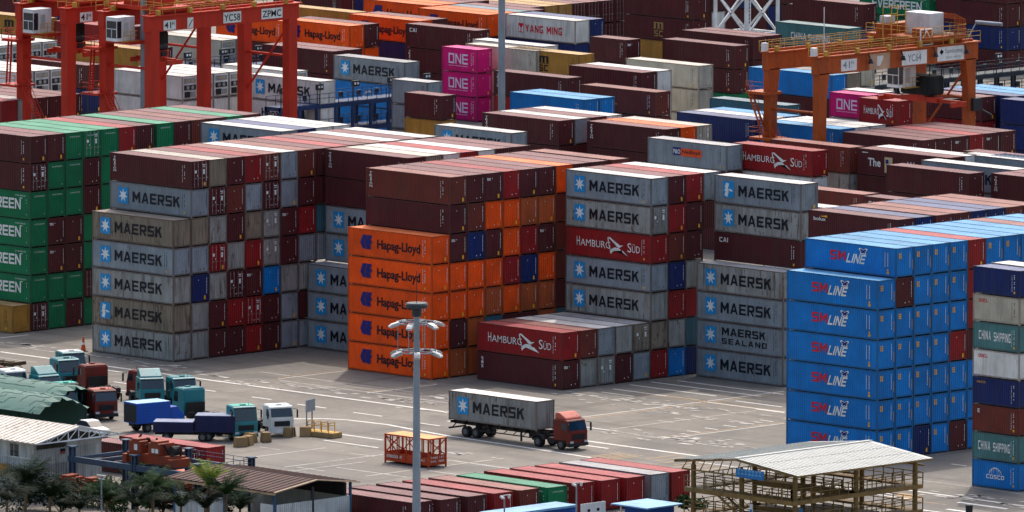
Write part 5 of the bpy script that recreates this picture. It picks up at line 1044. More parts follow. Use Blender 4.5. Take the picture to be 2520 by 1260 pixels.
def logo(code,L,h,cc):
    """returns [(part name, mesh)]"""
    key=(code,L,h,cc)
    if key in _lm: return _lm[key]
    out=[]; a=front(); a2=front(.016); a3=front(.02); b=endp()
    def one(name,mats): m=MB(); out.append((name,m,mats)); return m
    dz=h-2.896
    if code in ('MK','MKd','MS'):
        o=0 if L<13 else -.9
        m=one('emblem',[CYAN,WHITE]); u0=-L+1.25; rect(m,u0,u0+1.5,.7+dz,2.37+dz,a,0)
        c=[a2(u0+.06+1.38*p,.82+dz+1.44*q) for p,q in star()]
        ctr=a2(u0+.75,1.54+dz)
        for i in range(14):
            if code=='MKd' and i in (0,1,2,12,13,5,6): continue
            m.face([ctr,c[i],c[(i+1)%14]],1)
        if code=='MKd': poly(m,[(0,.1),(.5,0),(.7,.3),(.62,.62),(.8,.95),(.3,1),(.1,.7),(.2,.4)],u0+.2,u0+1.0,.75+dz,2.2+dz,a3,1)
        m=one('lettering',[DARK])
        if code=='MS':
            put(m,block('MAERSK',.22),-L+3.6,-L+9.7,1.62+dz,2.4+dz,a); put(m,block('SEALAND',.4),-L+3.6,-L+9.9,.75+dz,1.32+dz,a)
        else: put(m,block('MAERSK',.22),-L+3.4,-L+10.45,.96+dz,2.05+dz,a)
    elif code=='HL':
        m=one('emblem',[NAVYI])
        u0=-L+1.8; u1=-L+3.5
        poly(m,[(0,.42),(.22,1),(.60,1),(.38,.5),(.50,0),(.2,.04)],u0,u1,.84,2.28,a); poly(m,[(.63,1),(1,1),(.86,.68),(1,.6),(.97,.42),(.87,.42),(.9,0),(.54,0),(.43,.5)],u0,u1,.84,2.28,a2)
        m=one('lettering',[DARK]); put(m,text_polys('Hapag-Lloyd',.022),-L+4.25,-L+10.5,.72,1.94,a)
    elif code in ('HS','HSb'):
        m=one('lettering',[WHITE]); s_=L/12.192
        if code=='HS': A=(1.6,2.1,6.4,8.85,10.6,6.0,8.9)
        else: A=(.65,1.3,5.9,9.3,11.7,5.8,9.1)
        A=[x*s_ for x in A]
        put(m,text_polys('H',0),-L+A[0],-L+A[1]-.05,1.12,2.05,a); put(m,text_polys('AMBURG',-.002),-L+A[1]+.05,-L+A[2],1.12,1.82,a)
        put(m,text_polys('S',0),-L+A[3],-L+A[3]+.55*s_,.98,1.92,a); put(m,text_polys('ÜD',-.002),-L+A[3]+.65*s_,-L+A[4],.98,1.84,a)
        m=one('emblem',[WHITE])
        for i,B in enumerate((BIRD1,BIRD2,BIRD3)): poly(m,B,-L+A[5],-L+A[6],.55,2.3,front(.012+.003*i))
    elif code=='SM':
        m=one('lettering',[REDI,WHITE]); put(m,block('SM'),-L+3.4,-L+5.45,1.14,2.06,a,0); put(m,shear_(block('LINE',.16),.14),-L+5.5,-L+8.25,1.0,1.92,a,1)
        m=one('emblem',[WHITE,NAVYI]); D=[(0,.85),(.12,1),(.28,.93),(.5,.72),(.72,.93),(.88,1),(1,.85),(.92,.62),(.74,.48),(.86,.2),(.7,0),(.5,.16),(.3,0),(.14,.2),(.26,.48),(.08,.62)]
        poly(m,D,-L+7.2,-L+8.4,1.92,2.56,a,0); poly(m,[(.5+(x-.5)*.72,.5+(y-.5)*.68) for x,y in D],-L+7.2,-L+8.4,1.92,2.56,a2,1)
    elif code=='EV':
        m=one('lettering',[WHITE]); put(m,block('EVERGREEN',.12),-L+2.2,-L+10.75,1.02,2.12,a)
    elif code=='EM':
        m=one('emblem',[WHITE,PAINT('E')]); P=[(.5+.5*math.cos(i*math.pi/8),.5+.5*math.sin(i*math.pi/8)) for i in range(16)]
        poly(m,P,.95,1.55,1.85,2.4,b,0); poly(m,P,1.2,1.3,1.95,2.3,endp(.018),1)
    elif code=='TR':
        m=one('lettering',[WHITE])
        for i,ch in enumerate('TRITON'): put(m,text_polys(ch,.015),-L+.55+(0 if ch!='I' else .12),-L+.95-(0 if ch!='I' else .12),h-.55-i*.27,h-.33-i*.27,a)
    elif code=='TX': m=one('lettering',[WHITE]); put(m,text_polys('tex',.018),.22,.78,h-.78,h-.45,b)
    elif code=='TXf':
        m=one('lettering',[WHITE]); put(m,text_polys('tex',.018),.22,.78,h-.78,h-.45,b)
        for i,ch in enumerate('tex'): put(m,text_polys(ch,.015),-L+.6,-L+.95,h-.8-i*.4,h-.48-i*.4,a)
    elif code=='CAI': m=one('lettering',[WHITE]); put(m,block('CAI'),-L+.75,-L+1.95,h-.95,h-.48,a)
    elif code=='BX':
        m=one('lettering',[WHITE,YEL]); put(m,text_polys('bolux',.012),-L+.75,-L+2.4,h-.95,h-.6,a,0); m.face([a(-L+1.5,h-.52),a(-L+2.6,h-.38),a(-L+2.6,h-.6)],1)
    elif code=='CO':
        m=one('lettering',[WHITE]); cx=-L/2; put(m,block('COSCO'),cx-1.15,cx+1.15,.92,1.3,a)
        m=one('emblem',[WHITE])
        for q,(w_,hh) in enumerate(((.82,.62),(.42,.66))):
            for sx in (-1,1):
                pts=[(cx+(.12*sx if q else 0)+w_*math.cos(t*math.pi/10)*1.0,1.36+hh*math.sin(t*math.pi/10)) for t in range(11)]
                if q==0 and sx==1: break
                for i in range(10):
                    m.face([front(.012+.002*(q*2+sx))(*pts[i]),front(.012+.002*(q*2+sx))(*pts[i+1]),front(.012+.002*(q*2+sx))(pts[i+1][0]*.94+cx*.06,pts[i+1][1]-.06),front(.012+.002*(q*2+sx))(pts[i][0]*.94+cx*.06,pts[i][1]-.06)])
    elif code=='CS':
        m=one('lettering',[WHITE]); q=(.8,4.9) if L<8 else (2.6,9.2)
        mid=q[0]+(q[1]-q[0])*.40
        put(m,block('CHINA',.3),-L+q[0],-L+mid-.08,.95,1.8,a); put(m,block('SHIPPING',.3),-L+mid+.3,-L+q[1],.9,1.75,a)
    elif code=='OO': m=one('lettering',[REDI]); put(m,block('OOCL'),-L+.75,-L+1.95,h-.72,h-.42,a)
    elif code=='YM':
        m=one('lettering',[REDI]); put(m,block('YANG MING',.25),-L+3.5,-L+9.9,.95,1.85,a)
        m=one('emblem',[REDI,WHITE]); rect(m,-L+2.3,-L+3.2,.85,1.95,a,0); m.face([a2(-L+2.38,.92),a2(-L+2.66,.92),a2(-L+2.66,1.4),a2(-L+2.4,1.75)],1); m.face([a2(-L+2.84,.92),a2(-L+3.12,.92),a2(-L+3.1,1.75),a2(-L+2.84,1.4)],1)
    elif code=='MSC':
        m=one('lettering',[DARK if cc=='K' else BROWNK]); c0=-L/2
        put(m,block('m'),c0-.85,c0+.8,1.5,2.3,a); rect(m,c0-1.0,c0+.95,1.4,1.45,a); put(m,block('SC',.25),c0-.8,c0+.75,.5,1.25,a)
    elif code=='ONE':
        m=one('lettering',[PINKW]); u=-L+1.15; za,zb=.98,2.2
        for x0,x1,y0,y1 in ((0,.2,0,1),(.78,.98,0,1),(.2,.78,0,.17),(.2,.78,.83,1)): rect(m,u+x0,u+x1,za+y0*(zb-za),za+y1*(zb-za),a)
        v=u+1.16
        for q in ([(0,0),(.19,0),(.19,1),(0,1)],[(.81,0),(1,0),(1,1),(.81,1)]): poly(m,q,v,v+1.0,za,zb,a)
        poly(m,[(.19,1),(.19,.72),(.81,0),(.81,.28)],v,v+1.0,za,zb,a)
        e=v+1.18
        for x0,x1,y0,y1 in ((0,.2,0,1),(.2,.95,0,.17),(.2,.95,.42,.58),(.2,.95,.83,1)): rect(m,e+x0,e+x1,za+y0*(zb-za),za+y1*(zb-za),a)
        put(m,text_polys('OCEAN NETWORK EXPRESS',.01),u,u+3.25,.68,.8,a)
    elif code=='OC': m=one('lettering',[YEL]); put(m,block('OCL'),-L+4.3,-L+5.6,1.2,1.65,a); rect(m,-L+4.3,-L+6.0,1.02,1.08,a)
    elif code=='OW': m=one('lettering',[WHITE]); put(m,text_polys('OnTheWayToNet',.012),-L+2.0,-L+6.3,.95,1.4,a)
    elif code=='PO':
        m=one('nameplate',[NAVYI,ORI]); rect(m,-L+3.9,-L+5.15,1.3,2.15,a,0); rect(m,-L+5.15,-L+8.3,1.25,2.1,a,1)
        m=one('lettering',[WHITE,DARK]); put(m,text_polys('P&O',.02),-L+4.0,-L+5.05,1.45,1.95,a2,0); put(m,text_polys('Nedlloyd',.02),-L+5.35,-L+8.1,1.42,1.95,a2,1)
    elif code=='TH':
        m=one('lettering',[WHITE]); put(m,text_polys('The',.02),-L+1.6,-L+3.5,1.05,1.95,a); put(m,text_polys('W',.012),-L+7.5,-L+8.6,1.05,1.95,a); rect(m,-L+.7,-L+1.6,h-.45,h-.36,a)
        m=one('picture_panel',[ink('beige',(196,176,138)),NAVYI]); rect(m,-L+4.1,-L+5.3,.5,2.2,a,0); rect(m,-L+4.25,-L+4.7,1.5,1.95,a2,1)
    elif code=='ZIM': m=one('lettering',[WHITE]); put(m,block('ZIM'),.9,1.9,h-.85,h-.5,b)
    elif code=='E2': m=one('lettering',[WHITE]); put(m,text_polys('E',.012),-L+.7,-L+1.0,h-.75,h-.4,a)
    elif code=='SC': m=one('lettering',[YEL]); put(m,text_polys('HASCO',.01),-L+.6,-L+1.7,h-.55,h-.35,a)
    elif code=='HLk': m=one('lettering',[DARK]); put(m,text_polys('Hapag-Lloyd',.022),-L+2.25,-L+9.5,.72,1.94,a)
    _lm[key]=[(n,m.mesh(n,mt)) for n,m,mt in out]; return _lm[key]
def shear_(p,k): return ([((x+k*y)/(1+k),y) for x,y in p[0]],p[1])
def PAINT(c): return shellm(c)
REEF=[None]
def reefer_unit(h):
    if REEF[0]: return REEF[0]
    m=MB(); m.box(-.02,.03,.3,2.15,h*.42,h*.62,0); m.box(-.02,.05,.35,1.2,h*.12,h*.36,0); m.box(-.02,.02,.3,2.15,h*.7,h*.9,1)
    m.tube((.0,.85,h*.52),(.06,.85,h*.52),.24,n=12,mi=1); m.tube((.0,1.6,h*.52),(.06,1.6,h*.52),.24,n=12,mi=1); m.box(-.02,.04,1.35,2.1,h*.14,h*.34,1); m.tube((0,1.1,h*.8),(.03,1.1,h*.8),.1,n=8,mi=2); m.tube((0,1.6,h*.8),(.03,1.6,h*.8),.1,n=8,mi=2)
    REEF[0]=m.mesh('cooling_unit',[mat('unit_dark',(34,36,40),.6),mat('unit_grey',(150,150,146),.6,dirt=.4),YEL]); return REEF[0]
def container(x,y,z,k,h,c,e,lg,label,group,rc):
    name='refrigerated_container' if e=='r' else ('short_container' if k=='2' else 'shipping_container')
    r=empty(name,(x,y,z),0,label,'container',group)
    sh,ro,fr=cmeshes(k,h,e); L=LEN[k]
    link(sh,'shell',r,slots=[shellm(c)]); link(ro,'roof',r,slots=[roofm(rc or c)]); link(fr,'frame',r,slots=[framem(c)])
    rd=random.Random(hash((x,y,z)))
    if e=='d':
        d,rod,l1,l2=door_meshes(h)
        for i,yy in enumerate((.125,1.22)):
            o=link(d,'door',r,(0,yy,0),[shellm(c)]); link(rod,'lock_rods',o); link((l1,l2)[i],'placards',o)
    elif e=='r': link(reefer_unit(h),'cooling_unit',r)
    if k=='2' and c in 'PW': pass
    var=5 if c=='E' else (4 if c=='U' and abs(x-101.5)<.2 else rd.choice((0,1,2,3)))
    if c not in 'WgT' and e!='r': link(markmesh(k,h,var,'d' if c in 'GCK' else 'w'),'markings',r)
    if lg:
        for n,m in logo(lg,L,h,c): link(m,n,r)
    return r
def far_mass(rows):
    """everything past the largest few hundred: one object"""
    mb=MB(); mats=[]; ix={}
    def mi(m):
        if m.name not in ix: ix[m.name]=len(mats); mats.append(m)
        return ix[m.name]
    for (x,y,z,k,h,c,e,lg,rc) in rows:
        sh,ro,fr=cmeshes(k,h,'b')
        if e=='d': sh=cmeshes(k,h,'d')[0]
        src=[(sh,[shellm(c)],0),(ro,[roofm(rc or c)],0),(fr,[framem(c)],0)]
        if e=='d':
            for dy in (.125,1.22): src+=[(door_meshes(h)[0],[shellm(c)],dy),(door_meshes(h)[1],[STEEL],dy)]
        if lg: src+=[(m,list(m.materials),0) for n,m in logo(lg,LEN[k],h,c)]
        for me,ms,dy in src:
            b=len(mb.v); mb.v+=[(v.co.x+x,v.co.y+y+dy,v.co.z+z) for v in me.vertices]
            for p in me.polygons: mb.f.append(tuple(b+i for i in p.vertices)); mb.m.append(mi(ms[p.material_index]))
    o=mb.build('distant_containers',mats); tag(o,'many smaller stacked containers filling the gaps of the far yard','containers',kind='stuff')
for t in TABLE: container(*t)
far_mass(MASS)
# ---------------------------------------------------------------- ground and markings
def ground_mat():
    m=bpy.data.materials.new('yard_concrete'); m.use_nodes=True; n=m.node_tree.nodes; l=m.node_tree.links; b=n['Principled BSDF']; b.inputs['Roughness'].default_value=.75; b.inputs['Specular IOR Level'].default_value=.25
    tc=n.new('ShaderNodeTexCoord')
    def noise(sc,vs=(1,1,1),det=5):
        mp=n.new('ShaderNodeMapping'); mp.inputs['Scale'].default_value=vs; l.new(tc.outputs['Object'],mp.inputs[0]); t=n.new('ShaderNodeTexNoise'); t.inputs['Scale'].default_value=sc; t.inputs['Detail'].default_value=det; l.new(mp.outputs[0],t.inputs['Vector']); return t.outputs['Fac']
    def ramp(s,a,c):
        r=n.new('ShaderNodeMapRange'); r.inputs['From Min'].default_value=a; r.inputs['From Max'].default_value=c; l.new(s,r.inputs['Value']); return r.outputs[0]
    def mul(a,k):
        x=n.new('ShaderNodeMath'); x.operation='MULTIPLY'; l.new(a,x.inputs[0])
        if isinstance(k,float): x.inputs[1].default_value=k
        else: l.new(k,x.inputs[1])
        return x.outputs[0]
    def mix(f,a,c):
        x=n.new('ShaderNodeMix'); x.data_type='RGBA'; l.new(f,x.inputs['Factor'])
        for k,v in (('A',a),('B',c)):
            s=[i for i in x.inputs if i.name==k and i.type=='RGBA'][0]
            if isinstance(v,tuple): s.default_value=(*v,1)
            else: l.new(v,s)
        return [o for o in x.outputs if o.type=='RGBA'][0]
    c=mix(ramp(noise(.06),.35,.65),s2l((112,106,99)),s2l((132,125,115)))
    c=mix(mul(ramp(noise(.9,det=8),.4,.75),.5),c,s2l((102,96,88)))
    c=mix(mul(ramp(noise(.35,(.12,1,1)),.52,.68),.55),c,s2l((82,77,74)))
    c=mix(mul(ramp(noise(.35,(1,.10,1)),.56,.70),.45),c,s2l((79,73,71)))
    c=mix(mul(ramp(noise(.11),.56,.66),.5),c,s2l((88,84,82)))
    c=mix(mul(ramp(noise(2.6,det=6),.64,.70),.7),c,s2l((59,56,53)))
    c=mix(mul(ramp(noise(1.1,(.5,1,1),6),.67,.70),.6),c,s2l((146,143,137)))
    l.new(c,b.inputs['Base Color']); return m
g=MB(); g.face([(-6000,-6000,0),(6000,-6000,0),(6000,6000,0),(-6000,6000,0)]); go=g.build('ground',ground_mat()); tag(go,kind='structure')
LW=mat('line_white',(222,218,210),.7,var=.05,dirt=.3,scale=.8,dirtc=(104,98,92)); LY=mat('line_yellow',(170,140,100),.7,var=.05,dirt=.6,dirtc=(104,98,92)); LP=mat('line_worn',(180,174,166),.7,dirt=.6,dirtc=(104,98,92)); LB=mat('asphalt_patch',(92,86,84),.8,dirt=.4,var=.15)
md=MB(); lv=0
for pts,wd,ci in LINES:
    zz=.004+.0016*(lv%14); lv+=1
    for (ax,ay),(bx,by) in zip(pts,pts[1:]):
        dx,dy=bx-ax,by-ay; L_=math.hypot(dx,dy) or 1; nx,ny=-dy/L_*wd/2,dx/L_*wd/2
        md.face([(ax+nx,ay+ny,zz),(ax-nx,ay-ny,zz),(bx-nx,by-ny,zz),(bx+nx,by+ny,zz)],ci)
tag(md.build('road_markings',[LW,LY,LP]),kind='structure')
rs=random.Random(5); mk=MB()
for (cx,cy,sx,sy,n_) in SMUDGE:
    for i in range(n_):
        x=cx+rs.gauss(0,sx); y=cy+rs.gauss(0,sy); a=rs.uniform(.2,.9); b_=rs.uniform(.08,.3); q=rs.uniform(-.3,.3)
        mk.face([(x-a,y-b_+q*.3,.032),(x+a*.8,y-b_*.7-q*.2,.032),(x+a,y+b_,.032),(x-a*.7,y+b_*1.2,.032)],0)
tag(mk.build('pavement_scuffs',[LP]),kind='structure')
# ---------------------------------------------------------------- gantry cranes
def rail(mb,p,q,h=1.1,step=1.6,r=.05,mi=0):
    p=Vector(p); q=Vector(q); n=max(1,int((q-p).length/step)); up=Vector((0,0,h))
    for i in range(n+1):
        a=p.lerp(q,i/n); mb.bar(a,a+up,r,mi=mi)
    for k in (1,.55): mb.bar(p+up*k,q+up*k,r,mi=mi)
def stairs(mb,p,q,wd=.8,mi=0,ax=(0,1,0)):
    p=Vector(p); q=Vector(q); a=Vector(ax)*wd/2; n=int(abs(q.z-p.z)/.3)
    for s in (-1,1):
        mb.bar(p+a*s,q+a*s,.08,.22,mi); mb.bar(p+a*s+Vector((0,0,1)),q+a*s+Vector((0,0,1)),.05,mi=mi)
        for i in range(0,n,4): c=p.lerp(q,i/n)+a*s; mb.bar(c,c+Vector((0,0,1)),.04,mi=mi)
    for i in range(1,n): c=p.lerp(q,i/n); mb.bar(c-a,c+a,.26,.04,mi)
def panelsign(parent,loc,wd,hg,items,axis='x',back=WHITE,name='sign'):
    """flat sign facing +X (axis x) or -Y (axis y), lettering as its sub-part"""
    m=MB()
    if axis=='x': m.box(-.03,0,0,wd,0,hg); f=endp(.012)
    else: m.box(0,wd,0,.03,0,hg); f=front(.012)
    o=m.build(name,back,parent,loc); t=MB(); ms=[]
    for s,u0,u1,w0,w1,ink_ in items:
        if ink_ not in ms: ms.append(ink_)
        if isinstance(s,str): put(t,text_polys(s,.012),u0,u1,w0,w1,f,ms.index(ink_))
        else: poly(t,s,u0,u1,w0,w1,f,ms.index(ink_))
    if items: t.build('sign_lettering',ms,o)
    return o
def gantry(x,y,paint,paint2,label,span,base,ztop,style):
    """x,y = near-left leg; frames at x and x-base, legs at y and y+span"""
    r=empty('gantry_crane',(x,y,0),0,label,'gantry crane','rubber-tyred gantry cranes over the stacks')
    lg=1.35 if style==0 else 1.1; gd=1.7 if style==0 else 1.9
    for xx in (0,-base):
        for yy in (0,span):
            m=MB(); zt=ztop-gd+.2
            if style==0: m.box(xx-.55,xx+.55,yy-lg/2,yy+lg/2,1.6,zt)
            else:
                s_=1 if yy==0 else -1
                m.prism([(yy-s_*lg/2,1.6),(yy+s_*lg*.45,1.6),(yy+s_*lg*.62,zt-3.2),(yy+s_*lg*1.0,zt),(yy-s_*lg/2,zt)],xx-.5,xx+.5,ax='x')
            m.box(xx-.75,xx+.75,yy-lg*.6,yy+lg*.6,1.4,1.7); m.build('leg',paint,r,bevel=.04)
            wh=MB()
            for dx in (-1.1,1.1): wh.tube((xx+dx,yy-.35,.75),(xx+dx,yy+.35,.75),.75,n=16)
            wh.box(xx-1.5,xx+1.5,yy-.3,yy+.3,.95,1.5); wh.build('bogie',BLACKR,r)
    for yy in (0,span):
        MB().box(-base-.3,.3,yy-.4,yy+.4,1.7,2.7).build('sill_beam',paint,r,bevel=.03)
        m=MB(); m.tube((-base+.4,yy,ztop-gd-4.3),(-.4,yy,ztop-gd-4.3),.16); m.build('tie_bar',paint,r)
        if yy>0: m=MB(); m.tube((-base+.5,yy,ztop-gd-8.5),(-.5,yy,ztop-gd-1),.13); m.build('diagonal_brace',paint,r)
    for xx in (0,-base):
        m=MB(); m.box(xx-.5,xx+.5,-lg/2-.25,span+lg/2+.35,ztop-gd,ztop); m.box(xx-.75,xx+.75,-lg/2-.35,span+lg/2+.6,ztop,ztop+.18); m.box(xx-.12,xx+.12,-.5,span+.5,ztop+.18,ztop+.45)
        m.build('girder',paint,r,bevel=.04)
        m=MB(); rail(m,(xx+.72,-1,ztop+.18),(xx+.72,span+1,ztop+.18),1.15,1.9,.055); rail(m,(xx-.72,-1,ztop+.18),(xx-.72,span+1,ztop+.18),1.15,1.9,.055)
        for i in range(0,int(span),5): m.box(xx+.6,xx+.95,i,i+.5,ztop+.2,ztop+.75)
        m.build('handrail',paint2,r)
    return r
BLACKR=mat('black_rubber',(28,28,30),.85,dirt=.4); CR=mat('crane_red',(186,44,24),.5,dirt=.25,rust=.12,var=.06,scale=.3,dirtc=(70,30,24)); CO_=mat('crane_orange',(170,76,26),.5,dirt=.4,rust=.45,streak=.25,var=.08,scale=.4,dirtc=(96,46,30)); RY=mat('rail_yellow',(196,150,60),.55,dirt=.35,rust=.3); WPAINT=mat('white_paint',(222,222,220),.5,dirt=.18); GLASS=mat('dark_glass',(22,36,48),.08,dirt=.1,var=.05,spec=.8); STEELD=mat('dark_steel',(44,46,52),.6,dirt=.4,rust=.2); STEELB=mat('navy_steel',(30,52,92),.55,dirt=.3,rust=.15); GALV=mat('galvanised',(138,148,158),.45,.25,dirt=.25,rust=.1,var=.08); SPR=mat('spreader_red',(196,52,26),.5,dirt=.3,rust=.2)
def cabin(r,x,y,z,rot=0,k=1.0):
    m=MB(); m.box(x-.9,x+.9,y-1.3,y+1.5,z,z+.35); m.box(x-.9,x+.9,y-1.3,y+1.5,z+2.3,z+2.75); m.box(x-.9,x+.9,y-.5,y+1.5,z+.35,z+2.3)
    for yy in (-1.3,-1.22): pass
    for xx in (-.9,.82): m.box(x+xx,x+xx+.08,y-1.3,y-1.22,z+.35,z+2.3)
    m.box(x-.04,x+.04,y-1.3,y-1.22,z+.35,z+1.4); m.box(x-.9,x+.9,y-1.3,y-1.22,z+1.35,z+1.45)
    o=m.build('operator_cab',WPAINT,r,bevel=.02)
    w=MB(); w.box(x-.84,x+.84,y-1.24,y-.55,z+.4,z+2.25); w.build('cab_window',GLASS,o)
    v=MB(); v.box(x+.9,x+.93,y-.2,y+.5,z+.5,z+2.1); v.build('cab_door',mat('pale_grey',(176,178,178),.5),o)
    l=MB(); rail(l,(x-1.3,y+1.6,z),(x+1.3,y+1.6,z),1.1,.8); rail(l,(x+1.3,y-.6,z),(x+1.3,y+1.6,z),1.1,.8); l.box(x+.92,x+1.4,y-.6,y+1.7,z-.08,z); l.build('cab_walkway',RY,o)
def spreader(r,x,y,z,mt,name='spreader',hl=6.1):
    m=MB(); m.box(x-hl*.5,x+hl*.5,y-.55,y+.55,z+.25,z+.85)
    for sx in (-1,1): m.box(x+sx*hl*.75-hl*.28,x+sx*hl*.75+hl*.28,y-.3,y+.3,z+.3,z+.7); m.box(x+sx*hl-.15,x+sx*hl+.15,y-1.2,y+1.2,z,z+.55)
    m.box(x-1.2,x+1.2,y-.9,y+.9,z+.85,z+1.5)
    o=m.build(name,mt,r,bevel=.03)
    d=MB()
    for i in range(8): d.box(x-1.4+i*.36,x-1.15+i*.36,y-.5+.12*(i%3),y+.4,z+.86,z+1.2+.22*(i%3))
    d.tube((x-.8,y-.7,z+1.9),(x-.8,y+.7,z+1.9),.42,n=12); d.tube((x+.8,y-.7,z+1.9),(x+.8,y+.7,z+1.9),.42,n=12)
    d.build('spreader_machinery',STEELD,o); return o
def rtg_red(loc,label,span,base,ztop,ident):
    r=gantry(loc[0],loc[1],CR,RY,label,span,base,ztop,0)
    ty=2.9
    m=MB(); m.box(-base-.6,.6,ty-2,ty+2.6,ztop+.5,ztop+.95); m.box(-base+1,-1,ty-1.2,ty+1.5,ztop+.95,ztop+2.6); m.build('trolley',CR,r,bevel=.03)
    m=MB()
    for yy in (ty-2,ty+2.6): rail(m,(-base-.6,yy,ztop+.95),(.6,yy,ztop+.95),1.1,1.2)
    m.build('trolley_rail',RY,r)
    cabin(r,-base+3.6,-1.3,ztop-2.9)
    m=MB(); m.box(-base+.3,-base+5.4,-1.2,1.4,ztop-3.3,ztop-2.95); m.box(-base+.4,-base+.8,-.6,.6,ztop-3.2,ztop-gd_)
    m.build('cab_bracket',CR,r)
    o=spreader(r,-base/2+1.6,ty-.2,ztop-5.6,SPR,hl=3.0)
    m=MB(); m.box(-base/2+.6,-base/2+2.6,ty-1.3,ty+.9,ztop-4.0,ztop-1.9); m.build('headblock',BLACKR,r,bevel=.3)
    m=MB()
    for dx in (.8,2.4): 
        for dy in (-1,.6): m.tube((-base/2+dx,ty+dy,ztop-2.2),(-base/2+dx,ty+dy,ztop+.6),.04,n=5)
    m.build('hoist_rope',BLACKR,r)
    m=MB(); z1=ztop-9.4
    m.box(-base-1.9,-base+.9,-2.2,.9,z1,z1+.25); m.box(-base-1.6,-base+.9,-2.0,.9,ztop-4.2,ztop-3.9); stairs(m,(-base+1.0,-.9,z1+.2),(-base+6.2,-.9,2.4)); rail(m,(-base-1.9,-2.2,z1+.25),(-base-1.9,.9,z1+.25)); rail(m,(-base-1.9,-2.2,z1+.25),(-base+.9,-2.2,z1+.25)); rail(m,(-base-1.6,-2,ztop-3.9),(-base-1.6,.9,ztop-3.9)); rail(m,(-base-1.6,-2,ztop-3.9),(-base+.9,-2,ztop-3.9))
    stairs(m,(-base-1.4,-1.2,z1+.3),(-base-1.0,-1.2,ztop-3.9),.5)
    m.build('access_stair',CR,r)
    panelsign(r,(.56,1.3,ztop-gd_+.1),1.9,1.1,[('41',.12,1.15,.2,.92,BLACK),('H',1.3,1.65,.5,.92,BLACK)])
    if ident:
        panelsign(r,(.56,10.6,ztop-gd_+.25),2.8,1.25,[(ident,.12,2.65,.2,1.0,BLACK)]); panelsign(r,(.56,16.6,ztop-gd_+.3),3.3,1.2,[('ZPMC',.15,3.1,.2,.98,BLACK)]); panelsign(r,(.56,5.0,ztop-gd_+.1),.9,1.2,[([(0,0),(.2,0),(1,.8),(1,1)],.1,.8,.15,1.05,BLACK)])
    return r
gd_=1.7
rtg_red((-116.6,105.2,0),'red gantry crane with white number boards at upper left, nearer of the red pair',21.6,7.6,19.6,'YC58')
rtg_red((-130.0,104.6,0),'red gantry crane cut by the left edge, behind its nearer twin',21.2,7.6,19.6,'')
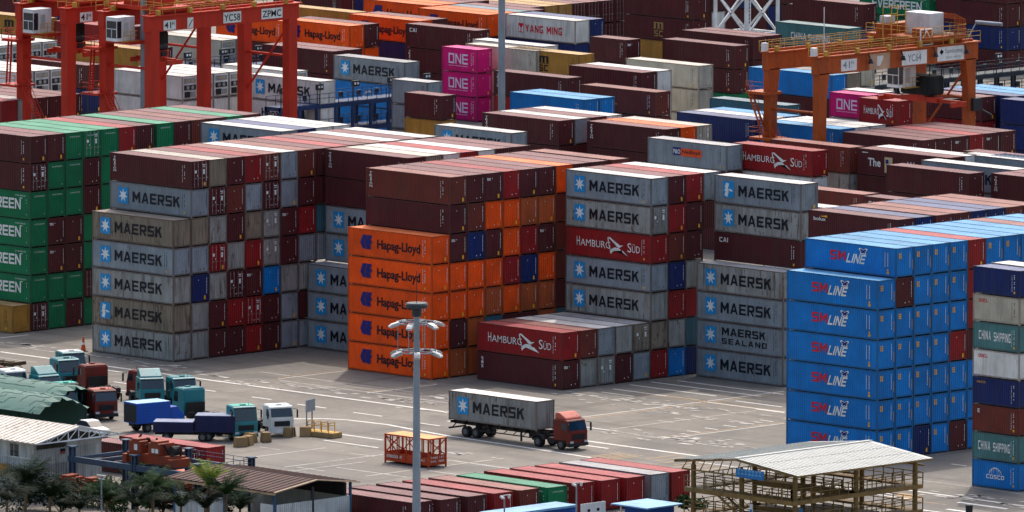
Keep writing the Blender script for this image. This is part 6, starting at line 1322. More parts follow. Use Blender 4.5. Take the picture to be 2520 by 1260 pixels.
def rtg_orange(loc):
    ztop=19.6; span=24.0; base=7.6; gd=1.9
    r=gantry(loc[0],loc[1],CO_,RY,'rusty orange gantry crane with white nameplates at upper right',span,base,ztop,1)
    ty=span-4.6
    m=MB(); m.box(-base-.7,.7,ty-3.4,ty+3.4,ztop+.55,ztop+1.1); m.box(-base+.6,-base+2.2,ty-3.2,ty+3,ztop+1.1,ztop+2.2); m.box(-1.6,-.2,ty-3,ty-1.2,ztop+1.1,ztop+2.0); m.build('trolley',CO_,r,bevel=.03)
    m=MB(); m.box(-base+2.6,-1.2,ty-.6,ty+1.7,ztop+1.1,ztop+3.5); m.build('machinery_house',WPAINT,r,bevel=.05)
    m=MB(); m.box(-base+.6,-base+1.8,ty-2.6,ty-1.3,ztop+1.2,ztop+3.0); m.build('electric_cabinet',mat('pale_grey',(176,178,178),.5),r,bevel=.03)
    m=MB(); m.prism([(ty+1.9,ztop+3.3),(ty+3.7,ztop+2.6),(ty+3.7,ztop+2.7),(ty+1.9,ztop+3.45)],-4.4,.3,ax='x')
    for i in range(6): m.bar((.2,ty+2.0+i*.33,ztop+1.1),(.2,ty+2.0+i*.33,ztop+3.2-.12*i),.1)
    m.build('awning',CO_,r)
    m=MB()
    for yy in (ty-3.4,ty+3.4): rail(m,(-base-.7,yy,ztop+1.1),(.7,yy,ztop+1.1),1.1,1.2)
    rail(m,(.7,ty-3.4,ztop+1.1),(.7,ty+3.4,ztop+1.1),1.1,1.2)
    for xx in (-.2,1.1):
        for yy in (ty-3.3,ty-1.0): m.bar((xx-5,yy-.6,ztop+.5),(xx-5,yy-.6,ztop+4.2),.08)
    for zz in (2.4,3.3,4.2): m.bar((-5.2,ty-3.9,ztop+zz),(-5.2,ty-1.6,ztop+zz),.07); m.bar((-3.9,ty-3.9,ztop+zz),(-3.9,ty-1.6,ztop+zz),.07)
    m.build('trolley_rail',RY,r)
    m=MB(); m.bar((.3,ty-3.6,ztop+.3),(.3,ty-1.7,ztop+.3),.12); m.bar((.3,ty-3.6,ztop+2.0),(.3,ty-1.7,ztop+2.0),.12); m.bar((.3,ty-3.6,ztop+.3),(.3,ty-3.6,ztop+2),.12); m.bar((.3,ty-1.7,ztop+.3),(.3,ty-1.7,ztop+2),.12); m.bar((.3,ty-3.6,ztop+.4),(.3,ty-2.65,ztop+1.9),.1); m.bar((.3,ty-1.7,ztop+.4),(.3,ty-2.65,ztop+1.9),.1); m.build('white_gate',WPAINT,r)
    cabin(r,-3.0,ty-3.3,ztop-4.6)
    spreader(r,-base/2+1.5,ty-.6,ztop-6.6,SPR,hl=5.6)
    m=MB(); m.box(-base/2-.9,-base/2+3.6,ty-1.7,ty+.9,ztop-5.6,ztop-3.4); m.build('headblock',BLACKR,r,bevel=.3)
    m=MB()
    for dx in (-.7,3.4):
        for dy in (-1.4,.6): m.tube((-base/2+dx,ty+dy,ztop-3.6),(-base/2+dx,ty+dy,ztop+.6),.05,n=5)
    m.build('hoist_rope',BLACKR,r)
    f=.52
    panelsign(r,(f,2.9,ztop-gd+.2),2.5,1.3,[('41',.25,1.4,.3,1.05,GALV),('H',1.6,2.0,.7,1.05,GALV)])
    panelsign(r,(f,7.4,ztop-gd+.02),3.3,1.8,[([(0,0),(.5,0),(1,.75),(1,1),(0,1)],1.2,2.2,.4,1.5,WHITE)],back=mat('board_beige',(196,160,130),.6))
    panelsign(r,(f,12.6,ztop-gd+.15),4.0,1.55,[('YC64',.9,3.1,.35,1.2,GALV)])
    panelsign(r,(f,18.3,ztop-gd+.2),4.3,1.6,[('Sumitomo',1.2,4.0,.82,1.35,GALV),('S.H.I. 40.5t',1.4,3.8,.25,.5,GALV),([(.5,0),(1,.5),(.5,1),(0,.5)],.35,1.0,.7,1.35,BLACK),([(.5,.2),(.8,.5),(.5,.8),(.2,.5)],.35,1.0,.7,1.35,WHITE)])
    m=MB(); z1=ztop-9.6
    m.box(-base-1.7,-base+1.6,-1.6,1.1,z1,z1+.25); m.box(-base-2.4,-base+.8,-1.4,1.1,ztop-4.6,ztop-4.3); stairs(m,(-base+1.4,-.6,z1+.2),(-base+6.6,-.6,2.6)); stairs(m,(-base-2.2,-1.0,ztop-4.3),(-base+.3,-1.0,z1+.3),.6)
    rail(m,(-base-1.7,-1.6,z1+.25),(-base+1.6,-1.6,z1+.25)); rail(m,(-base-2.4,-1.4,ztop-4.3),(-base+.8,-1.4,ztop-4.3)); rail(m,(-base-1.7,-1.6,z1+.25),(-base-1.7,1.1,z1+.25))
    m.build('access_stair',CO_,r)
    for xx in (0,-base): m=MB(); m.box(xx-.3,xx+.3,-1.15,-.55,ztop+.25,ztop+1.15); m.build('lamp_box',WPAINT,r)
    m=MB(); m.tube((.3,.4,ztop),(.3,.4,ztop+5.6),.05,n=6); m.build('antenna',WPAINT,r)
    m=MB(); m.tube((-1.5,span+2.6,ztop+2.0),(1.6,span+3.6,ztop+1.9),.22); m.bar((-1.4,span+1,ztop),(-1.4,span+2.6,ztop+2),.1); m.build('exhaust_pipe',GALV,r)
    m=MB(); m.box(-.9,.9,span-.2,span+1.2,ztop-7.6,ztop-6.2); m.tube((-1.5,span+.2,ztop-6.4),(1.4,span+2.2,ztop-8.2),.12); m.box(-2,-.8,span-2,span-.8,ztop-7,ztop-6.3); m.build('cable_reel',STEELD,r)
    for yy in (7.2,12.4,17.6,22.6):
        m=MB(); m.bar((.5,yy,ztop+.2),(.9,yy,ztop-.7),.1); m.tube((.9,yy,ztop-.6),(.95,yy,ztop-1.1),.16,.3); m.build('flood_lamp',STEELD,r)
rtg_orange((-32.6,127.6,0))
# ---------------------------------------------------------------- masts
def mast(x,y,h,r0,r1,label,head):
    r=empty('light_mast',(x,y,0),0,label,'light mast','tall light masts')
    m=MB(); n=6
    for i in range(n):
        a=i/n; b=(i+1)/n; m.tube((0,0,h*a),(0,0,h*b),r0+(r1-r0)*a,r0+(r1-r0)*b,14)
    m.build('pole',GALV,r,smooth=False)
    if not head: return
    m=MB(); m.tube((0,0,h-.75),(0,0,h+.0),.42,.42,14); m.tube((0,0,h),(0,0,h+.28),.95,.95,20); m.tube((0,0,h+.28),(0,0,h+.42),1.0,.9,20); m.build('mast_cap',mat('mast_cap',(58,64,70),.5),r)
    m=MB(); m.tube((0,0,h+.4),(0,0,h+3.2),.03,n=5); m.build('lightning_rod',STEELD,r)
    for lev,z in enumerate((h-1.3,h-3.8)):
        m=MB(); rr=1.75
        for i in range(14):
            a=2*math.pi*i/14; b=2*math.pi*(i+1)/14; m.bar((rr*math.cos(a),rr*math.sin(a),z),(rr*math.cos(b),rr*math.sin(b),z),.1)
        for i in range(4): a=math.pi/2*i+.4; m.bar((0,0,z),(rr*math.cos(a),rr*math.sin(a),z),.09); m.bar((rr*math.cos(a),rr*math.sin(a),z),(rr*math.cos(a),rr*math.sin(a),z+2.5 if lev else z+.02),.05)
        m.build('lamp_ring',GALV,r)
        lamp=None
        for i in range(6):
            a=2*math.pi*i/6+.3*lev
            if lamp is None:
                q=MB(); q.prism([(-.5,-.08),(.5,-.14),(.5,.0),(.2,.12),(-.45,.1)],-.26,.26); lamp=q.build('floodlight',mat('lamp_grey',(190,192,190),.4,.2,dirt=.3),r,bevel=.03); o=lamp; g_=MB(); g_.box(-.42,.42,-.22,.22,-.19,-.15); g_.build('lamp_glass',mat('lamp_glass',(200,205,205),.15),o)
            else: o=copy_tree(lamp,r)
            o.location=(2.0*math.cos(a),2.0*math.sin(a),z-.1); o.rotation_euler=(0,R(18),a)
mast(159.6,-120.0,30,.46,.24,'tall grey light mast with two rings of floodlights in the foreground',True)
mast(-119.7,106.8,44,.42,.36,'plain tall grey mast beside the red gantry cranes',False)
mast(-90.6,135.4,44,.42,.36,'plain tall grey mast right of the magenta stack',False)
# ---------------------------------------------------------------- white lattice tower
def tower(x,y,z0):
    z0=z0-1.5
    r=empty('lattice_tower',(x,y,0),0,'white lattice tower with ladder and platform at the top edge','tower'); s=2.7
    for a,b in ((-s,-s),(s,-s),(s,s),(-s,s)): MB().bar((a,b,0),(a,b,z0+14),.34).build('leg',WPAINT,r)
    m=MB(); q=[(-s,-s),(s,-s),(s,s),(-s,s)]
    for i in range(4):
        a=q[i]; b=q[(i+1)%4]
        for lv in range(4):
            za=z0+6-lv*5; zb=za-5
            m.bar((*a,za),(*b,zb),.2); m.bar((*b,za),(*a,zb),.2); m.bar((*a,za),(*b,za),.3)
    m.build('bracing',WPAINT,r)
    m=MB(); m.box(-s-.3,s+.3,-s-.3,s+.3,z0+6.1,z0+6.4); rail(m,(-s,-s,z0+6.4),(s,-s,z0+6.4),1.1,.5,.06); rail(m,(s,-s,z0+6.4),(s,s,z0+6.4),1.1,.5,.06); rail(m,(-s,s,z0+6.4),(s,s,z0+6.4),1.1,.5,.06); m.build('platform',WPAINT,r)
    m=MB()
    for dx in (-.25,.25): m.bar((dx,.4,0),(dx,.4,z0+6),.1)
    for i in range(50): m.bar((-.25,.4,.3+i*.45),(.25,.4,.3+i*.45),.06)
    m.build('ladder',WPAINT,r)
tower(-148.5,234.2,12)
# ---------------------------------------------------------------- blue reefer racks
def reefer_rack(x,y,n,bay,label,levels=(3.0,6.0),mt=None,depth=2.4):
    mt=mt or STEELB
    r=empty('reefer_rack',(x,y,0),0,label,'reefer rack','steel reefer racks'); L=n*bay
    m=MB()
    for i in range(n+1):
        for dx in (0,-depth): m.bar((dx,i*bay,0),(dx,i*bay,levels[-1]),.3)
    m.build('column',mt,r)
    for z in levels:
        m=MB()
        for dx in (0,-depth): m.box(dx-.14,dx+.14,-.15,L+.15,z-.5,z)
        m.box(-depth,0,-.1,L+.1,z,z+.06)
        for i in range(n+1): m.box(-depth,0,i*bay-.1,i*bay+.1,z-.4,z)
        m.build('platform',mt,r)
        m=MB()
        for dx in (.05,-depth-.05): rail(m,(dx,0,z+.06),(dx,L,z+.06),1.15,1.5,.06)
        m.build('handrail',mt,r)
        m=MB()
        for i in range(n):
            m.box(-.6,-.4,i*bay+1.2,i*bay+1.7,z+.5,z+1.2)
        m.build('socket_panel',mat('panel_dark',(40,46,58),.5,dirt=.3),r)
    for i in range(0,n+1,2):
        m=MB(); z=levels[-1]; m.bar((.1,i*bay,z),(.1,i*bay,z+2.4),.09); m.box(-.1,.25,i*bay-.1,i*bay+.9,z+1.7,z+2.4); o=m.build('lamp_post',STEELD,r)
        m=MB()
        for k in (0,.45): m.box(.25,.28,i*bay+.05+k,i*bay+.3+k,z+1.95,z+2.2)
        m.build('lamp_lens',WPAINT,o)
reefer_rack(-127.8,135.9,8,2.9,'blue steel reefer rack with walkways and lamp posts, upper left')
reefer_rack(-164.9,155.3,5,2.9,'blue reefer rack with railings between the left crane legs')
reefer_rack(-104.0,208.4,11,2.9,'dark steel reefer rack behind the right crane trolley',(2.5,5.0),mat('rack_dark',(30,42,56),.55,dirt=.3))
# ---------------------------------------------------------------- trucks
TIRE=BLACKR; RIM=mat('rim_grey',(96,98,100),.5,.3,dirt=.5); CHAS=mat('chassis_dark',(40,36,34),.75,dirt=.5,rust=.4)
TEAL=mat('cab_teal',(14,118,126),.45,dirt=.2,var=.1,spec=.5); BRN=mat('cab_brown',(112,34,26),.5,dirt=.35,rust=.1,var=.12); CABW=mat('cab_white',(222,222,218),.45,dirt=.25); SEA=mat('cab_seagreen',(70,168,150),.5,dirt=.25); TRED=mat('cab_red',(108,34,24),.5,dirt=.4,rust=.1); TRK=mat('trim_dark',(34,36,40),.6,dirt=.2)
def wheel(r,x,y,rad=.52,wd=.32):
    m=MB(); m.tube((x,y-wd/2,rad),(x,y+wd/2,rad),rad,n=20); o=m.build('wheel',TIRE,r,bevel=.04)
    m=MB()
    for s in (-1,1): m.tube((x,y+s*(wd/2+.005),rad),(x,y+s*(wd/2-.05),rad),rad*.55,rad*.48,n=14)
    m.build('rim',RIM,o)
def truck_cab(r,body,roofm_=None,fairing=False,fx=0,hz=3.0,sleeper=True):
    """cab facing +x; front face at x=fx"""
    L=2.25 if sleeper else 1.75; w=1.22; z0=.95
    side=[(fx-L,z0-.1),(fx-L,hz-.1),(fx-L+.15,hz),(fx-.55,hz),(fx-.36,hz-.1),(fx-.06,1.95),(fx,1.8),(fx,.62),(fx-.55,.62),(fx-.6,.95)]
    m=MB(); m.prism(side,-w,w); o=m.build('cab',body,r,bevel=.07)
    m=MB(); m.face([(fx-.03,-w+.12,1.95),(fx-.03,w-.12,1.95),(fx-.315,w-.16,hz-.2),(fx-.315,-w+.16,hz-.2)]); wsd=m.build('windshield',GLASS,r,loc=(.012,0,.004))
    m=MB(); m.box(fx-.34,fx-.28,-w+.1,w-.1,hz-.24,hz-.14); m.build('sun_visor',TRK if body is not CABW else body,wsd)
    for s in (-1,1):
        m=MB(); y=s*(w+.008); m.face([(fx-.28,y,1.98),(fx-1.15,y,1.98),(fx-1.15,y,hz-.32),(fx-.52,y,hz-.32)]); m.build('side_window',GLASS,r)
        m=MB(); m.bar((fx-.2,s*w,hz-.3),(fx+.12,s*(w+.28),hz-.32),.05); m.box(fx+.05,fx+.2,s*(w+.3)-.06,s*(w+.3)+.06,hz-1.15,hz-.35); m.build('mirror',TRK,r)
        m=MB(); m.box(fx-.02,fx+.07,s*.95-.2,s*.95+.2,.72,.92); m.build('headlight',mat('lamp_glass2',(190,196,198),.2),r)
    m=MB(); m.box(fx-.02,fx+.05,-.8,.8,1.05,1.55)
    for i in range(4): m.box(fx+.05,fx+.07,-.78,.78,1.08+i*.12,1.13+i*.12)
    m.build('grille',TRK,r)
    m=MB(); m.box(fx-.5,fx+.1,-w-.02,w+.02,.38,.7); m.box(fx+.1,fx+.12,-.3,.3,.45,.6); m.build('bumper',body if body in (CABW,TEAL) else TRK,r,bevel=.05)
    m=MB(); m.box(fx-L+.1,fx-.62,-w+.1,w-.1,hz,hz+.05); m.box(fx-1.1,fx-.8,-.25,.25,hz+.05,hz+.16); m.tube((fx-.9,.6,hz),(fx-.9,.6,hz+.35),.03,n=5); m.build('roof_panel',roofm_ or body,r)
    if fairing:
        m=MB(); m.prism([(fx-L+.1,hz),(fx-L+.15,hz+.75),(fx-L+.6,hz+.8),(fx-.6,hz+.12),(fx-.55,hz)],-w+.12,w-.12); m.build('roof_fairing',body,r,bevel=.12)
def tractor(name_label,x,y,rz,body,roof=None,fairing=False,hz=3.0,group='parked truck tractors in the lower left lot'):
    r=empty('truck_tractor',(x,y,0),rz,name_label,'truck',group)
    truck_cab(r,body,roof,fairing,0,hz)
    m=MB()
    for s in (-1,1): m.box(-6.2,-.8,s*.42-.06,s*.42+.06,.72,.98)
    m.box(-5.4,-4.0,-.5,.5,.98,1.18); m.box(-3.2,-2.5,-1.1,-.5,.5,1.1); m.box(-3.2,-2.5,.5,1.1,.5,1.1); m.box(-2.6,-2.4,-1,1,1,2.0); m.build('chassis',CHAS,r)
    for s in (-1,1): wheel(r,-1.25,s*1.02)
    for xx in (-4.9,): 
        for s in (-1,1): wheel(r,xx,s*.92,.52,.6)
    for s in (-1,1):
        m=MB(); m.prism([(-5.6,.75),(-5.45,1.12),(-4.9,1.25),(-4.35,1.12),(-4.2,.75),(-4.3,.75),(-4.45,1.05),(-4.9,1.17),(-5.35,1.05),(-5.5,.75)],s*.92-.3,s*.92+.3); m.build('mudguard',TRK,r)
    return r
tractor('white truck tractor with roof vent, facing out beside the grey signboard',49.2,-31.4,R(-24),CABW)
tractor('teal truck tractor with high roof, facing out beside the white one',49.0,-36.0,R(-22),TEAL,SEA,False,3.35)
tractor('teal truck tractor facing away with open door, left of the teal high-roofed one',33.0,-29.5,R(168),TEAL,TEAL,False,3.3)
tractor('teal truck tractor with roof fairing beside the white-marked lane',24.9,-26.0,R(-30),TEAL,SEA,True)
tractor('second teal tractor half hidden behind the fairing-roofed one',27.0,-23.5,R(-20),TEAL,TEAL,False,3.0)
tractor('brown truck tractor facing away from the camera',18.2,-22.0,R(172),BRN)
tractor('red-brown truck tractor facing out in front of the blue box truck',28.6,-35.6,R(-20),TRED,mat('cab_roof_red',(176,84,70),.5,dirt=.4))
tractor('sea-green truck tractor with pale roof at the tent edge',25.8,-38.3,R(-24),TEAL,SEA)
tractor('green-roofed truck tractor behind the sea-green one',22.6,-35.0,R(-18),TRK,SEA)
tractor('white-roofed teal truck tractor at the back of the lot by the lane',4.6,-17.8,R(-20),TEAL,CABW)
tractor('teal truck tractor with rounded roof in the middle of the cluster',9.6,-23.0,R(-16),TEAL,TEAL,False,3.2)
tractor('brown truck tractor with open rear window behind the teal round-roofed one',11.8,-22.6,R(160),BRN)
tractor('teal tractor with sloping roof fairing behind the green tents',14.0,-29.6,R(-10),TEAL,SEA,True,2.6)
tractor('white-roofed truck tractor beside the sloping fairing, by the tents',11.2,-31.6,R(-14),CABW)
tractor('brown crumpled truck tractor at the left edge above the tents',2.4,-27.6,R(150),BRN,BRN,False,2.4)
def trailer(x,y,rz,label):
    r=empty('chassis_trailer',(x,y,0),rz,label,'trailer','empty chassis trailers')
    m=MB()
    for s in (-1,1): m.box(-12,0,s*.5-.07,s*.5+.07,1.05,1.4)
    for i in range(9): m.box(-12+i*1.48,-11.84+i*1.48,-1.15,1.15,1.2,1.38)
    m.box(-12.1,-11.9,-1.2,1.2,1.15,1.5); m.box(-.1,.1,-1.2,1.2,1.15,1.5); m.build('trailer_frame',mat('trailer_rust',(86,66,48),.75,dirt=.5,rust=.6),r)
    for xx in (-10.6,-9.3):
        for s in (-1,1): wheel(r,xx,s*.95,.5,.5)
    m=MB()
    for s in (-1,1): m.box(-2.6,-2.4,s*.7-.06,s*.7+.06,0,1.1)
    m.build('landing_leg',CHAS,r)
trailer(-2.5,-19.2,R(2),'rusty empty chassis trailer nearest the white lane line at the left edge')
trailer(0.5,-22.4,R(3),'rusty empty chassis trailer behind the brown truck at the left edge')
# loaded road truck
r=empty('container_truck',(71.4,-18.6,0),0,'red truck tractor and trailer driving along the lane under a rusty grey container','truck')
OX=0.0; tx=4.55
truck_cab(r,TRED,mat('cab_roof_red',(176,84,70),.5,dirt=.4),False,tx,2.95,True)
m=MB(); m.prism([(tx-2.2,2.95),(tx-2.15,3.55),(tx-1.6,3.6),(tx-.7,3.12),(tx-.6,2.95)],-1.1,1.1)
o=m.build('roof_fairing',mat('cab_roof_red',(176,84,70),.5),r,bevel=.1)
for ob in r.children:
    if not ob.name.startswith('wheel'): ob.location.y+=1.22
m=MB()
for s in (-1,1): m.box(-12.1,1.0,1.22+s*.5-.07,1.22+s*.5+.07,1.1,1.48)
for i in range(8): m.box(-12.0+i*1.7,-11.85+i*1.7,.05,2.4,1.22,1.46)
for s in (-1,1): m.box(-9.2,-.8,1.22+s*1.1-.03,1.22+s*1.1+.03,.75,.86); m.box(-2.6,-2.45,1.22+s*.8-.07,1.22+s*.8+.07,.25,1.1)
for i in range(6): m.bar((-8.6+i*1.3,.1,.8),(-8.3+i*1.3,.5,1.2),.07)
m.box(-12.3,-12.1,.1,2.34,.62,.78); m.bar((-12.1,.4,.7),(-11.6,.5,1.2),.08); m.build('trailer_frame',CHAS,r)
m=MB()
for s in (-1,1): m.box(-1.8,tx-.6,1.22+s*.42-.06,1.22+s*.42+.06,.75,1.05)
m.box(-.9,1.0,.7,1.75,1.0,1.22); m.box(1.4,2.3,.15,.7,.5,1.05); m.build('chassis',CHAS,r)
for xx in (-9.9,-8.5,.1):
    for yy in (.32,2.12): wheel(r,xx,yy,.52,.6)
for yy in (.24,2.2): wheel(r,tx-1.35,yy,.52,.32)
for s,yy in ((0,.3),(1,2.14)):
    m=MB(); m.prism([(-.7,.75),(-.5,1.12),(.1,1.25),(.7,1.12),(.9,.75),(.8,.75),(.6,1.05),(.1,1.17),(-.4,1.05),(-.6,.75)],yy-.3,yy+.3); m.prism([(tx-2.0,.7),(tx-1.9,1.1),(tx-1.35,1.3),(tx-.8,1.1),(tx-.7,.7),(tx-.8,.7),(tx-.95,1.0),(tx-1.35,1.17),(tx-1.75,1.0),(tx-1.9,.7)],yy-.28,yy+.28); m.build('mudguard',TRK,r)
container(71.4,-18.6,1.5,'4',2.896,'g','b','MK','rusty grey star-marked container riding on the red truck','','W')
# box trucks and car
def box_truck(x,y,rz,body,roof,L,H_,label,cab=True):
    r=empty('box_truck',(x,y,0),rz,label,'truck','blue box trucks in the lot')
    m=MB(); m.box(-L,0,-1.2,1.2,.9,H_); 
    m.build('cargo_box',body,r,bevel=.03); m=MB(); m.box(-L+.03,-.03,-1.17,1.17,H_,H_+.04); m.build('box_roof',roof,r)
    m=MB(); m.box(-L-.02,-L,-1.1,1.1,1.0,H_-.12); m.build('rear_shade_panel',TRK,r)  # dark panel standing in for the shaded inside of the open box
    m=MB()
    for i in range(6): m.box(-L+.05,-.05,-1.215,-1.2,1.1+i*(H_-1.2)/6,1.16+i*(H_-1.2)/6)
    m.build('side_ribs',body,r)
    m=MB(); m.box(-L+.1,1.6,-.45,.45,.6,.9); m.build('chassis',CHAS,r)
    for s in (-1,1): wheel(r,-L+1.3,s*.95,.45,.45); wheel(r,.9,s*.95,.45,.3)
    if cab:
        m=MB(); m.prism([(.1,.6),(.1,2.3),(.9,2.35),(1.5,1.7),(1.75,1.5),(1.75,.5),(.1,.5)],-1.05,1.05); m.build('cab',body,r,bevel=.06); m=MB(); m.face([(1.5,-.95,1.72),(1.5,.95,1.72),(.97,.9,2.28),(.97,-.9,2.28)]); m.build('windshield',GLASS,r,loc=(.02,0,.01))
BLU=mat('box_blue',(26,80,170),.5,dirt=.2,var=.08); BLUR=mat('box_roof_blue',(150,186,216),.5,dirt=.3); NVY=mat('box_navy',(22,30,70),.55,dirt=.2,var=.08); NVR=mat('box_roof_navy',(124,132,158),.5,dirt=.3)
box_truck(37.2,-35.9,R(80),BLU,BLUR,3.9,2.9,'bright blue box truck with pale roof behind the maroon containers')
box_truck(45.2,-39.3,R(40),NVY,NVR,3.9,1.9,'low navy box truck body left of the taller navy one',False)
box_truck(48.0,-36.4,R(40),NVY,NVR,3.9,2.5,'taller navy box truck body beside the teal tractor',False)
r=empty('parked_car',(35.9,-44.2,0),R(-10),'white car with dark windows parked behind the gabled building','car')
m=MB(); m.prism([(-2.1,.35),(-2.15,.85),(-1.9,.98),(.75,1.0),(1.9,.85),(2.1,.6),(2.1,.35)],-.85,.85); m.build('body',CABW,r,bevel=.12)
m=MB(); m.prism([(-1.75,.95),(-1.2,1.45),(.1,1.48),(.9,.98)],-.74,.74); o=m.build('cabin',GLASS,r,bevel=.05); m=MB(); m.prism([(-1.2,1.46),(-1.1,1.52),(.0,1.53),(.12,1.47)],-.7,.7); m.build('roof',CABW,r)
for xx in (-1.3,1.3):
    for s in (-1,1): wheel(r,xx,s*.78,.33,.22)
# ---------------------------------------------------------------- signboard, barriers, cage, cone
r=empty('signboard',(48.3,-26.9,0),R(20),'grey signboard on two posts seen from behind, right of the white truck','sign')
for y in (-.6,.6): m=MB(); m.tube((0,y,0),(0,y,3.2),.07,n=8); m.build('post',GALV,r)
m=MB(); m.box(.08,.14,-1.0,1.0,2.0,3.2); m.build('board',GALV,r,bevel=.02); m=MB(); m.box(.05,.08,-.9,.9,2.25,2.32); m.box(.05,.08,-.9,.9,2.85,2.92); m.build('batten',STEELD,r)
CONC=mat('barrier_concrete',(150,122,84),.85,dirt=.5,rust=.2); YK=mat('barrier_yellow',(200,160,80),.7,dirt=.45)
r=empty('bollard_island',(51.6,-28.4,0),R(6),'yellow striped concrete island with hoop rails below the signboard','barrier')
MB().box(-2.0,2.0,-.8,.8,0,.5).build('kerb_block',CONC,r,bevel=.08); MB().box(-1.95,1.95,-.75,.75,.5,.53).build('yellow_top',YK,r)
for i in range(4):
    m=MB(); x=-1.4+i*.9
    m.tube((x,-.45,.5),(x,-.45,1.45),.05,n=6); m.tube((x,.45,.5),(x,.45,1.45),.05,n=6); m.tube((x,-.45,1.45),(x,.45,1.45),.05,n=6); m.build('hoop',RY,r)
m=MB()
for s in (-.45,.45): m.tube((-1.4,s,1.1),(1.3,s,1.1),.04,n=6)
m.build('rail',RY,r)
r0=None
for i,(bx,by,lab) in enumerate(((49.6,-30.8,'striped concrete block in front of the white truck'),(50.6,-34.9,'striped concrete block at the corner of the teal truck'),(50.0,-36.4,'striped concrete block in front of the teal truck'),(50.4,-29.4,'striped concrete block beside the yellow island'),(51.6,-39.2,'striped concrete block behind the maroon containers'),(51.3,-38.0,'striped concrete block before the navy box'))):
    if r0 is None:
        r0=empty('concrete_block',(bx,by,0),R(20),lab,'barrier','striped concrete blocks'); MB().prism([(-.5,0),(.5,0),(.36,.95),(-.36,.95)],-.55,.55).build('block',CONC,r0,bevel=.05)
        m=MB()
        for q in (-.3,.15): m.face([(.512,q-.2,.1),(.512,q,.1),(.395,q+.25,.9),(.395,q+.05,.9)])
        m.build('stripe',BLACKR,r0)
    else: dup(r0,(bx,by,0),R(20+37*i),lab)
r=empty('traffic_cone',(-12.9,-.6,0),0,'orange traffic cone at the corner of the tall grey-fronted block','traffic cone')
MB().box(-.35,.35,-.35,.35,0,.06).build('base',BLACKR,r); MB().tube((0,0,.06),(0,0,1.5),.28,.06,n=14).build('cone',mat('cone_orange',(214,84,34),.6,dirt=.3),r); MB().tube((0,0,.7),(0,0,.95),.20,.158,n=14).build('band',WHITE,r)
CAGE=mat('cage_orange',(176,62,24),.6,dirt=.3,rust=.6,var=.1)
r=empty('lashing_cage',(75.4,-37.0,0),0,'orange open steel lashing cage standing alone in the yard','cage')
L=6.06; W=2.44; Hc=2.8
m=MB()
for x in (-L,-.14):
    for y in (0,W-.14): m.box(x,x+.14,y,y+.14,0,Hc)
for z in (.25,Hc-.12):
    for y in (0.02,W-.12): m.box(-L+.14,-.14,y,y+.1,z,z+.12)
    for x in (-L+.02,-.12): m.box(x,x+.1,.14,W-.14,z,z+.12)
for x in (-L+1.0,-L+1.9,-L+2.9,-L+3.9,-1.9,-1.0):
    for y in (.03,W-.11): m.box(x,x+.09,y,y+.08,.3,Hc-.1)
for y in (.7,1.6): m.box(-.1,-.02,y,y+.09,.3,Hc-.1); m.box(-L+.02,-L+.1,y,y+.09,.3,Hc-.1)
for y in (.05,W-.05): m.bar((-L+.1,y,1.0),(-L+1.9,y,Hc-.2),.08); m.bar((-L+.1,y,Hc-.2),(-L+1.9,y,1.0),.08)
for x in (-.06,-L+.06): m.bar((x,.1,1.1),(x,W-.1,Hc-.15),.08); m.bar((x,.1,Hc-.15),(x,W-.1,1.1),.08)
m.build('frame',CAGE,r)
m=MB(); m.box(-L+.05,-.05,.05,W-.05,Hc-.06,Hc+.02); m.build('roof',mat('cage_roof',(222,150,88),.55,dirt=.25,rust=.3),r)
m=MB(); m.box(-L+.14,-.14,.03,.06,.37,1.05); m.box(-L+.14,-.14,W-.06,W-.03,.37,1.05)
for i in range(9): m.box(-.09,-.03,.18+i*.24,.36+i*.24,.37,1.2); 
m.box(-L+.03,-L+.06,.14,W-.14,.37,1.1); m.box(-L+.1,-.1,.1,W-.1,.2,.28); m.build('side_panel',CAGE,r)
t=MB(); put(t,text_polys('R7000XXX  47',.01),-L+.3,-L+2.4,.55,.85,front(-.02),0); put(t,text_polys('SWL 4.1',.01),-2.0,-.6,.55,.85,front(-.02),0); put(t,text_polys('TARE 1.9T',.0),.3,2.1,.85,1.05,endp(-.015),0); put(t,text_polys('SWL 1000',.0),.3,2.1,.5,.7,endp(-.015),0); t.build('lettering',WHITE,r)
m=MB(); rq=random.Random(3)
for i in range(26): a=(rq.uniform(-2.2,-.4),rq.uniform(.3,2.1),rq.uniform(.3,1.1)); b=(a[0]+rq.uniform(-.8,.8),a[1]+rq.uniform(-.6,.6),a[2]+rq.uniform(-.1,.5)); m.bar(a,b,.08)
m.build('lashing_rods',CHAS,r)
# ---------------------------------------------------------------- gabled white building, lower left
def gable(r,x0,x1,y0,y1,ze,zr,mt,name='roof',ov=.0,ribs=.9,rib_mt=None,axis='x'):
    """ridge along x"""
    yc=(y0+y1)/2; 
    for s,ya in ((0,y0),(1,y1)):
        m=MB(); n=max(1,int((x1-x0)/ribs)); p=(x1-x0)/n
        for i in range(n):
            a=x0+i*p; up=.05
            for u,v,zz in ((a,a+p*.3,up),(a+p*.3,a+p,0)):
                m.face([(u,ya,ze+zz),(v,ya,ze+zz),(v,yc,zr+zz),(u,yc,zr+zz)])
            for u in (a,a+p*.3): m.face([(u,ya,ze),(u,yc,zr),(u,yc,zr+up),(u,ya,ze+up)])
        m.face([(x0,ya,ze-.08),(x1,ya,ze-.08),(x1,ya,ze+.01),(x0,ya,ze+.01)]); m.face([(x0,ya,ze-.06),(x1,ya,ze-.06),(x1,yc,zr-.06),(x0,yc,zr-.06)])
        m.build(name,mt,r)
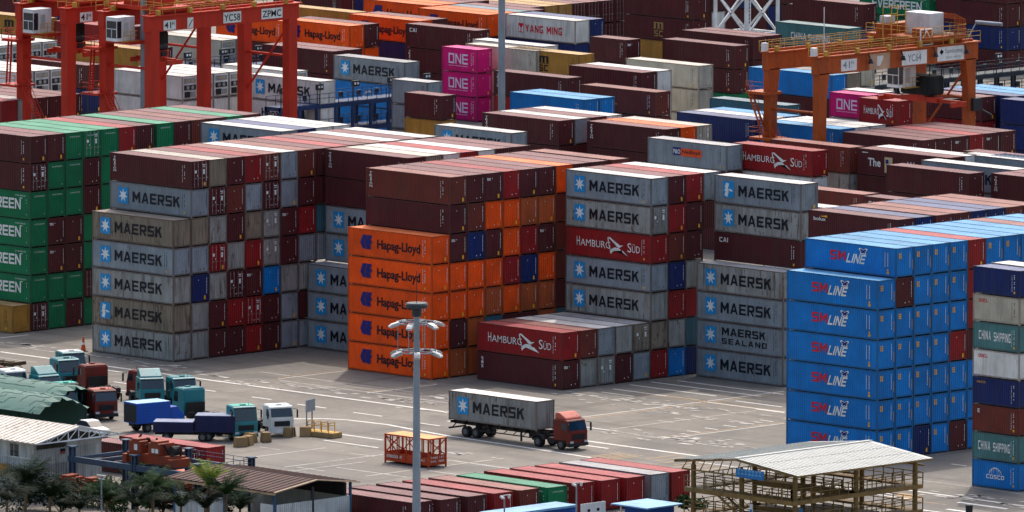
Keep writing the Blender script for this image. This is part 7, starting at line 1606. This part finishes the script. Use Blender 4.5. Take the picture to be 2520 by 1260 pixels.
ROOFW=mat('tin_roof_pale',(206,196,184),.55,dirt=.35,rust=.35,streak=.6,var=.08,scale=.4,dirtc=(150,128,110)); WALLW=mat('wall_white',(190,192,188),.7,dirt=.5,streak=.5,rust=.15); BLUEP=mat('post_blue',(52,82,112),.6,dirt=.3); RUSTR=mat('roof_rust_brown',(66,38,34),.7,dirt=.4,rust=.6,streak=.5,var=.18,scale=.7,dirtc=(52,36,32))
r=empty('gabled_building',(0,0,0),0,'white two-storey gabled building with pale rust-streaked roof at the lower left','building')
gable(r,42,67,-79.8,-69,5.5,6.7,ROOFW,ribs=.7)
m=MB(); m.box(42,65.3,-78.6,-78.3,0,5.5); m.box(42,65.3,-70.3,-70,0,5.4); m.box(65.0,65.3,-78.3,-74.4,0,3.2)
for i in range(36): m.box(65.3,65.34,-78.3+i*.215,-78.2+i*.215,0,4.6)
m.box(65.0,65.3,-78.3,-70.3,0,4.6); m.box(65,65.3,-74.4,-70.3,4.6,5.2); m.build('wall',WALLW,r)
m=MB(); yc=-74.4
m.bar((66.9,-79.7,5.45),(66.9,-69.1,5.45),.12)
for i in range(9):
    y=-79.7+i*1.325; zt=5.45+1.15*(1-abs(y-yc)/5.4); m.bar((66.9,y,5.45),(66.9,y,zt),.07)
    if i<8: y2=y+1.325; zt2=5.45+1.15*(1-abs(y2-yc)/5.4); m.bar((66.9,y,5.45 if i>3 else 5.45),(66.9,y2,zt2),.06)
m.bar((66.9,-79.7,5.5),(66.9,yc,6.6),.14); m.bar((66.9,yc,6.6),(66.9,-69.1,5.5),.14); m.build('roof_truss',WPAINT,r)
for x in (45,48.6,52.2,55.8,59.4,62.6):
    m=MB(); m.box(x-.55,x+.55,-78.66,-78.55,3.75,5.0); o=m.build('window',GLASS,r); m=MB(); m.box(x-.62,x+.62,-78.7,-78.6,3.65,3.75); m.box(x-.03,x+.03,-78.69,-78.66,3.75,5); m.build('window_frame',WALLW,o)
m=MB(); m.box(42,66.6,-80.0,-78.6,2.7,3.0); m.build('balcony_slab',BLUEP,r)
m=MB(); m.bar((42,-79.95,4.05),(66.6,-79.95,4.05),.08)
for i in range(84): m.bar((42+i*.295,-79.95,3.0),(42+i*.295,-79.95,4.05),.045)
m.build('balcony_rail',WALLW,r)
for x in (46,56,66.4): MB().box(x-.15,x+.15,-79.9,-79.6,0,2.7).build('post',BLUEP,r)
panelsign(r,(61.2,-80.1,2.3),2.2,1.0,[],axis='y',back=mat('notice_ochre',(150,112,52),.6,dirt=.3),name='notice_board')
m=MB(); m.box(65.34,65.4,-75.3,-74.7,4.0,4.5); m.box(65.34,65.4,-73.0,-72.4,1.2,1.7); m.build('vent',GLASS,r)
# ---------------------------------------------------------------- spreader rack
RK=mat('rack_blue_grey',(64,82,102),.55,dirt=.35,rust=.15)
r=empty('spreader_rack',(0,0,0),0,'blue-grey steel rack with two bays holding spreaders, beside the gabled building','rack')
for x in (68,76.6,85.2):
    for y in (-76.2,-69.4):
        m=MB(); m.box(x-.25,x+.25,y-.06,y+.06,0,5.0); m.box(x-.25,x-.17,y-.25,y+.25,0,5.0); m.box(x+.17,x+.25,y-.25,y+.25,0,5.0); m.box(x-.4,x+.4,y-.4,y+.4,5.0,5.12); m.build('column',RK,r)
for y in (-76.2,-69.4): MB().box(67.5,85.7,y-.15,y+.15,3.6,4.15).build('long_beam',RK,r)
for x in (68,70.5,73,76.6,79.5,82.4,85.2): MB().box(x-.12,x+.12,-76.0,-69.6,3.75,4.05).build('cross_beam',RK,r)
m=MB(); rail(m,(76.8,-69.2,4.15),(85.4,-69.2,4.15),.8,1.4); rail(m,(85.4,-76,4.15),(85.4,-69.4,4.15),.8,1.4); m.build('edge_rail',RK,r)
SPRB=mat('spreader_rusty',(142,58,32),.6,dirt=.45,rust=.6,var=.1)
def loose_spreader(x,y,z,rz,label,ln=6.1):
    r=empty('container_spreader',(x,y,z),rz,label,'crane spreader','crane spreaders kept in the rack')
    m=MB(); m.box(-ln/2,ln/2,-.9,.9,.1,1.0); m.box(-ln/2-.3,-ln/2+.3,-1.2,1.2,0,.8); m.box(ln/2-.3,ln/2+.3,-1.2,1.2,0,.8); m.build('spreader_frame',SPRB,r,bevel=.04)
    for dx in (-ln*.3,ln*.12): m=MB(); m.box(dx-.8,dx+.8,-1.0,.9,1.0,2.1); m.box(dx-.5,dx+.4,-1.0,.6,2.1,2.3); m.build('motor_box',SPRB,r,bevel=.04)
    m=MB(); rq=random.Random(int(x*10))
    for i in range(16): a=rq.uniform(-ln/2,ln/2); m.tube((a,rq.uniform(-.9,.9),1.0),(a+rq.uniform(-.2,.2),rq.uniform(-.9,.9),1.5+rq.random()*1.1),.11,n=6)
    for s in (-1,1): m.tube((s*ln*.42,-.5,1.5),(s*ln*.42,.5,1.5),.45,n=12)
    m.build('hoses_and_sheaves',CHAS,r)
    t=MB(); rect(t,-ln*.3-.1,-ln*.3+.35,1.25,1.8,lambda u,z:(u,-1.012,z)); rect(t,ln*.12-.3,ln*.12+.1,1.2,1.6,lambda u,z:(u,-1.012,z)); rect(t,ln*.12+.2,ln*.12+.6,1.2,1.6,lambda u,z:(u,-1.012,z)); t.build('labels',WPAINT,r)
    return r
loose_spreader(77.8,-74.6,4.2,R(0),'rusty red spreader with motor boxes resting on top of the rack',6.2)
r2=loose_spreader(72.0,-77.8,.5,R(6),'red spreader lying low behind the palms, two white labels',7.0)
t=MB(); rect(t,-.6,.5,.3,.75,lambda u,z:(u,-.915,z),0); rect(t,.9,2.4,.3,.75,lambda u,z:(u,-.915,z),0); put(t,text_polys('YC51',.02),-.5,.4,.38,.66,lambda u,z:(u,-.925,z),1); put(t,text_polys('SWL 40.6',.02),1.0,2.3,.38,.66,lambda u,z:(u,-.925,z),1); t.build('name_labels',[WPAINT,BLACK],r2)
loose_spreader(78.5,-72.4,.3,R(4),'orange-red spreader on the ground inside the right rack bay',6.4)
def half_container(x,y,mt,label):
    r=empty('storage_bin',(x,y,0),0,label,'container','bins behind the rack'); m=MB()
    for i in range(24): m.box(-6+i*.25,-5.87+i*.25,-.03,0,.15,2.4)
    m.box(-6,0,0,2.4,.1,2.5); 
    for i in range(9): m.box(0,.03,.1+i*.26,.22+i*.26,.15,2.4)
    m.build('shell',mt,r)
half_container(78.8,-67.6,mat('bin_orange',(214,92,30),.5,dirt=.3),'orange storage bin seen through the rack')
half_container(84.0,-66.6,mat('bin_green',(20,96,76),.5,dirt=.3),'green storage bin right of the orange one, behind the rack')
# ---------------------------------------------------------------- rust-roofed shed
r=empty('rusty_shed',(0,0,0),0,'shed with rust-brown tin roof, white walls and blue posts at the bottom','shed')
gable(r,85,99.6,-80,-69.2,4.2,4.9,RUSTR,ribs=.75)
m=MB()
for y0,y1 in ((-79.4,-69.8),): 
    m.box(98.8,98.95,-79.2,-69.9,0,2.9)
    for i in range(37): m.box(98.95,98.99,-79.2+i*.25,-79.08+i*.25,0,2.9)
    m.box(85.6,92,-79.4,-79.25,0,2.9)
    m.box(97,98.8,-79.4,-79.25,0,2.9); m.box(85.6,98.8,-69.9,-69.75,0,2.9)
    for i in range(26): m.box(85.6+i*.25,85.72+i*.25,-79.44,-79.4,0,2.9)
m.build('wall',mat('shed_wall',(196,198,196),.65,dirt=.35,streak=.3),r)
for x,y in ((98.9,-79.4),(98.9,-69.8),(85.5,-79.4),(92.2,-79.4),(98.9,-74.6)): m=MB(); m.box(x-.1,x+.1,y-.1,y+.1,0,4.15); m.build('post',BLUEP if y!=-74.6 else STEELD,r)
m=MB(); m.box(85.4,99.5,-79.95,-79.85,3.9,4.2); m.bar((99.5,-80,4.15),(99.5,-74.6,4.85),.22,.1); m.bar((99.5,-74.6,4.85),(99.5,-69.2,4.15),.22,.1); m.build('fascia',mat('fascia_buff',(176,150,120),.6,rust=.5,dirt=.3),r)
m=MB(); m.box(88,98,-79,-70.5,0,.05); m.box(86,98.6,-70.3,-70,2.9,4.1); m.build('inside_shade',TRK,r)  # dark sheets standing in for shade on the floor and above the back wall
# ---------------------------------------------------------------- green tents
TARP=mat('tarp_green',(70,108,98),.6,dirt=.15,var=.06,scale=.2)
def tent(x0,x1,y0,y1,h0,h1,label):
    r=empty('tarpaulin_tent',(0,0,0),0,label,'tent','green tarpaulin tents'); m=MB(); n=16; k=22; P=[]
    for j in range(k+1):
        x=x0+(x1-x0)*j/k; row=[]
        for i in range(n+1):
            t=i/n; y=y0+(y1-y0)*t; z=h0+(h1-h0)*math.sin(math.pi*t)+(.05*(j%2) if 0<i<n else 0)-(.35*abs(math.sin(t*math.pi*6)) if j==k else 0)
            row.append((x+(.25*abs(math.sin(t*math.pi*6)) if j==k else 0),y,z))
        P.append(row)
    for j in range(k):
        for i in range(n): m.face([P[j][i],P[j+1][i],P[j+1][i+1],P[j][i+1]])
    o=m.build('canopy',TARP,r)
    so=o.modifiers.new('thick','SOLIDIFY'); so.thickness=.04
    m=MB()
    for x in (x0+.3,(x0+x1)/2,x1-.4):
        for y in (y0+.1,y1-.1): m.tube((x,y,0),(x,y,h0+.1),.06,n=6)
    m.build('tent_pole',STEELD,r)
    m=MB(); m.box(x0,x1-.3,y1-.06,y1-.02,.2,h0); m.box(x0,x0+.05,y0,y1,.2,h0); m.build('side_curtain',TARP,r)
tent(12,32.2,-48.4,-41.2,2.2,3.5,'green scalloped tent nearer the gabled building')
tent(4,26.5,-41.0,-34.4,2.2,3.4,'green tent behind the scalloped one at the left edge')
# ---------------------------------------------------------------- steel inspection stand with white roof
YST=mat('stand_yellow',(132,104,58),.6,dirt=.45,rust=.5,var=.1)
r=empty('inspection_stand',(0,0,0),0,'yellow-brown steel inspection stand with walkways under a big white roof','stand')
ROOFB=mat('tin_roof_white',(186,186,180),.6,dirt=.15,var=.03,scale=.2)
def roof_y(x0,x1,y0,y1,ze,zr,mt):
    xc=(x0+x1)/2
    for xa in (x0,x1):
        m=MB(); n=3; 
        for i in range(3):
            a=i/3; b=(i+1)/3-.012
            pa=lambda t:(xa+(xc-xa)*t,ze+(zr-ze)*t+.0)
            (ua,za),(ub,zb_)=pa(a),pa(b); st=.05*(2-i)*0
            m.face([(ua,y0,za),(ub,y0,zb_),(ub,y1,zb_),(ua,y1,za)]); 
            k=int((y1-y0)/.5)
            for j in range(k): yy=y0+j*.5; m.bar((ua,yy,za+.02),(ub,yy,zb_+.02),.05,.03)
        m.build('roof',mt,r)
    m=MB(); 
    for xa in (x0,x1):
        for t in (1/3-.006,2/3-.006): x=xa+(xc-xa)*t; m.box(x-.11,x+.11,y0,y1,ze+(zr-ze)*t-.1,ze+(zr-ze)*t-.04)
    m.build('roof_lap',TRK,r)
    m=MB(); m.box(xc-.25,xc+.25,y0,y1,zr+.0,zr+.06); m.build('ridge_cap',mt,r)
    m=MB()
    for yy in (y0+.1,(y0+y1)/2,y1-.1):
        m.bar((x0+.1,yy,ze-.15),(xc,yy,zr-.15),.16); m.bar((xc,yy,zr-.15),(x1-.1,yy,ze-.15),.16); m.bar((x0+1,yy,ze-.75),(x1-1,yy,ze-.75),.14)
        for i in range(12): x=x0+1+i*(x1-x0-2)/12; zt=ze-.2+(zr-ze)*(1-abs(x-xc)/(x1-x0)*2); m.bar((x,yy,ze-.75),(x+(x1-x0-2)/24,yy,zt),.07)
    for xx in (x0+.15,x1-.15): m.bar((xx,y0,ze-.1),(xx,y1,ze-.1),.18)
    m.build('roof_truss',YST,r)
roof_y(123.4,139.3,-52.2,-34.4,7.0,7.85,ROOFB)
for x in (125,131.2,138):
    for y in (-51.2,-43.2,-35.4):
        m=MB(); m.tube((x,y,0),(x,y,6.5),.24,n=12); m.tube((x,y,6.5),(x,y,6.9),.24,.1,n=12); m.build('column',YST,r)
for z in (2.2,4.55):
    m=MB()
    for x0,x1,y0,y1 in ((124.6,138.4,-52,-50.6),(124.6,138.4,-44,-42.6),(124.6,138.4,-36,-34.8),(136.9,138.4,-50.6,-36),(124.6,126,-50.6,-36)): m.box(x0,x1,y0,y1,z-.14,z)
    for x0,y0,x1,y1 in ((124.6,-52,138.4,-52),(138.4,-52,138.4,-34.8),(124.6,-34.8,138.4,-34.8),(124.6,-52,124.6,-34.8),(126,-44,137,-44),(126,-42.6,137,-42.6)): m.bar((x0,y0,z-.2),(x1,y1,z-.2),.12,.4)
    m.build('walkway',YST,r)
    m=MB()
    for a,b in (((124.6,-52),(138.4,-52)),((138.4,-52),(138.4,-34.8)),((124.6,-34.8),(138.4,-34.8)),((126,-50.6),(136.9,-50.6)),((136.9,-50.6),(136.9,-44)),((126,-44),(137,-44)),((126,-42.6),(137,-42.6)),((136.9,-42.6),(136.9,-36)),((124.6,-50.6),(124.6,-36))): rail(m,(*a,z),(*b,z),1.1,1.15,.07)
    m.build('handrail',YST,r)
m=MB(); stairs(m,(132,-51.3,2.2),(128.0,-51.3,4.55),.9); stairs(m,(137.6,-44.5,.1),(137.6,-48.5,2.2),.9,0,(1,0,0)); m.build('stair',YST,r)
for x,y in ((133.6,-52.4),(138.75,-51.2)): 
    m=MB(); m.box(x-.18,x+.18,y-.04,y+.04,.6 if x<138 else 2.4,3.9 if x<138 else 3.9); o=m.build('column_sign',WPAINT if x<138 else mat('sign_blue',(44,116,176),.5),r)
    m=MB(); m.box(x-.14,x+.14,y-.06,y-.045,2.8,3.4); m.build('sign_blue_block',mat('sign_blue',(44,116,176),.5),o)
panelsign(r,(131.6,-52.4,6.2),3.6,.8,[(''.join(c),.2+i*.42,.52+i*.42,.28,.78,mat('sign_text',(110,168,210),.5)) for i,c in enumerate(('口','山','口','王','山','日','田'))] if False else [([(0,0),(1,0),(1,.2),(0,.2)],.25+i*.45,.55+i*.45,.3,.8,mat('sign_text',(120,176,214),.5)) for i in range(7)]+[([(.4,0),(.6,0),(.6,1),(.4,1)],.25+i*.45,.55+i*.45,.3,.8,mat('sign_text',(120,176,214),.5)) for i in range(7)]+[([(0,.7),(1,.7),(1,.9),(0,.9)],.25+i*.45,.55+i*.45,.3,.8,mat('sign_text',(120,176,214),.5)) for i in range(7)],axis='y',back=mat('sign_blue',(44,116,176),.5),name='name_board')
m=MB(); m.box(127,136,-50.2,-45,0,2.0); m.box(128,135,-41.5,-37,.2,1.9); m.build('stored_machinery',TRK,r)
# ---------------------------------------------------------------- booth, office, board, poles
BB=mat('booth_blue',(24,78,160),.5,dirt=.2); BR=mat('booth_roof',(128,176,214),.5,dirt=.25)
r=empty('guard_booth',(122.6,-52.9,0),0,'small blue booth with flat pale blue roof left of the inspection stand','booth')
MB().box(-3.2,0,-1.6,1.6,0,2.6).build('wall',BB,r); MB().box(-4.2,.5,-2.4,2.3,2.6,2.72).build('roof',BR,r)
m=MB(); m.box(-2.2,-1.2,-1.64,-1.6,.9,1.9); m.build('window',GLASS,r); m=MB(); m.box(0,.04,-.5,.5,0,2.0); m.build('door',mat('door_dark',(30,44,80),.5),r)
m=MB(); m.bar((-3.4,-1.9,0),(-3.0,-2.3,2.6),.08); m.build('downpipe',WPAINT,r)
r=empty('site_office',(117.9,-59.4,0),0,'blue cabin office with pale blue roof at the bottom edge','cabin')
m=MB(); m.box(-2.5,0,-9.5,0,0,2.75); m.build('wall',BB,r); MB().box(-2.7,.15,-9.7,.1,2.75,2.95).build('roof',BR,r)
m=MB()
for i in range(3): m.box(0,.05,-8.4+i*2.8,-7.2+i*2.8,1.0,2.1)
m.build('window',GLASS,r)
r=empty('notice_board',(118.4,-59.2,0),0,'white notice board with small dark notices beside the blue cabin','notice board')
m=MB(); m.box(-.06,0,0,3.2,1.0,3.0); m.build('board',WPAINT,r)
m=MB(); rq=random.Random(9)
for i in range(5):
    for j in range(3): 
        if rq.random()<.8: rect(m,.25+i*.6,.6+i*.6,1.2+j*.5,1.45+j*.5,endp(.01),rq.randrange(2))
m.build('notices',[DARK,CYAN],r)
for y in (.2,3.0): MB().bar((-.1,y,0),(-.1,y,3),.1).build('post',GALV,r)
def pole(x,y,h,label,head):
    r=empty('camera_pole',(x,y,0),0,label,'pole','slim poles near the bottom edge'); m=MB(); m.tube((0,0,0),(0,0,h),.09,.07,n=8); m.build('pole',GALV,r)
    m=MB()
    if head=='cam': m.bar((0,0,h),(0,.7,h),.07); m.tube((0,.6,h),(0,.6,h-.35),.18,.1,n=10); m.tube((-.1,-.4,h-.1),(.35,-.4,h-.2),.12,n=8); m.bar((0,-.5,h),(0,0,h),.07)
    elif head=='bar': m.bar((-.6,0,h),(.6,0,h),.09); m.bar((-.4,0,h-.3),(.4,0,h-.3),.06)
    else: m.tube((0,0,h-.2),(0,0,h+.9),.30,.34,n=14)
    m.build('camera' if head=='cam' else ('cross_arm' if head=='bar' else 'lantern'),WPAINT if head!='lamp' else TRK,r)
pole(128.5,-69.8,7,'slim grey pole with two white cameras in front of the red containers','cam')
pole(119.6,-70.2,5,'short grey pole with one white camera by the blue cabin','cam')
pole(100.6,-102.5,8,'slim pole with a small cross arm among the palms','bar')
pole(163.6,-55.2,6.2,'slim pole with dark round lantern at the bottom right edge','lamp')
# ---------------------------------------------------------------- palms and shrubs
def leafm(name,rgb,v=.25):
    m=mat(name,rgb,.7,var=v,dirt=0,scale=1.2,spec=.12); return m
LEAFS=[leafm('palm_leaf_dark',(20,38,20)),leafm('palm_leaf_mid',(34,60,26)),leafm('palm_leaf_bright',(120,136,40),.15)]; TRUNK=mat('palm_trunk',(96,80,62),.9,dirt=.4)
def frond(mb,base,az,ln,droop,rq,nl=22):
    pts=[]; 
    for i in range(nl+1):
        t=i/nl; el=1.15-droop*t*1.9
        pts.append((t,el))
    p=Vector(base); d=Vector((math.cos(az),math.sin(az),0)); side=Vector((-math.sin(az),math.cos(az),0)); prev=p
    for i in range(nl):
        el=pts[i][1]; stp=d*math.cos(el)*ln/nl+Vector((0,0,math.sin(el)*ln/nl)); q=prev+stp; t=i/nl
        ll=ln*.34*math.sin(math.pi*min(1,.12+t*.86))**.7
        for s in (-1,1):
            tip=q+side*s*ll*.82+stp.normalized()*ll*.45+Vector((0,0,-ll*(.28+.25*rq.random())))
            w_=stp*.55
            mb.face([prev,prev+w_,tip])
        mb.bar(prev,q,.05*(1-t)+.015)
        prev=q
def palm(x,y,h,ln,nf,mi,label,seed,up=0):
    r=empty('palm_tree',(x,y,0),0,label,'palm tree','palm trees along the lower left edge'); rq=random.Random(seed)
    m=MB(); pz=0; px=0
    for i in range(6): m.tube((px,0,h*i/6),(px+.05,0,h*(i+1)/6),.2-.015*i,.2-.015*(i+1),n=8); px+=.05
    m.build('trunk',TRUNK,r)
    m=MB()
    for i in range(nf): frond(m,(px,0,h),i*2.4+rq.uniform(-.2,.2),ln*rq.uniform(.8,1.1),rq.uniform(.35,1.05)*(1-up),rq)
    m.build('crown',LEAFS[mi],r)
def shrub(x,y,rad,h,mi,label,seed):
    r=empty('shrub',(x,y,0),0,label,'shrub','dark shrubs along the lower left edge'); rq=random.Random(seed); m=MB()
    n=int(900*rad)
    cl=[(rq.gauss(0,rad*.5),rq.gauss(0,rad*.5),h*(.35+.6*rq.random()),rq.uniform(.3,.6)*rad) for _ in range(9)]
    for i in range(n):
        c=rq.choice(cl); v=Vector((rq.gauss(0,1),rq.gauss(0,1),rq.gauss(0,.8))); v.normalize(); v*=c[3]*rq.uniform(.55,1.05)
        p=Vector(c[:3])+v; a=Vector((rq.gauss(0,1),rq.gauss(0,1),rq.gauss(0,.6))).normalized()*rq.uniform(.12,.26); b=a.cross(Vector((rq.gauss(0,1),rq.gauss(0,1),1))).normalized()*rq.uniform(.05,.11)
        m.face([p-a,p-b,p+a,p+b])
    m.build('foliage',LEAFS[mi],r)
    m=MB()
    for c in cl[:5]: m.tube((0,0,0),c[:3],.07,.03,n=5)
    m.build('stem',TRUNK,r)
for i,(x,y,h,ln,nf,mi,lab,up) in enumerate(PALMS): palm(x,y,h,ln,nf,mi,lab,i+3,up)
for i,(x,y,rd_,h,mi,lab) in enumerate(SHRUBS): shrub(x,y,rd_,h,mi,lab,i+31)
